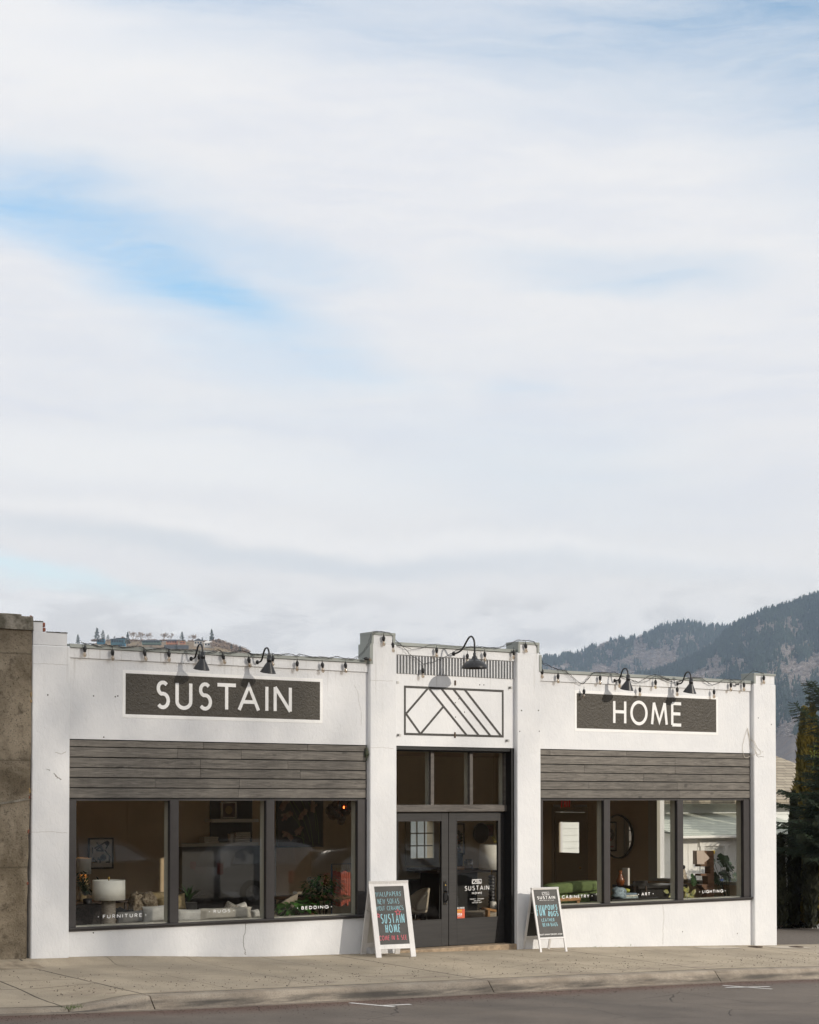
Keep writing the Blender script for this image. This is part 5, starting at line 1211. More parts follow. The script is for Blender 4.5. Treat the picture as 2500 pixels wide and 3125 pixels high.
def hill_house(name, label, a, b, wallm, roofm, kind, nwin):
    """a, b: surveyed corners (left top, right bottom)"""
    x0, y0 = px('P', *a); x1, y1 = px('P', *b); Z, t_ = hz((x0+x1)/2, min(y1, 1985)); Z *= .985
    p0 = AZ(x0, y1, Z); p1 = AZ(x1, y1, Z); top = AZ(x0, y0, Z).z; wd = (p1-p0).length; h = top-p0.z+.0; c = (p0+p1)/2
    t = thing(name, label, 'house', c, 0, 'houses on the hill'); u = (p1-p0).normalized(); f = Vector((u.y, -u.x, 0)).normalized(); dpt = wd*.5
    def O(a_, b_, z): v = c+u*a_+f*b_; return (v.x, v.y, c.z+z)
    def obox(m, a0, a1, b0, b1, z0, z1):
        n = len(m.v); m.v += [O(a0,b0,z0),O(a1,b0,z0),O(a1,b1,z0),O(a0,b1,z0),O(a0,b0,z1),O(a1,b0,z1),O(a1,b1,z1),O(a0,b1,z1)]
        for q_ in ((0,3,2,1),(4,5,6,7),(0,1,5,4),(1,2,6,5),(2,3,7,6),(3,0,4,7)): m.f.append(tuple(n+i for i in q_)); m.sm.append(0)
    wh = h*(.62 if kind != 'flat' else .86); m = MB(); obox(m, -wd/2*.94, wd/2*.94, -dpt, 0, -h*.3, wh)
    if kind == 'flat': obox(m, -wd/2*.2, wd/2*.9, -dpt, .4, wh*.45, wh*1.02)
    build('wall', m, HM[wallm], t); m = MB(); e = wd*.03
    if kind == 'flat': obox(m, -wd/2*1.02, wd/2*.25, -dpt-1, 1.0, wh*.80, wh*.90); obox(m, -wd/2*.25, wd/2*1.02, -dpt-1, 1.2, h*.92, h)
    elif kind == 'gable':
        n = len(m.v); m.v += [O(-wd/2-e, e*2, wh*.97), O(wd/2+e, e*2, wh*.97), O(0, e*2, h), O(-wd/2-e, -dpt-e, wh*.97), O(wd/2+e, -dpt-e, wh*.97), O(0, -dpt-e, h)]
        for q_ in ((0,1,2),(3,5,4),(0,2,5,3),(1,4,5,2),(0,3,4,1)): m.f.append(tuple(n+i for i in q_)); m.sm.append(0)
    else:
        n = len(m.v); m.v += [O(-wd/2-e,e*2,wh*.97),O(wd/2+e,e*2,wh*.97),O(wd/2+e,-dpt-e,wh*.97),O(-wd/2-e,-dpt-e,wh*.97),O(-wd*.28,-dpt/2,h),O(wd*.28,-dpt/2,h)]
        for q_ in ((0,1,5,4),(1,2,5),(2,3,4,5),(3,0,4),(0,3,2,1)): m.f.append(tuple(n+i for i in q_)); m.sm.append(0)
    build('roof', m, HM[roofm] if roofm in HM else M_HGREY, t)
    for i in range(nwin):
        a0 = lerp(-wd/2*.85, wd/2*.85, (i+.15)/nwin); a1 = lerp(-wd/2*.85, wd/2*.85, (i+.8)/nwin); m = MB(); obox(m, a0, a1, -.1, .45 if kind == 'flat' else .12, wh*.25, wh*.72); build('window', m, M_HWIN, t)
hill_house('blue_house', 'blue and tan flat roofed house at the left end of the hilltop row', (275,140), (345,178), 'blue', 'tan', 'flat', 3)
hill_house('teal_house', 'dark teal modern house with balconies, second on the hill from the left', (393,135), (520,182), 'teal', 'x', 'flat', 5)
hill_house('lower_house', 'small blue flat roofed house just above the flashing, below the teal one', (460,180), (527,214), 'blue', 'teal', 'flat', 3)
hill_house('long_house', 'long low green grey house in the middle of the hilltop row', (665,147), (835,181), 'green', 'x', 'hip', 6)
hill_house('brick_house', 'orange brick house with dark hipped roof on the hill', (880,146), (985,180), 'orange', 'x', 'hip', 4)
hill_house('orange_house', 'small orange house between the brick house and the timbered one', (1000,160), (1050,184), 'orange', 'orange', 'gable', 2)
hill_house('timbered_house', 'tall white and dark timbered gabled house on the hill', (1125,139), (1205,193), 'timber', 'x', 'gable', 3)
hill_house('white_house', 'white house at the right end of the hilltop row', (1212,160), (1302,205), 'white', 'white', 'hip', 3)
x0, y0 = px('P', 865, 212); x1, y1 = px('P', 1080, 214); Z, _ = hz(x0, y0); a = AZ(x0, y0, Z*.97); b2 = AZ(x1, y1, Z*.97); hgt = AZ(x0, px('P',865,197)[1], Z*.97).z-a.z
m = MB(); m.v += [tuple(a-Vector((0,0,2))), tuple(b2-Vector((0,0,2))), (b2.x,b2.y,b2.z+hgt), (a.x,a.y,a.z+hgt)]; d_ = Vector((.5,.6,0)); m.v += [tuple(Vector(v)+d_) for v in m.v[:4]]
m.f += [(0,1,2,3),(7,6,5,4),(3,2,6,7),(0,3,7,4),(1,5,6,2)]; m.sm += [0]*5
tag(build('slope_fence', m, M_HGREY), 'long dark fence across the grassy slope below the hilltop houses', 'fence')
def hill_conifer(label, x, ytop, ybase, wpx, k):
    X, Y1 = px('P', x, ybase); _, Y0 = px('P', x, ytop); Z, _ = hz(X, Y1); Z *= .98 if ybase < 190 else .97; p = AZ(X, Y1, Z); h = AZ(X, Y0, Z).z-p.z
    t = thing('fir_tree', label, 'tree', p, 0, 'firs on the hill'); build('trunk', MB().tube([tuple(p-Vector((0,0,3))), (p.x,p.y,p.z+h*.9)], h*.018, 5, taper=.1), M_BARK, t)
    rg = random.Random(k); m = MB(); r = wpx/2.875/F_PX*Z*.5
    for i in range(420):
        v = rg.random()**.8; a_ = rg.uniform(0,6.28); rr = r*((1-v)**.8*.95+.06)*rg.uniform(.3,1.1)*(1+.35*math.sin(v*23+k)); c_ = Vector((p.x+rr*math.cos(a_), p.y+rr*math.sin(a_), p.z+h*(.08+.92*v))); s_ = h*.045*(1.2-v*.6)
        o_ = Vector((math.cos(a_), math.sin(a_), -.35)); m.tri(c_+Vector((0,0,s_*.6)), c_+o_*s_*1.5, c_+Vector((-o_.y, o_.x, 0))*s_-Vector((0,0,s_*.4)))
    build('foliage', m, M_CONIF, t)
for i, (lb, x, yt, yb, wp) in enumerate((('thin fir standing alone left of the hilltop, above the left parapet end',108,104,190,38),('tall ragged fir beside the blue house',275,44,160,50),('broad fir behind the blue house',328,67,150,46),('small fir right of the blue house',372,105,155,34),('dark fir right of the teal house',545,84,195,40),('pointed fir behind the brick and orange houses',1022,80,165,46),('small fir behind the timbered house',1200,130,175,26),('tall slim fir behind the white house',1282,58,172,44),('small round topped fir between the two left houses',430,118,150,26),('small fir among the brown scrub on the right end of the hill',1530,200,262,36),('low fir on the right shoulder of the hill',1456,188,235,30),('low fir on the grass below the dark fence',970,190,238,30))):
    hill_conifer(lb, x, yt, yb, wp, i)
def bare(m, p, d, L_, r, depth, rg, twig=None, spread=.55, segs=3):
    r = max(r, twig or 0)
    q = p; P = [p]; dd = d.copy()
    for i in range(segs):
        dd = (dd+Vector((rg.gauss(0,.16), rg.gauss(0,.16), rg.gauss(0,.08)+.04))).normalized(); q = q+dd*L_/segs; P.append(q)
    m.tube([tuple(v) for v in P], r, 5 if r > .05 else 3, cap=False, taper=r*.62)
    if depth <= 0: return
    n = rg.choice((2,3,3)) if depth > 1 else rg.choice((3,4))
    for i in range(n):
        b_ = P[-1] if i < 2 else P[rg.randint(1, segs)]
        nd = (dd+Vector((rg.gauss(0,spread), rg.gauss(0,spread), rg.gauss(0,spread*.7)+.08))).normalized()
        bare(m, b_, nd, L_*rg.uniform(.62,.86), r*.60, depth-1, rg, twig, spread, segs)
def bare_tree(name, label, p, h, depth, seed, mt, group=None, rt=.022, twig=None):
    rg = random.Random(seed); t = thing(name, label, 'tree', p, 0, group); m = MB(); q = p-Vector((0,0,h*.05)); top = p+Vector((0,0,h*.28))
    build('trunk', MB().tube([tuple(q), tuple((q+top)/2+Vector((h*.01,0,0))), tuple(top)], h*rt, 8, taper=h*rt*.7), mt, t)
    for i in range(5): bare(m, top-Vector((0,0,h*.04*i)), Vector((rg.gauss(0,.5), rg.gauss(0,.5), .9)).normalized(), h*.27, h*rt*.6, depth, rg, twig)
    build('branches', m, mt, t); return t
for i, (lb, x, yt, yb, wp) in enumerate((('bare tree right of the dark fir on the hill',592,78,180,60),('bare tree behind the left half of the long house',660,78,165,70),('bare tree behind the middle of the long house',728,88,165,60),('wide bare tree behind the right end of the long house',862,80,165,72),('bare tree behind the brick house',925,90,160,60),('round bare tree left of the timbered house',1115,98,178,80),('bare tree behind the teal house',500,120,160,40))):
    X, Y1 = px('P', x, yb); _, Y0 = px('P', x, yt); Z, _ = hz(X, Y1); p = AZ(X, Y1, Z*.985); h = AZ(X, Y0, Z*.985).z-p.z
    bare_tree('bare_tree', lb, p, h, 4, 50+i, M_SCRUB2, 'leafless trees on the hill', .02, .075)
def clump(name, lb, pts, sz, mt, n, seed, dn=45, back=.98):
    rg = random.Random(seed); it = []
    for i in range(n):
        f = rg.random(); x = interp(f, [(k/(len(pts)-1), p_[0]) for k, p_ in enumerate(pts)]); y = interp(f, [(k/(len(pts)-1), p_[1]) for k, p_ in enumerate(pts)])
        X, Y = px('P', x, y+rg.uniform(0,dn)); Z, _ = hz(X, Y); p = AZ(X, Y, Z*back); h = sz/2.875/F_PX*Z*rg.uniform(.5,1.1); it.append(((p.x,p.y,p.z-h*.2), h, h*rg.uniform(.8,1.3), i))
    scatter(name, FT, it, mt, lb, 'scrub')
clump('ridge_scrub', 'reddish brown leafless thicket running down the right shoulder of the hill', [(1290,175),(1340,165),(1400,185),(1470,215),(1540,235),(1600,262)], 50, M_SCRUB2, 520, 4)
clump('hilltop_scrub', 'leafless bushes between the hilltop houses', [(230,158),(300,165),(480,160),(600,160),(700,160),(860,160),(1060,165),(1240,165)], 30, M_SCRUB2, 420, 5, 8, 1.015)

# ================================================================== other side of the street (behind the camera, mirrored in the glass)
M_RETW = mat('retaining_wall_concrete', (.20,.15,.095), .9, .25, 1.2, .3, 10, stretch=(1,1,.3))
m = MB()
for i in range(34):
    x0 = -30+i*3.0; zb = zs(x0)-.4; m.box(x0+.01, x0+2.99, -24.9, -24.4, zb-1, 4.9, .015)
tag(build('retaining_wall', m, M_RETW), 'tall cast concrete retaining wall across the street, mirrored in the shop windows', 'wall')
m = MB().box(20.6, 21.15, -24.36, -24.35, 2.6, 3.45, .002); t = tag(build('street_notice', m, mat('faded_notice', (.55,.45,.38), .6)), 'faded parking notice on the wall across the street, mirrored in the left window', 'sign')
M_TYRE = mat('tyre_rubber', (.02,.02,.02), .8); M_RIM = mat('alloy_rim', (.5,.5,.5), .3, metal=.8); M_CGL = mat('car_glass', (.35,.38,.40), .05, spec=.8, metal=.75); M_HEAD = mat('lamp_glass', (.7,.7,.7), .1); M_TAIL = mat('tail_lamp', (.4,.02,.02), .2)
def car(label, x, y, rz, col, L_=4.7, Hh=1.68, rough=.18):
    """facing +x; length L_, width 1.86"""
    mt = mat('car_paint', col, rough, metal=.25); mt.node_tree.nodes['Principled BSDF'].inputs['Coat Weight'].default_value = .8
    z0 = zroad(x, -18); t = thing('parked_car', label, 'car', (x, y, z0), 0, 'cars across the street'); k = L_/4.7; hk = Hh/1.68
    low = [(-2.33,.42),(-2.35,.75),(-2.28,1.02),(-1.9,1.08),(1.05,1.06),(1.9,.98),(2.25,.86),(2.34,.62),(2.30,.34),(1.95,.26),(-2.0,.26)]
    cab = [(-2.26,1.03),(-2.10,1.35),(-1.85,1.60),(-1.4,1.67),(.1,1.66),(.45,1.58),(1.22,1.06)]
    def sec(pts, w0, w1, zm, m):
        b = len(m.v); n = len(pts)
        for s_ in (-1, 1):
            for a_, z in pts:
                f = min(1, max(0, (z-zm)/(1.67-zm))); wd = lerp(w0, w1, f) if z > zm else w0; ends = 1-.10*max(0, abs(a_)-1.7)/.65; m.v.append((x+a_*k, y+s_*wd*ends, z0+z*hk))
        m.f.append(tuple(b+i for i in range(n))); m.sm.append(0); m.f.append(tuple(b+n+i for i in reversed(range(n)))); m.sm.append(0)
        for i in range(n): j = (i+1) % n; m.f.append((b+i, b+n+i, b+n+j, b+j)); m.sm.append(1)
    m = MB(); sec(low, .93, .93, 3, m); sec(cab, .88, .66, 1.03, m); m.box(x-1.6*k, x+.2*k, y-.62, y-.58, z0+1.69*hk, z0+1.73*hk); m.box(x-1.6*k, x+.2*k, y+.58, y+.62, z0+1.69*hk, z0+1.73*hk)
    for s_ in (-1, 1): m.box(x+.80*k, x+.98*k, y+s_*1.0-.08, y+s_*1.0+.08, z0+1.05*hk, z0+1.2*hk, .02)
    body = build('body', m, mt, t)
    for s_ in (-1, 1):
        for pts in ([(-2.0,1.12),(-1.85,1.42),(-1.45,1.56),(-1.05,1.57),(-1.05,1.12)], [(-.98,1.12),(-.98,1.57),(-.05,1.56),(-.05,1.12)], [(.02,1.12),(.02,1.55),(.28,1.50),(.90,1.13)]):
            m = MB(); P = []
            for a_, z in pts: f = (z-1.03)/.64; P.append((x+a_*k, y+s_*(lerp(.88,.66,f)+.006), z0+z*hk))
            if s_ < 0: P = P[::-1]
            m.poly(P, (0, -s_*.01, 0)); build('side_window', m, M_CGL, t)
    m = MB(); m.v += [(x+1.17*k,y-.74,z0+1.10*hk),(x+1.17*k,y+.74,z0+1.10*hk),(x+.50*k,y+.62,z0+1.575*hk),(x+.50*k,y-.62,z0+1.575*hk)]; m.v = [(a_+.012, b_, c_+.012) for a_, b_, c_ in m.v]; m.f.append((0,1,2,3)); m.sm.append(0); build('windscreen', m, M_CGL, t)
    for wx in (-1.42, 1.42):
        for s_ in (-1, 1):
            c_ = (x+wx*k, y+s_*.93, z0+.37); wo = build('wheel', MB().lathe([(.22,-.2),(.35,-.2),(.37,-.17),(.37,.01),(.35,.03),(.23,.03)], c_, 24, M=Matrix.Rotation(-s_*PI/2, 3, 'X')), M_TYRE, t)
            rm = MB().lathe([(0,.0),(.06,.015),(.07,-.02),(.22,-.03),(.235,.02)], c_, 24, M=Matrix.Rotation(-s_*PI/2, 3, 'X'))
            for q_ in range(5): a_ = q_*2*PI/5; rm.tube([c_, (c_[0]+.22*math.cos(a_), c_[1]+s_*.012, c_[2]+.22*math.sin(a_))], .03, 5)
            build('rim', rm, M_RIM, wo)
    for s_ in (-1, 1):
        build('headlight', MB().box(x+2.12*k, x+2.29*k, y+s_*.68-.17, y+s_*.68+.17, z0+.72*hk, z0+.86*hk, .03), M_HEAD, t)
        build('tail_light', MB().box(x-2.36*k, x-2.25*k, y+s_*.76-.09, y+s_*.76+.09, z0+.85*hk, z0+1.15*hk, .02), M_TAIL, t)
    build('grille', MB().box(x+2.28*k, x+2.345*k, y-.42, y+.42, z0+.58*hk, z0+.78*hk, .01), M_BLACK, t)
    return t
car('dark grey parked car mirrored in the left FURNITURE window', 21.2, -20.4, 0, (.20,.185,.165), 4.8)
car('white parked car mirrored in the middle RUGS window', 27.0, -20.8, 0, (.62,.62,.62), 4.9, 1.78)
car('black parked car mirrored between the RUGS and BEDDING windows', 25.4, -13.2, 0, (.012,.012,.013), 4.7, 1.72)
car('white parked car mirrored in the right BEDDING window', 33.0, -20.4, 0, (.62,.62,.62), 4.9, 1.80)
# unseen leafless trees, added so their twigs dim sun on the shop's left
for i, (x, y, h) in enumerate(((44.3,-73,25),(35.0,-77,25))):
    rg = random.Random(90+i); p = Vector((x, y, zground(x, y)-.1))
    t = bare_tree('added_shade_tree', ('added tall leafless shade tree on the unseen slope across the street, nearest the shop','added leafless shade tree on the unseen slope across the street, furthest left','added leafless shade tree on the unseen slope across the street, furthest back')[i], p, h, 6, 71+i, M_BARK, 'added shade trees across the street', .016)

# ================================================================== haze
hm = bpy.data.materials.new('haze'); hm.use_nodes = True; ht = NT(hm.node_tree); ht.n.remove(ht.n['Principled BSDF'])
pv = ht.new('ShaderNodeVolumePrincipled'); pv.inputs['Color'].default_value = (.60,.76,1,1); pv.inputs['Density'].default_value = HAZE = .000088; pv.inputs['Anisotropy'].default_value = .2
ht.l.new(pv.outputs[0], ht.n['Material Output'].inputs['Volume'])
tag(build('haze', MB().box(-600, 4700, -300, 5000, -200, 600), hm), 'thin blue haze over the valley', 'haze', kind='stuff')
# ================================================================== inside the shop
def sc(p): return (Vector(p)-CAM).dot(FW)/F_PX            # metres per survey unit at a point
def mk(name, mb, mt, label=None, cat=None, group=None, parent=None):
    o = build(name, mb, mt, parent); 
    if label: tag(o, label, cat, group)
    return o
M_SHADE = mat('linen_lampshade', (.88,.87,.80), .8, .03, 30); M_SHADE.node_tree.nodes['Principled BSDF'].inputs['Transmission Weight'].default_value = .0
M_RIBBED = mat('grey_washed_ceramic', (.36,.32,.27), .8, .35, 60, .3, 60, stretch=(.3,.3,3))
M_SOFA = mat('oatmeal_linen', (.56,.53,.46), .9, .08, 20, .2, 200); M_CUSH = mat('pale_grey_cushion', (.62,.61,.57), .9, .08, 15, .3, 60)
M_TAN = mat('mustard_tan_cushion', (.45,.35,.19), .9, .15, 15, .3, 60); M_FUR = mat('brown_faux_fur', (.50,.42,.31), 1., .5, 30, .9, 40, col2=(.20,.15,.10)); M_KNIT = mat('charcoal_knit', (.06,.065,.065), .95, .4, 30, .9, 25)
M_DKW = mat('dark_walnut', (.055,.032,.020), .5, .3, 3, .1, 40, stretch=(.5,1,5)); M_WAL = mat('walnut', (.17,.085,.045), .45, .35, 3, .1, 40, stretch=(.6,1,8)); M_OAKF = mat('honey_oak', (.38,.20,.08), .5, .2, 5)
M_LEAF = mat('dark_glossy_leaves', (.020,.055,.015), .35, .3, 10, island=.4); M_LEAF2 = mat('mid_green_leaves', (.045,.12,.02), .4, .3, 10, island=.35); M_LEAFY = mat('yellow_edged_leaves', (.30,.27,.07), .4, .5, 25, island=.3, col2=(.05,.08,.02))
M_GREENV = mat('olive_velvet', (.12,.17,.055), .85, .25, 6, .3, 10); M_POT = mat('black_pot', (.02,.02,.02), .5); M_PAPER = mat('paper', (.72,.70,.64), .8); M_PAT = mat('patterned_dark_cloth', (.07,.06,.055), .9, .6, 45, .2, 60, col2=(.02,.02,.02))
M_CHAIRF = mat('taupe_boucle', (.36,.31,.24), .95, .1, 60, .4, 120); M_BLK = mat('black_cabinet', (.014,.013,.012), .35); M_SILV = mat('polished_steel', (.6,.6,.6), .18, metal=1.)
M_AMBER = mat('amber_glass', (.20,.06,.015), .1); M_DKBLUE = mat('dark_slate_wallpaper', (.035,.042,.05), .8, .2, 30)
def drum(x, y, z0, z1, r, m=None): return (m or MB()).lathe([(r*.97,z0),(r,z0),(r*.985,z1),(r*.955,z1),(r*.97,z0)], (x,y,0), 40)
def cushion(c, r, rot=(0,0,0), sq=.55):
    from mathutils import Euler
    return MB().blob(c, r, 14, .015, sq, Euler(rot).to_matrix())
def pillow(c, r, rot, n=14):
    m = MB(); ca, sa = math.cos(rot), math.sin(rot)
    for s_ in (-1, 1):
        b = len(m.v)
        for j in range(n+1):
            for i in range(n+1):
                u, v = 2*i/n-1, 2*j/n-1; k = max(0, (1-u**4)*(1-v**4))**.55
                x, z = u*r[0]*(1-.07*(1-v*v)*u*u), v*r[2]*(1-.09*(1-u*u)*v*v); y = s_*r[1]*k*(1+.10*mn.noise(Vector((x*9+c[0], z*9, s_)))); m.v.append((c[0]+x*ca-z*sa, c[1]+y, c[2]+x*sa+z*ca))
        for j in range(n):
            for i in range(n): q = (b+j*(n+1)+i, b+j*(n+1)+i+1, b+(j+1)*(n+1)+i+1, b+(j+1)*(n+1)+i); m.f.append(q if s_ < 0 else q[::-1]); m.sm.append(1)
    return m
# big ribbed table lamp in the left window
Y = .72; p = CY('F', 868, 830, Y); k = sc(p)/2.6136; top = CY('F', 868, 748, Y).z; bot = CY('F', 868, 905, Y).z
t = thing('table_lamp', 'table lamp with white drum shade on a ribbed grey column in the FURNITURE window', 'table lamp', (p.x, Y, .45))
sh_o = build('lamp_shade', drum(p.x, Y, bot, top, 131*k), M_SHADE, t)
pr = []; z = .46
while z < bot+.03: pr += [(54*k, z), (57*k, z+.006), (54*k, z+.012)]; z += .014
build('lamp_base', MB().lathe([(0,.455)]+pr+[(0,bot+.03)], (p.x,Y,0), 28), M_RIBBED, t); build('finial', MB().lathe([(0,top+.05),(.012,top+.045),(.012,top+.015),(.004,top-.02),(0,top-.02)], (p.x,Y,0), 10), M_BRASS, t)
t = thing('side_table', 'low dark side table under the lamp in the left window', 'table', (p.x, Y, .0)); build('table_top', MB().box(p.x-.45, p.x+.28, Y-.28, Y+.3, .425, .453, .006), M_DKW, t)
for a, b_ in ((-.42,-.25),(.22,-.25),(-.42,.24),(.22,.24)): build('leg', MB().box(p.x+a, p.x+a+.04, Y+b_, Y+b_+.04, .01, .425), M_DKW, t)
# seat bench with patterned cloth, plant, second lamp
q = CY('F', 700, 1000, 1.3); mk('storage_bench', MB().box(q.x-.75, q.x+.28, 1.1, 1.6, .01, CY('F',700,945,1.3).z, .04), M_PAT, 'low bench covered in dark patterned cloth behind the left lamp', 'bench')
q = CY('F', 698, 895, 1.75); k = sc(q)/2.6136; t = thing('potted_plant', 'small leafy plant in a black pot left of the white lampshade', 'plant', (q.x, 1.75, .4))
zt = CY('F', 698, 895, 1.75).z; build('pot', MB().lathe([(0,zt-.16),(.055,zt-.16),(.07,zt),(.06,zt),(0,zt-.02)], (q.x,1.75,0), 16), M_POT, t)
def leaf(m, b0, d, L_, w_, up=Vector((0,0,1))):
    d = Vector(d).normalized(); s_ = d.cross(up); s_ = s_.normalized() if s_.length > 1e-3 else Vector((1,0,0)); b0 = Vector(b0); n_ = s_.cross(d); a = b0+d*L_*.35+n_*L_*.07; c = b0+d*L_*.72+n_*L_*.04; e = b0+d*L_-n_*L_*.08
    n = len(m.v); m.v += [tuple(b0), tuple(a-s_*w_*.5), tuple(a+n_*-.1*w_), tuple(a+s_*w_*.5), tuple(c-s_*w_*.38), tuple(c+n_*-.1*w_), tuple(c+s_*w_*.38), tuple(e)]
    for f in ((0,1,2),(0,2,3),(1,4,5,2),(2,5,6,3),(4,7,5),(5,7,6)): m.f.append(tuple(n+i for i in f)); m.sm.append(1)
m = MB(); rg = random.Random(5)
for i in range(9):
    d = Vector((rg.gauss(0,.4), rg.gauss(0,.4), 1)).normalized(); L_ = rg.uniform(.25,.42)
    for j in range(7):
        for s_ in (-1,1): leaf(m, Vector((q.x,1.75,zt-.03))+d*L_*(j+2)/8, d*.5+Vector((s_*.7,rg.gauss(0,.5),.25)), .085, .04)
build('leaves', m, M_LEAF, t)
q = CY('F', 665, 640, 2.9); k = sc(q)/2.6136; t = thing('table_lamp', 'lamp with dim drum shade glowing orange at the top, behind the left window post', 'table lamp', (q.x, 2.9, .7))
z1 = CY('F', 665, 572, 2.9).z; z0 = CY('F', 665, 700, 2.9).z; build('lamp_shade', drum(q.x, 2.9, z0, z1, 62*k), M_SHADE, t); build('lamp_base', MB().lathe([(0,.75),(.10,.75),(.05,.8),(.09,.95),(.04,z0+.02),(0,z0+.02)], (q.x,2.9,0), 20), M_TAN, t)
bl = mat('lit_bulb', (1,.6,.3), .5); bb = bl.node_tree.nodes['Principled BSDF']; bb.inputs['Emission Color'].default_value = (1,.42,.12,1); bb.inputs['Emission Strength'].default_value = 22
build('bulb', MB().blob((q.x,2.9,(z0+z1)/2+.05), (.03,.03,.04), 6), bl, t)
t = thing('console_table', 'dark console table along the back wall of the left room', 'table', (q.x, 2.95, 0)); build('table_top', MB().box(q.x-.6, q.x+.9, 2.7, 3.2, .715, .75, .005), M_DKW, t); [build('leg', MB().box(q.x+a, q.x+a+.04, b_, b_+.04, .01, .715), M_DKW, t) for a in (-.58,.84) for b_ in (2.72, 3.14)]
# framed abstract print on the back wall
def framed(name, label, c_, x0, y0, x1, y1, Y, fm, pm, deco=None, bw=.025):
    a = CY(c_, x0, y1, Y); b_ = CY(c_, x1, y1, Y); zt = CY(c_, x0, y0, Y).z; t = thing(name, label, 'picture', ((a.x+b_.x)/2, Y, a.z)); f = wallfr(Y-.021)
    m = MB(); m.box(a.x, b_.x, Y-.03, Y-.001, a.z, a.z+bw); m.box(a.x, b_.x, Y-.03, Y-.001, zt-bw, zt); m.box(a.x, a.x+bw, Y-.03, Y-.001, a.z+bw, zt-bw); m.box(b_.x-bw, b_.x, Y-.03, Y-.001, a.z+bw, zt-bw); build('frame', m, fm, t)
    pc = build('print', MB().box(a.x+bw, b_.x-bw, Y-.02, Y-.002, a.z+bw, zt-bw), pm, t)
    if deco:
        for mt, fnc in deco: mm = MB(); fnc(mm, lambda u, v: (lerp(a.x+bw, b_.x-bw, u), lerp(a.z+bw, zt-bw, v)), f); build('print_pattern', mm, mt, pc)
    return t
def ab(mm, U, f):
    k = 0
    for pts in ([(.2,.68),(.75,.92)],[(.3,.9),(.55,.62)],[(.28,.62),(.5,.75),(.6,.58),(.28,.6)],[(.85,.9),(.8,.78),(.72,.66)],[(.12,.72),(.12,.5)],[(.14,.36),(.14,.2),(.3,.2),(.15,.34)],[(.38,.36),(.36,.28),(.46,.28),(.46,.16)],[(.66,.62),(.9,.38),(.88,.18),(.72,.18)]): mm.stroke([U(*q_) for q_ in pts], .022, f, .001, off=.0003*k); k += 1
    u, v = U(.60,.34); mm.disc(u, v, .055, f, .001); u, v = U(.78,.86); mm.disc(u, v, .04, f, .001)
framed('abstract_picture', 'framed print of black abstract shapes on cream, behind the left window', 'F', 700, 412, 900, 660, 4.19, M_DKW, M_PAPER, [(M_BLK, ab)])
# recessed dark shelving and small print in the middle window
a, b_ = CY('G', 125, 600, 4.19), CY('G', 517, 600, 4.19)
t = thing('wall_shelving', 'dark slate wall panel with pale shelves in the middle left window', 'shelves', ((a.x+b_.x)/2, 4.19, 0)); build('back_panel', MB().box(a.x, b_.x, 4.17, 4.199, .01, 2.9), M_DKBLUE, t)
for yy, x0 in ((318, 125), (540, -160)): z = CY('G', 300, yy, 4.0).z; build('shelf', MB().box(CY('G',x0,yy,4.0).x, b_.x-.02, 3.92, 4.169, z-.035, z+.02), M_PAPER if yy < 400 else M_CREAM, t)
framed('small_picture', 'small square print in a pale frame standing on the upper shelf', 'G', 226, 143, 368, 302, 4.15, M_PAPER, mat('umber_print', (.13,.07,.05), .7), [(mat('ochre_print', (.35,.24,.09), .7), lambda mm, U, f: (mm.disc(*U(.5,.5), .07, f, .001)))])
zs2 = CY('G', 300, 540, 4.0).z+.021
xc = CY('G', -160, 540, 4.0).x; t = thing('low_cabinet', 'low dark cabinet under the counter shelf in the RUGS window', 'cabinet', (xc, 4, .01)); build('cabinet_body', MB().box(xc+.02, b_.x+.35, 3.94, 4.168, .02, zs2-.06), M_BLK, t)
for (c0, c1, n, lb) in ((340, 478, 5, 'stack of pale plates or books at the right end of the counter shelf'), (45, 180, 3, 'stack of pale books at the left end of the counter shelf')):
    x0, x1 = CY('G', c0, 500, 4.05).x, CY('G', c1, 500, 4.05).x; m = MB()
    for i in range(n): j = random.uniform(-.01,.01); m.box(x0+j, x1+j, 3.95, 4.14, zs2+i*.036, zs2+.030+i*.036, .004)
    mk('book_stack', m, M_PAPER, lb, 'books')
x = CY('G', 312, 500, 4.05).x; m = MB().lathe([(0,zs2),(.05,zs2),(.052,zs2+.15),(.045,zs2+.15),(.044,zs2+.02),(0,zs2+.02)], (x,4.02,0), 18); m.tube([(x+.05,4.02,zs2+.12),(x+.085,4.02,zs2+.10),(x+.085,4.02,zs2+.06),(x+.05,4.02,zs2+.04)], .007, 5); mk('mug', m, M_PAPER, 'white mug on the counter shelf in the middle left window', 'mug')
# long sofa with cushions along the left windows
x0 = CY('F', 1140, 1000, .9).x; x1 = CY('G', 575, 1180, .9).x
t = thing('sofa', 'long oatmeal sofa seen from behind through the left windows', 'sofa', ((x0+x1)/2, .9, 0)); build('back', MB().box(x0, x1-.1, .62, .82, .12, .52, .05), M_SOFA, t); build('seat', MB().box(x0, x1, .82, 1.6, .12, .42, .05), M_SOFA, t); build('arm', MB().box(x1-.12, x1+.02, .62, 1.6, .12, .58, .05), M_SOFA, t); build('arm', MB().box(x0-.12, x0, .62, 1.6, .12, .58, .05), M_SOFA, t)
def cu(label, c_, xa, ya, xb, yb, Y, mt, rot=0., th=.09):
    a = CY(c_, xa, yb, Y); b_ = CY(c_, xb, yb, Y); zt = CY(c_, xa, ya, Y).z; mk('cushion', pillow(((a.x+b_.x)/2, Y, (a.z+zt)/2), ((b_.x-a.x)/2*1.02, th, (zt-a.z)/2*1.04), rot), mt, label, 'cushion', 'cushions on the sofas')
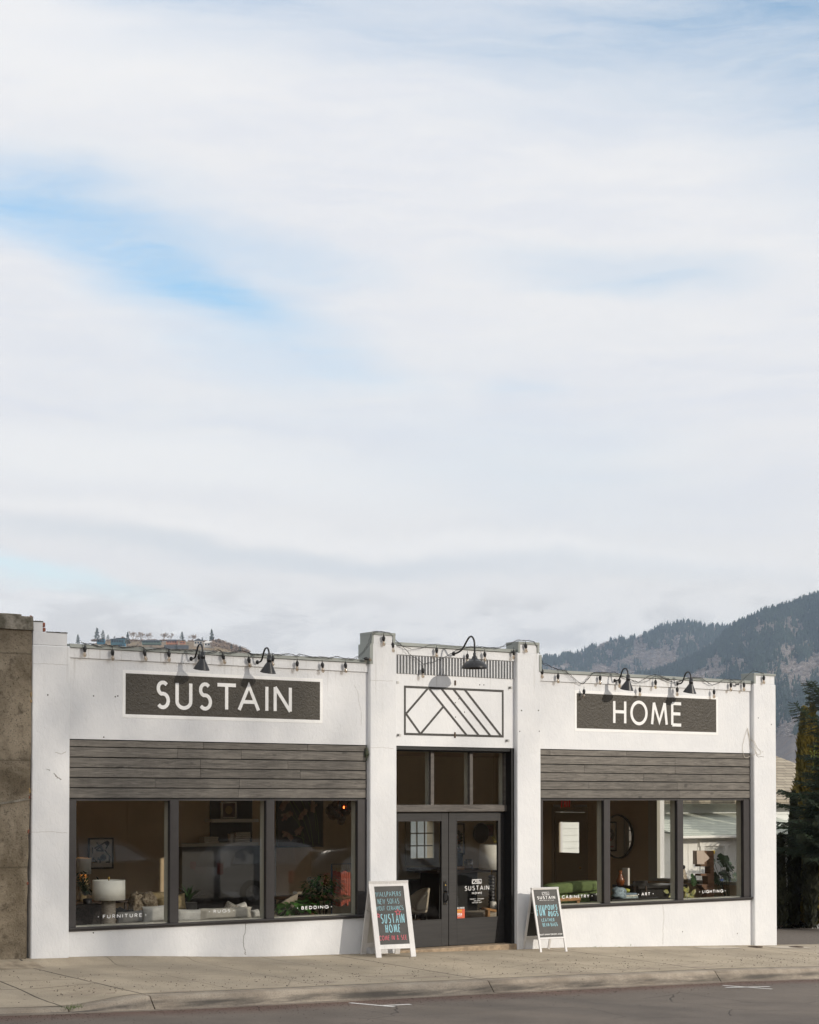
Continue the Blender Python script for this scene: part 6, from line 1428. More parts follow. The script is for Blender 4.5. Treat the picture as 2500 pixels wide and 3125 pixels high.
cu('pale grey cushion at the right end of the FURNITURE window', 'F', 1140, 955, 1370, 1090, .60, M_CUSH, .05)
cu('dark grey cushion left of the pale one in the FURNITURE window', 'F', 935, 1000, 1145, 1100, .62, mat('mid_grey_cushion', (.22,.22,.21), .9, .1, 20), .05)
cu('wide pale cushion at the left edge of the RUGS window', 'F', 1400, 985, 1600, 1090, .60, M_CUSH, -.05)
cu('long oatmeal cushion behind the word RUGS', 'G', 25, 1150, 520, 1260, .60, M_SOFA, 0.)
cu('small grey cushion at the right end of the RUGS window', 'G', 510, 1160, 578, 1235, .75, M_CUSH, .1)
cu('speckled cushion standing up behind the oatmeal one', 'G', 270, 1100, 385, 1190, .95, mat('speckled_cloth', (.55,.52,.45), .9, .7, 90, col2=(.06,.05,.04)), -.45)
cu('white cushion with tufted corners beside the speckled one', 'G', 380, 1100, 465, 1180, 1.05, M_PAPER, .3)
cu('mustard tan cushion behind the window post', 'F', 1265, 875, 1480, 1000, 1.5, M_TAN, .12); cu('flat tan sofa cushion behind the faux fur throw', 'F', 1175, 845, 1330, 960, 1.7, M_TAN, 0)
c_ = CY('F', 1140, 920, 1.45); k = sc(c_)/2.6136; m = MB()
for (dx_, dz_, rx_, rz_) in ((-60,10,55,80),(20,-5,70,65),(70,25,50,60),(-20,50,60,50)): m.blob((c_.x+dx_*k, 1.45+random.uniform(-.05,.05), c_.z-dz_*k), (rx_*k, .12, rz_*k), 12, .55, .9)
mk('fur_throw', m, M_FUR, 'shaggy brown faux fur throw heaped on the armchair in the FURNITURE window', 'throw')
c_ = CY('F', 990, 1020, .95); m = MB()
for i in range(11): m.tube([(c_.x-.22+.02*math.sin(j*1.3+i)+j*.05, .92+.03*math.sin(i+j), c_.z+.11-.03*i*.5+.015*math.cos(j*2+i)-.01*j) for j in range(10)], .016, 6)
mk('knit_throw', m, M_KNIT, 'chunky charcoal knitted throw beside the ribbed lamp', 'throw')
x = CY('F', 1500, 900, 2.6); t = thing('spiky_plant', 'dark spiky leaved plant in the RUGS window', 'plant', (x.x, 2.6, .3)); m = MB(); rg = random.Random(9)
for i in range(16): a = i*2.4; leaf(m, (x.x, 2.6, x.z-.05), (math.cos(a), math.sin(a)*.5, rg.uniform(.3,1.6)), .32, .05)
build('leaves', m, M_LEAF, t); build('pot', MB().lathe([(0,.01),(.12,.01),(.15,x.z-.05),(0,x.z-.08)], (x.x,2.6,0), 18), M_POT, t)
# third window: floral canvas, bubble chandelier, tub chair, table, plants, rail
a, b_ = CY('G', 748, 575, 4.19), CY('G', 1180, 575, 4.19); zt = 2.75
t = thing('floral_canvas', 'large dark canvas of pink tulips and long green stems in the BEDDING window', 'picture', ((a.x+b_.x)/2, 4.17, a.z)); cv = build('canvas', MB().box(a.x, b_.x, 4.15, 4.199, a.z, zt), mat('dark_canvas', (.012,.013,.016), .6), t)
m1, m2 = MB(), MB(); f = wallfr(4.149); kk = 0
for P in ([(870,130),(940,280),(1010,470)],[(905,140),(1000,300),(1070,520)],[(985,130),(1060,330),(1095,560)],[(1090,130),(1135,330),(1150,540)],[(1050,150),(1105,260),(1125,420)],[(890,455),(960,470),(1015,500)],[(900,280),(960,360),(1010,540)]):
    Q = [(CY('G',x_,y_,4.15).x, CY('G',x_,y_,4.15).z) for x_, y_ in P]; m1.stroke(cr(Q, 6), .016, f, .001, off=.0004*kk); kk += 1
build('stem_paint', m1, mat('stem_green_paint', (.08,.13,.035), .6), cv)
for (x_, y_, r_, rot_) in ((830,165,62,.5),(850,280,52,.2),(850,465,55,-.4),(965,425,42,.8),(1085,195,48,1.3),(1010,265,55,1.0)):
    for j in range(5): c_ = CY('G', x_+random.uniform(-20,20), y_+random.uniform(-18,18), 4.15); r = r_*sc(c_)/3.08; aa = rot_+random.uniform(-.5,.5); m2.stroke(cr([(c_.x-r*math.cos(aa), c_.z-r*math.sin(aa)), (c_.x, c_.z+r*.25), (c_.x+r*math.cos(aa), c_.z+r*math.sin(aa))], 4), r*.42, f, .0012, off=.003+.0004*j)
build('petal_paint', m2, mat('petal_paint', (.26,.12,.085), .6, .6, 12, col2=(.42,.33,.22)), cv)
M_BUB = glassm('smoky_glass', (.50,.42,.36), 1.6)
c_ = CY('G', 1330, 250, 2.4); k = sc(c_)/3.08; t = thing('bubble_chandelier', 'cluster of smoky glass globes hanging in the BEDDING window with one glowing bulb', 'chandelier', (c_.x, 2.4, 3.2)); build('rod', MB().tube([(c_.x,2.4,3.2),(c_.x,2.4,c_.z)], .01, 6), M_BRASS, t); rg = random.Random(2)
for i in range(17): build('globe', MB().blob((c_.x+rg.uniform(-125,105)*k, 2.4+rg.uniform(-.18,.18), c_.z+rg.uniform(-95,130)*k), ((r := rg.uniform(32,56)*k),)*3, 8), M_BUB, t)
eb = CY('G', 1385, 198, 2.35); bl2 = bl.copy(); bl2.name = 'red_hot_bulb'; bl2.node_tree.nodes['Principled BSDF'].inputs['Emission Color'].default_value = (1,.13,.03,1); build('bulb', MB().blob(eb, (.011,.011,.022), 6), bl2, t)
def tub(label, x, y, z, rz, mt, s_=1., legs=M_BLK):
    t = thing('tub_chair', label, 'chair', (x, y, 0.01)); m = MB(); b0 = len(m.v); n = 16
    for j in range(7):
        for i in range(n+1):
            a = rz+lerp(-1.75, 1.75, i/n); hh = lerp(.44, z, j/6*(math.cos((i/n-.5)*PI)**.5 if 0 < i < n else .25)); r = (.27+.05*j/6)*s_; m.v.append((x+r*math.cos(a), y+r*math.sin(a), hh))
    for j in range(6):
        for i in range(n): m.f.append((b0+j*(n+1)+i, b0+j*(n+1)+i+1, b0+(j+1)*(n+1)+i+1, b0+(j+1)*(n+1)+i)); m.sm.append(1)
    bk_ = build('backrest', m, mt, t); so_ = bk_.modifiers.new('thickness', 'SOLIDIFY'); so_.thickness = .045; so_.offset = 0
    build('seat', MB().blob((x,y,.43), (.26*s_,.26*s_,.06), 8, 0, .6), mt, t)
    for dx_, dy_ in ((-.18,-.18),(.18,-.18),(-.18,.18),(.18,.18)): build('leg', MB().tube([(x+dx_*.8,y+dy_*.8,.40),(x+dx_*1.15,y+dy_*1.15,.01)], .016, 7, taper=.010), legs, t)
    return t
q = CY('G', 790, 1100, 1.2); tub('rounded oatmeal tub chair at the left of the BEDDING window', q.x-.08, 1.2, CY('G',790,1010,1.2).z, R(-40), M_CHAIRF)
q = CY('G', 1000, 1000, 2.6); tub('pale tub chair behind the round table in the BEDDING window', q.x, 2.9, CY('G',1000,975,2.9).z, R(-90), M_CHAIRF)
q = CY('G', 1010, 1040, 1.9); t = thing('dining_table', 'round walnut table between the chairs in the BEDDING window', 'table', (q.x, 1.9, 0.01)); zt = CY('G', 1010, 1035, 1.9).z; build('table_top', MB().lathe([(0,zt),(.62,zt),(.64,zt-.015),(.62,zt-.04),(0,zt-.04)], (q.x+.15,1.9,0), 36), M_WAL, t); build('pedestal', MB().lathe([(0,zt-.04),(.06,zt-.04),(.05,.2),(.28,.02),(0,.02)], (q.x+.15,1.9,0), 20), M_WAL, t)
a = CY('G', 925, 985, 1.75); mk('cup', MB().lathe([(0,zt+.001),(.035,zt+.001),(.036,zt+.09),(.030,zt+.09),(.029,zt+.01),(0,zt+.01)], (a.x,1.75,0), 16), M_PAPER, 'white cup on the table in the BEDDING window', 'cup')
mk('tray', MB().lathe([(0,zt+.0005),(.2,zt+.0005),(.22,zt+.02),(.21,zt+.02),(.19,zt+.006),(0,zt+.006)], (a.x+.28,1.95,0), 28), M_BLK, 'dark round tray on the table in the BEDDING window', 'tray')
def bush(name, label, x, y, z0, zc, rx_, rz_, n, ll, lw, mt, seed, potr=.14, stems=7):
    rg = random.Random(seed); t = thing(name, label, 'plant', (x, y, z0)); build('pot', MB().lathe([(0,z0),(potr*.8,z0),(potr,z0+.26),(potr*.9,z0+.26),(0,z0+.22)], (x,y,0), 20), M_POT, t); m = MB(); s_ = MB()
    for i in range(stems): a = i*2.4; s_.tube([(x,y,z0+.2),(x+rx_*.3*math.cos(a),y+rx_*.3*math.sin(a),zc-rz_*.2),(x+rx_*.7*math.cos(a),y+rx_*.5*math.sin(a),zc+rz_*.6*rg.random())], .007, 5, taper=.002)
    for i in range(n):
        a = rg.uniform(0,6.28); r = rg.random()**.6; w_ = rg.uniform(-1,1); c_ = Vector((x+rx_*r*math.cos(a), y+rx_*.7*r*math.sin(a), zc+rz_*w_*(1-r*r*.5))); leaf(m, c_, (math.cos(a), math.sin(a)-.3, rg.uniform(-1.0,.4)), ll*rg.uniform(.7,1.2), lw*rg.uniform(.8,1.2))
    build('stem', s_, M_BARK, t); build('leaves', m, mt, t)
q = CY('G', 1190, 980, .95); bush('ficus', 'bushy fig plant with small drooping leaves in the BEDDING window', q.x, .95, .01, q.z, .36, .27, 520, .085, .038, M_LEAF2, 4)
q = CY('G', 930, 1130, .55); bush('rubber_plant', 'broad leaved rubber plant below the table in the BEDDING window', q.x, .55, .01, q.z, .26, .11, 60, .19, .10, M_LEAF2, 6)
q = CY('G', 1350, 730, 2.2); k = sc(q)/3.08; t = thing('clothes_rail', 'blue metal clothes rail with coral strips of cloth in the BEDDING window', 'clothes rail', (q.x, 2.2, .01)); zt = q.z; build('rail', MB().tube([(q.x-95*k,2.2,.02),(q.x-95*k,2.2,zt),(q.x+130*k,2.2,zt),(q.x+130*k,2.2,.02)], .014, 8), mat('blue_metal', (.05,.09,.14), .4), t)
m, m2 = MB(), MB()
for i in range(9):
    x_ = q.x-80*k+i*22*k; z_ = zt-random.uniform(.05,.10); m.tube([(x_,2.2,zt),(x_,2.2,z_+.02),(x_-.04,2.2,z_-.05),(x_+.04,2.2,z_-.05),(x_,2.2,z_+.02)], .003, 4); m2.box(x_-.012, x_+.018, 2.17, 2.23, zt-.62-random.uniform(0,.1), z_-.05, .004)
build('hanger', m, M_BRASS, t); build('hanging_cloth', m2, mat('coral_cloth', (.42,.11,.07), .9, .3, 30), t)
# ---- middle room seen through the doors
q0, q1 = CY('H', 508, 885, 5.9), CY('H', 1000, 885, 5.9); zt = q0.z
t = thing('desk', 'black desk under the small paned window, seen through the left door', 'desk', ((q0.x+q1.x)/2, 6, .01)); build('desk_top', MB().box(q0.x, q1.x, 5.85, 6.4, zt-.05, zt, .004), M_BLK, t); build('drawers', MB().box(q0.x+.04, q1.x-.04, 5.9, 6.38, .15, zt-.051), M_BLK, t); build('drawer_pull', MB().box(q0.x+.95, q0.x+1.15, 5.885, 5.899, zt-.10, zt-.09), M_BRASS, t)
q = CY('H', 600, 1060, 2.3); tub('taupe dining chair standing sideways before the desk, seen through the left door', q.x-.10, 2.3, CY('H',600,955,2.3).z, R(-15), mat('oatmeal_cloth', (.55,.48,.37), .95, .1, 60, .4, 120), .85)
m = MB().box(q0.x+.75, q0.x+1.3, 5.95, 6.3, zt+.001, zt+.03, .003); m.box(q0.x+.8, q0.x+1.2, 5.98, 6.25, zt+.031, zt+.055, .003); mk('book_stack', m, M_DKW, 'two large dark books lying on the black desk', 'books')
a = CY('H', 742, 780, 5.6); mk('floating_shelf', MB().box(a.x, a.x+1.1, 6.1, 6.48, a.z-.06, a.z, .004), M_DKW, 'dark floating shelf on the back wall right of the paned window', 'shelf')
def rec(mm, U, f):
    c_ = U(.5, .57); n = 26
    for i, (r0, wd) in enumerate(((.125,.045),(.085,.03))): mm.stroke([(c_[0]+r0*math.cos(k*2*PI/n), c_[1]+r0*math.sin(k*2*PI/n)) for k in range(n)], wd, f, .001, off=.0003*i, closed=True)
def rec2(mm, U, f): c_ = U(.5,.57); mm.disc(c_[0], c_[1], .035, f, .001); mm.stroke([(c_[0]+.105*math.cos(R(t_)), c_[1]+.105*math.sin(R(t_))) for t_ in range(-120,-20,10)], .075, f, .001, off=.0012); mm.stroke([U(.15,.12), U(.85,.12)], .02, f, .001)
framed('record_poster', 'black framed poster of a multicoloured record on the back wall', 'H', 880, 348, 1036, 645, 6.49, M_BLK, M_PAPER, [(mat('record_black', (.06,.06,.05), .5), rec), (mat('record_red', (.45,.08,.06), .5), rec2)], .03)
framed('dark_floral_picture', 'square dark pink floral picture on the back wall, seen through the right door', 'H', 1222, 358, 1308, 470, 6.49, M_BLK, mat('dark_pink_print', (.16,.05,.06), .6, .6, 12), None, .012)
q = CY('H', 1222, 440, 6.35); mk('round_wall_plate', MB().lathe([(0,0),(.20,0),(.21,.01),(.19,.03),(0,.04)], (q.x,6.45,q.z), 28, M=RX), M_BLK, 'round black wall disc beside the dark floral picture', 'wall decoration')
q0, q1 = CY('H', 985, 790, 3.7), CY('H', 1345, 790, 3.7); zt = q0.z
t = thing('counter', 'tall black counter with dark wooden top behind the right door', 'counter', ((q0.x+q1.x)/2, 4, .01)); build('counter_top', MB().box(q0.x-.5, q1.x+.35, 3.7, 4.4, zt-.05, zt, .005), M_DKW, t); build('cabinet', MB().box(q0.x-.4, CY('H',1165,800,3.75).x, 3.76, 4.35, .01, zt-.051), M_BLK, t)
q = CY('H', 985, 720, 3.95); t = thing('potted_plant', 'leafy plant in a tall black pot on the counter behind the right door', 'plant', (q.x, 3.95, zt)); build('pot', MB().lathe([(0,zt+.07),(.075,zt+.07),(.085,zt+.30),(.075,zt+.30),(0,zt+.26)], (q.x,3.95,0), 18), M_POT, t); build('pot_stand', MB().tube([(q.x-.06,3.95,zt+.01),(q.x-.06,3.95,zt+.08)], .008, 5).tube([(q.x+.06,3.95,zt+.01),(q.x+.06,3.95,zt+.08)], .008, 5), M_POT, t)
m = MB(); rg = random.Random(8)
for i in range(7):
    d = Vector((rg.gauss(0,.35), rg.gauss(0,.3), 1)).normalized(); L_ = rg.uniform(.2,.42)
    for j in range(6):
        for s_ in (-1,1): leaf(m, Vector((q.x,3.95,zt+.28))+d*L_*(j+1)/6, d*.5+Vector((s_*.8,rg.gauss(0,.5),.2)), .07, .032)
build('leaves', m, M_LEAF, t)
q = CY('H', 1080, 740, 3.9); mk('glass_jar', MB().lathe([(0,zt+.001),(.07,zt+.001),(.085,zt+.03),(.085,zt+.15),(.07,zt+.17),(.07,zt+.19),(.064,zt+.19),(.064,zt+.165),(.078,zt+.14),(.075,zt+.02),(0,zt+.015)], (q.x,3.9,0), 22), M_BULBGLASS, 'clear ribbed glass jar on the counter behind the right door', 'jar')
mk('amber_tray', MB().box(q.x-.30, q.x-.12, 3.86, 4.0, zt+.001, zt+.07, .01), M_OAKF, 'small amber woven basket on the counter, left of the glass jar', 'basket')
q = CY('H', 1262, 665, 1.9); k = sc(q)/3.08; z1 = CY('H', 1262, 548, 1.9).z; z0 = CY('H', 1262, 782, 1.9).z
t = thing('table_lamp', 'table lamp with large pale shade and stacked black ring base behind the right door', 'table lamp', (q.x+.1, 1.9, .3)); build('lamp_shade', drum(q.x+.08, 1.9, z0, z1, 118*k*1.0), M_SHADE, t); pr = []; z = z0-.10-.55
while z < z0-.10: pr += [(.045, z), (.062, z+.022), (.062, z+.03), (.045, z+.052)]; z += .055
build('lamp_base', MB().lathe([(0,z0-.66)]+pr+[(.02,z0-.09),(0,z0-.09)], (q.x+.08,1.9,0), 24), M_BLK, t); build('lamp_neck', MB().tube([(q.x+.08,1.9,z0-.10),(q.x+.08,1.9,z0+.05)], .008, 8), M_BRASS, t)
zl = z0-.665; t = thing('side_table', 'small black side table carrying the lamp and candle behind the right door', 'table', (q.x+.1, 1.9, .01)); build('table_top', MB().lathe([(0,zl),(.25,zl),(.25,zl-.02),(0,zl-.02)], (q.x+.08,1.85,0), 28), M_BLK, t); [build('leg', MB().tube([(q.x+.08+.2*math.cos(a),1.85+.2*math.sin(a),zl-.02),(q.x+.08+.22*math.cos(a),1.85+.22*math.sin(a),.01)], .01, 6), M_BLK, t) for a in (.5, 2.6, 4.7)]
a = CY('H', 1318, 1025, 1.66); mk('candle', MB().lathe([(0,zl+.001),(.055,zl+.001),(.055,zl+.12),(.05,zl+.12),(0,zl+.11)], (a.x-.02,1.66,0), 20), M_PAPER, 'fat cream candle beside the black ringed lamp', 'candle')
a = CY('H', 1275, 1140, 1.1); t = thing('armchair', 'honey oak armchair frame low behind the right door', 'chair', (a.x, 1.1, .01)); build('arm', MB().poly([(a.x-.20,1.0,a.z+.02),(a.x+.35,1.2,a.z-.07),(a.x+.35,1.2,a.z-.11),(a.x-.20,1.0,a.z-.02)], (0,.06,0)), M_OAKF, t); build('leg', MB().box(a.x-.14, a.x-.06, 1.0, 1.05, .01, a.z-.03, .005), M_OAKF, t); build('leg', MB().box(a.x+.28, a.x+.34, 1.2, 1.25, .01, a.z-.1, .005), M_OAKF, t); build('seat', MB().box(a.x-.15, a.x+.5, 1.1, 1.75, .30, .42, .04), M_CHAIRF, t)
q = CY('H', 1315, 505, 1.7); m = MB()
for i in range(5): m.tube([(q.x-.035+.012*i, 1.7, q.z+.02-.018*i), (q.x-.02+.012*i, 1.7, q.z+.06-.018*i), (q.x+.03+.012*i, 1.7, q.z+.02-.018*i)], .012, 6)
m.tube([(q.x,1.7,q.z+.06),(q.x,1.7,3.2)], .002, 4); mk('hanging_ornament', m, mat('dull_gold', (.33,.27,.06), .5), 'dull gold layered ornament hanging behind the right door', 'ornament')
# ---- right room
q = CY('I', 545, 170, 4.6); q = AX(*px('I', 545, 172), 24.36); m = MB().box(24.33, 24.394, q.y-.19, q.y+.19, q.z-.11, q.z+.11, .008)
t = thing('exit_sign', 'wall mounted sign with red letters EXIT above the side door', 'exit sign', (24.36, q.y, q.z)); build('housing', m, M_WALLIN, t); m = MB(); text(m, 'EXIT', -.15, .15, -.075, .075, .030, lambda u, v, d: (24.329-d, q.y-u, q.z+v), .002)
er = mat('red_exit_letters', (.6,.02,.02), .5); e_ = er.node_tree.nodes['Principled BSDF']; e_.inputs['Emission Color'].default_value = (1,.03,.02,1); e_.inputs['Emission Strength'].default_value = .06; build('lettering', m, er, t)
cM = AX(1893, 2553.5, 24.36); rM = .425; RYm = Matrix.Rotation(-PI/2, 3, 'Y'); t = thing('round_mirror', 'round wall mirror with thin black rim in the ART window', 'mirror', tuple(cM))
cY = (AX(1936,2550,24.37).y+4.28)/2-.03; cM.y = 3.90
build('mirror_glass', MB().lathe([(0,.012),(rM-.012,.012)], cM, 48, M=RYm), M_MIRROR, t); build('rim', MB().lathe([(rM-.014,.0),(rM-.014,.03),(rM+.012,.03),(rM+.012,-.02),(rM-.014,-.02)], cM, 48, M=RYm), M_BLK, t)
x0, x1 = CY('I', 250, 980, .95).x, CY('I', 745, 980, .95).x; z1 = CY('I', 500, 938, .95).z
t = thing('sofa', 'dark olive sofa with its back to the CABINETRY window', 'sofa', ((x0+x1)/2, 1.1, .01)); build('back', MB().box(x0-.1, x1+.02, .62, .84, .12, z1-.12, .06), M_GREENV, t); build('seat', MB().box(x0-.1, x1+.02, .84, 1.6, .12, .42, .05), M_GREENV, t)
m = cushion(((x0+x1)/2, .70, (z1+.75)/2), ((x1-x0)/2*1.04, .16, (z1-.70)/2), (0, -.035, 0), .45); mk('bolster', m, M_GREENV, 'long creased olive velvet bolster along the back of the sofa', 'cushion')
a = CY('I', 570, 1110, .42); t = thing('armchair', 'honey oak chair back and arm below the word CABINETRY', 'chair', (a.x, .45, .01)); m = MB().box(a.x-.26, a.x+.24, .40, .44, a.z-.015, a.z+.045, .008); build('backrest', m, M_OAKF, t); build('leg', MB().poly([(a.x-.30,.42,.05),(a.x-.25,.42,.05),(a.x-.18,.42,a.z+.04),(a.x-.24,.42,a.z+.04)], (0,.04,0)), M_OAKF, t); build('leg', MB().poly([(a.x+.12,.42,.05),(a.x+.17,.42,.05),(a.x+.24,.42,a.z+.03),(a.x+.18,.42,a.z+.03)], (0,.04,0)), M_OAKF, t); build('seat', MB().box(a.x-.24, a.x+.2, .46, .95, .36, .44, .03), mat('sage_cloth', (.35,.38,.25), .9), t)
q = CY('I', 800, 1000, 1.3); mk('ice_bucket', (lambda p_: MB().lathe([(0,p_.z-.02),(.075,p_.z-.02),(.09,p_.z+.11),(.095,p_.z+.115),(.085,p_.z+.115),(.07,p_.z),(0,p_.z)], (p_.x,.45,0), 24))(CY('I', 808, 1110, .45)), M_SILV, 'shiny steel ice bucket beside the bottle in the CABINETRY window', 'bucket')
p_ = CY('I', 887, 1120, .4); zt = CY('I', 887, 922, .4).z; H_ = zt-p_.z
mk('bottle', MB().lathe([(0,p_.z),(.040,p_.z),(.044,p_.z+.02),(.043,p_.z+H_*.45),(.030,p_.z+H_*.6),(.016,p_.z+H_*.75),(.014,p_.z+H_*.95),(.018,p_.z+H_*.96),(.018,zt),(0,zt)], (p_.x,.4,0), 20), mat('pale_bottle', (.70,.72,.74), .15, .3, 20), 'pale bottle with foil neck standing by the window post', 'bottle')
t = thing('side_table', 'low table with bottle and bucket in the CABINETRY window', 'table', (p_.x-.2, .5, .01)); build('table_top', MB().box(p_.x-.75, p_.x+.1, .25, .78, p_.z-.05, p_.z-.021, .004), M_BLK, t); [build('leg', MB().box(p_.x+a, p_.x+a+.03, b_, b_+.03, .01, p_.z-.05), M_BLK, t) for a in (-.73,.05) for b_ in (.27,.73)]
x0 = CY('I', 975, 1000, .6).x; zb = CY('I', 1060, 1090, .6).z; t = thing('low_shelf', 'low black shelf with magazines in the ART window', 'shelf', (x0+.3, .6, .01)); build('shelf_top', MB().box(x0-.2, x0+.95, .35, .95, zb-.04, zb, .005), M_BLK, t); build('side_panel', MB().box(x0+.90, x0+.95, .36, .94, .01, zb-.041), M_BLK, t); build('side_panel', MB().box(x0-.2, x0-.15, .36, .94, .01, zb-.041), M_BLK, t)
for j, (cc, lb) in enumerate((((.35,.42,.42),'blue grey magazine, bottom of the stack in the ART window'),((.6,.58,.5),'cream magazine in the middle of the stack in the ART window'),((.18,.25,.32),'slate magazine on top of the stack in the ART window'))):
    mk('magazine', MB().box(x0+.12+.015*j, x0+.50-.01*j, .45, .72, zb+.001+.03*j, zb+.028+.03*j, .003), mat('magazine_cover', cc, .4, .4, 20), lb, 'magazine', 'magazines in the ART window')
m = MB(); m.blob((x0+.10,.5,zb+.10), (.14,.10,.10), 8, .5, .8); mk('crumpled_cloth', m, mat('blue_grey_tissue', (.35,.45,.50), .6, .7, 18, col2=(.08,.10,.12)), 'crumpled blue grey printed cloth left of the magazines', 'cloth')
m = MB().blob((x0+.34,.58,zb+.13), (.07,.06,.035), 8, .4); mk('lime_ornament', m, mat('lime_glaze', (.40,.42,.06), .4), 'small lime yellow ornament on the magazines', 'ornament')
t = thing('black_table', 'long black table along the ART and LIGHTING windows', 'table', (22.3, 1.3, .01)); zt = CY('I', 1400, 965, 1.2).z; build('table_top', MB().box(CY('I',1040,965,1.7).x, 23.55, 1.15, 1.85, zt-.05, zt, .004), M_BLK, t); build('apron', MB().box(CY('I',1090,965,1.7).x, 23.5, 1.22, 1.80, zt-.42, zt-.051), M_BLK, t)
for a in (21.6, 23.4): build('leg', MB().box(a, a+.06, 1.22, 1.30, .01, zt-.42), M_BLK, t)
q = CY('I', 1262, 940, .75); t = thing('stool', 'black wooden chair with curved back rail before the black table', 'chair', (q.x, .8, .01)); m = MB(); m.poly([(q.x-.17,.75,q.z-.06),(q.x+.17,.75,q.z-.06),(q.x+.18,.75,q.z+.03),(q.x-.16,.75,q.z+.035)], (0,.03,0)); build('backrest', m, M_BLK, t)
for a, b_ in ((-.14,.75),(.13,.75),(-.14,1.08),(.13,1.08)): build('leg', MB().box(q.x+a, q.x+a+.025, b_, b_+.025, .01, q.z-.06 if b_ < 1 else .44), M_DKW, t)
build('seat', MB().box(q.x-.17, q.x+.17, .74, 1.12, .44, .47, .01), M_BLK, t)
q = CY('I', 1065, 900, 1.5); mk('amber_vase', MB().lathe([(0,zt+.001),(.06,zt+.001),(.085,zt+.08),(.05,zt+.16),(.028,zt+.22),(.04,zt+.27),(.034,zt+.27),(.022,zt+.22),(0,zt+.2)], (q.x,1.5,0), 22), M_AMBER, 'dark amber glass vase on the black table in the ART window', 'vase')
q = CY('I', 1130, 870, 1.5); mk('white_upright_board', MB().box(q.x-.022, q.x+.022, 1.45, 1.6, zt+.001, CY('I',1130,797,1.5).z), M_PAPER, 'narrow white upright panel standing on the black table in the ART window', 'panel')
# sculptural lamp, monstera and variegated plant
Y = .72; a, b_ = CY('M', 888, 1000, Y), CY('M', 1088, 1000, Y); Z_ = lambda y_: CY('M', 1000, y_, Y).z; X_ = lambda x_: CY('M', x_, 1000, Y).x
t = thing('sculptural_lamp', 'tall stepped walnut lamp with arrow notched shade in the LIGHTING window', 'lamp', (X_(1040), Y, .3)); dY = (0,.14,0)
m = MB(); m.poly([(X_(x_),Y-.07,Z_(y_)) for x_, y_ in ((1088,872),(1088,1640),(975,1640),(975,1560),(1000,1500),(905,1395),(900,1375),(1000,1372),(990,1250),(888,1243),(888,1213),(1035,1213),(1035,1102),(888,1102),(888,1072),(1025,980),(905,868))], dY); build('lamp_base', m, M_WAL, t)
m = MB(); cx_, rr = X_(952), X_(1090)-X_(952); b0 = len(m.v); n = 28
for i in range(n+1):
    aa = lerp(-PI, 0, i/n); xx = cx_+rr*math.cos(aa); zz0, zz1 = Z_(1068), Z_(862); xl = (xx-X_(900))/(X_(1025)-X_(900))
    if xl > 0: pass
    m.v += [(xx, Y+rr*.9*math.sin(aa)*.55, zz0), (xx, Y+rr*.9*math.sin(aa)*.55, zz1)]
for i in range(n):
    if m.v[b0+2*i][0] < X_(915): m.f.append((b0+2*i, b0+2*i+2, b0+2*i+3, b0+2*i+1)); m.sm.append(1)
m.poly([(X_(818),Y-.10,Z_(1062)),(X_(888),Y-.11,Z_(1068)),(X_(1005),Y-.11,Z_(978)),(X_(905),Y-.11,Z_(870)),(X_(812),Y-.10,Z_(862))], (0,.03,0)); 
build('lamp_shade', m, mat('blush_lampshade', (.55,.45,.38), .8), t)
def monstera(m, c_, d, s_, nrm):
    d = Vector(d).normalized(); nrm = Vector(nrm); sd_ = d.cross(nrm).normalized(); c_ = Vector(c_); out = []
    pts = [(0,0),(-.28,-.12),(-.46,.08),(-.5,.3),(-.2,.33),(-.5,.42),(-.47,.6),(-.18,.52),(-.42,.72),(-.33,.86),(-.12,.68),(-.2,.95),(0,1.08),(.2,.95),(.12,.68),(.33,.86),(.42,.72),(.18,.52),(.47,.6),(.5,.42),(.2,.33),(.5,.3),(.46,.08),(.28,-.12)]
    P = [c_+sd_*a*s_+d*b_*s_-nrm*s_*.25*(a*a+max(0,b_-.5)**2) for a, b_ in pts]; cn = c_+d*s_*.45; n = len(m.v); m.v.append(tuple(cn)); m.v += [tuple(p_) for p_ in P]
    for i in range(len(P)): m.f.append((n, n+1+i, n+1+(i+1) % len(P))); m.sm.append(0)
rg = random.Random(12); q = CY('J', 740, 1180, .9); t = thing('monstera', 'large cheese plant with deeply cut dark leaves in the LIGHTING window', 'plant', (q.x, .9, .01)); m, s_ = MB(), MB()
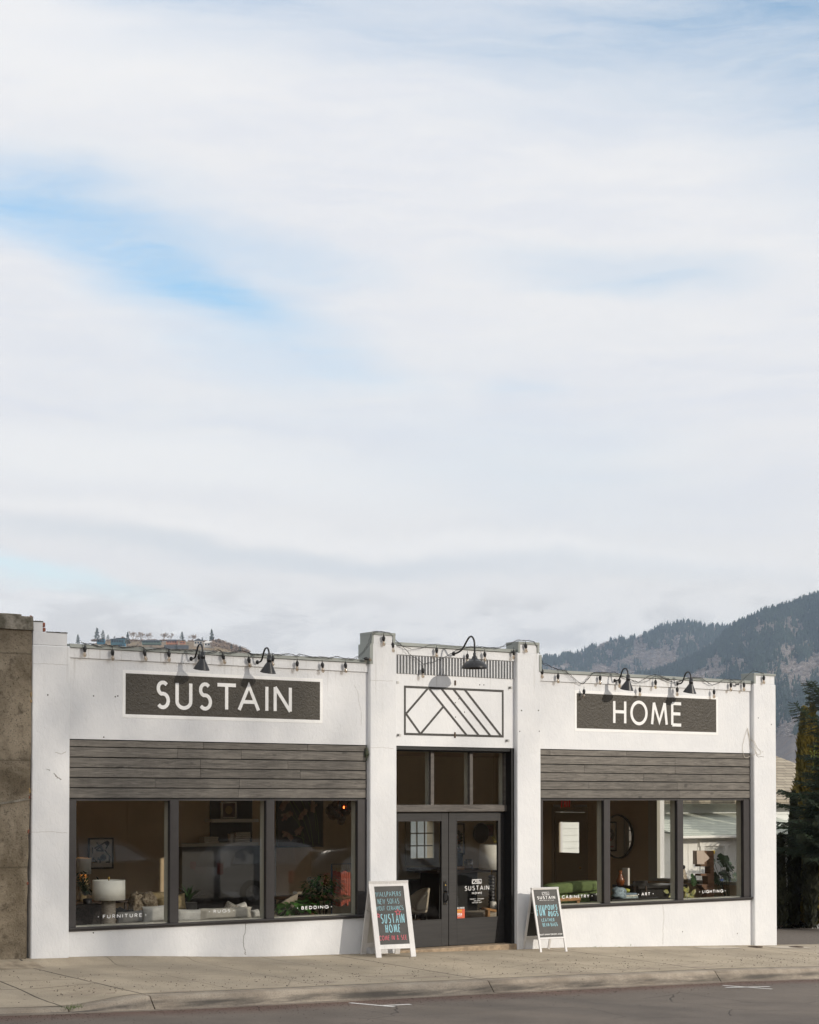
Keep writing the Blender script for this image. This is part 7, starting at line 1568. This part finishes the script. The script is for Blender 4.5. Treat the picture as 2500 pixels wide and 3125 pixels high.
for (xx, yy, sz) in ((725,790,.25),(690,850,.17),(780,830,.17),(800,930,.22),(700,950,.22),(655,970,.17),(640,1010,.16),(830,960,.16),(410,990,.20),(380,1040,.15),(620,790,.12),(745,905,.18),(760,1000,.17),(820,1010,.15),(605,830,.13)):
    c_ = CY('J', xx, yy, .9+rg.uniform(-.15,.1)); d = Vector((rg.gauss(0,.6), -.3, rg.uniform(-.9,.1))); monstera(m, c_+Vector((0,0,sz*.45)), d, sz, (rg.gauss(0,.3), -.9, .5)); s_.tube([(q.x+.1,.9,.3),(q.x+.05+(c_.x-q.x)*.5,.9,(c_.z+.35)/2+.05),tuple(c_)], .007, 5, taper=.004)
build('leaves', m, M_LEAF, t); build('stem', s_, M_LEAF, t); build('pot', MB().lathe([(0,.01),(.15,.01),(.19,.34),(.17,.34),(0,.3)], (q.x+.1,.9,0), 20), M_POT, t)
q = CY('J', 350, 1120, .42); t = thing('variegated_plant', 'rubber plant with yellow edged leaves behind the post left of LIGHTING', 'plant', (q.x, .42, .01)); m = MB(); rg = random.Random(4)
for (xx, yy, dx_, dz_) in ((330,1100,.3,.6),(395,1120,.4,.5),(350,1150,.6,-.3),(310,1090,-.6,.5),(320,1140,-.2,-.6),(120,1110,-1,.2),(170,1140,-.7,-.4),(385,1150,.3,-.7)): c_ = CY('J', xx, yy, .42+rg.uniform(-.05,.05)); leaf(m, c_-Vector((dx_,0,dz_)).normalized()*.06, (dx_,-.1,dz_), .15, .085, Vector((0,-1,.2)))
build('leaves', m, M_LEAFY, t); build('pot', MB().lathe([(0,.01),(.1,.01),(.13,.45),(.1,.45),(0,.4)], (q.x-.1,.45,0), 18), M_POT, t); build('stem', MB().tube([(q.x-.1,.45,.4),(q.x-.05,.43,q.z)], .01, 5), M_BARK, t)
q = CY('M', 705, 1300, 1.4); zt_ = zt; mk('glass_figure', MB().lathe([(0,zt+.001),(.07,zt+.001),(.085,zt+.08),(.05,zt+.2),(.025,zt+.26),(0,zt+.27)], (q.x,1.45,0), 20), M_BULBGLASS, 'clear glass decanter with dark stopper on the black table behind the post', 'decanter')
mk('decanter_stopper', MB().blob((q.x,1.45,zt+.30), (.03,.03,.04), 8), M_BLK, 'dark round stopper on the clear decanter behind the post', 'stopper')
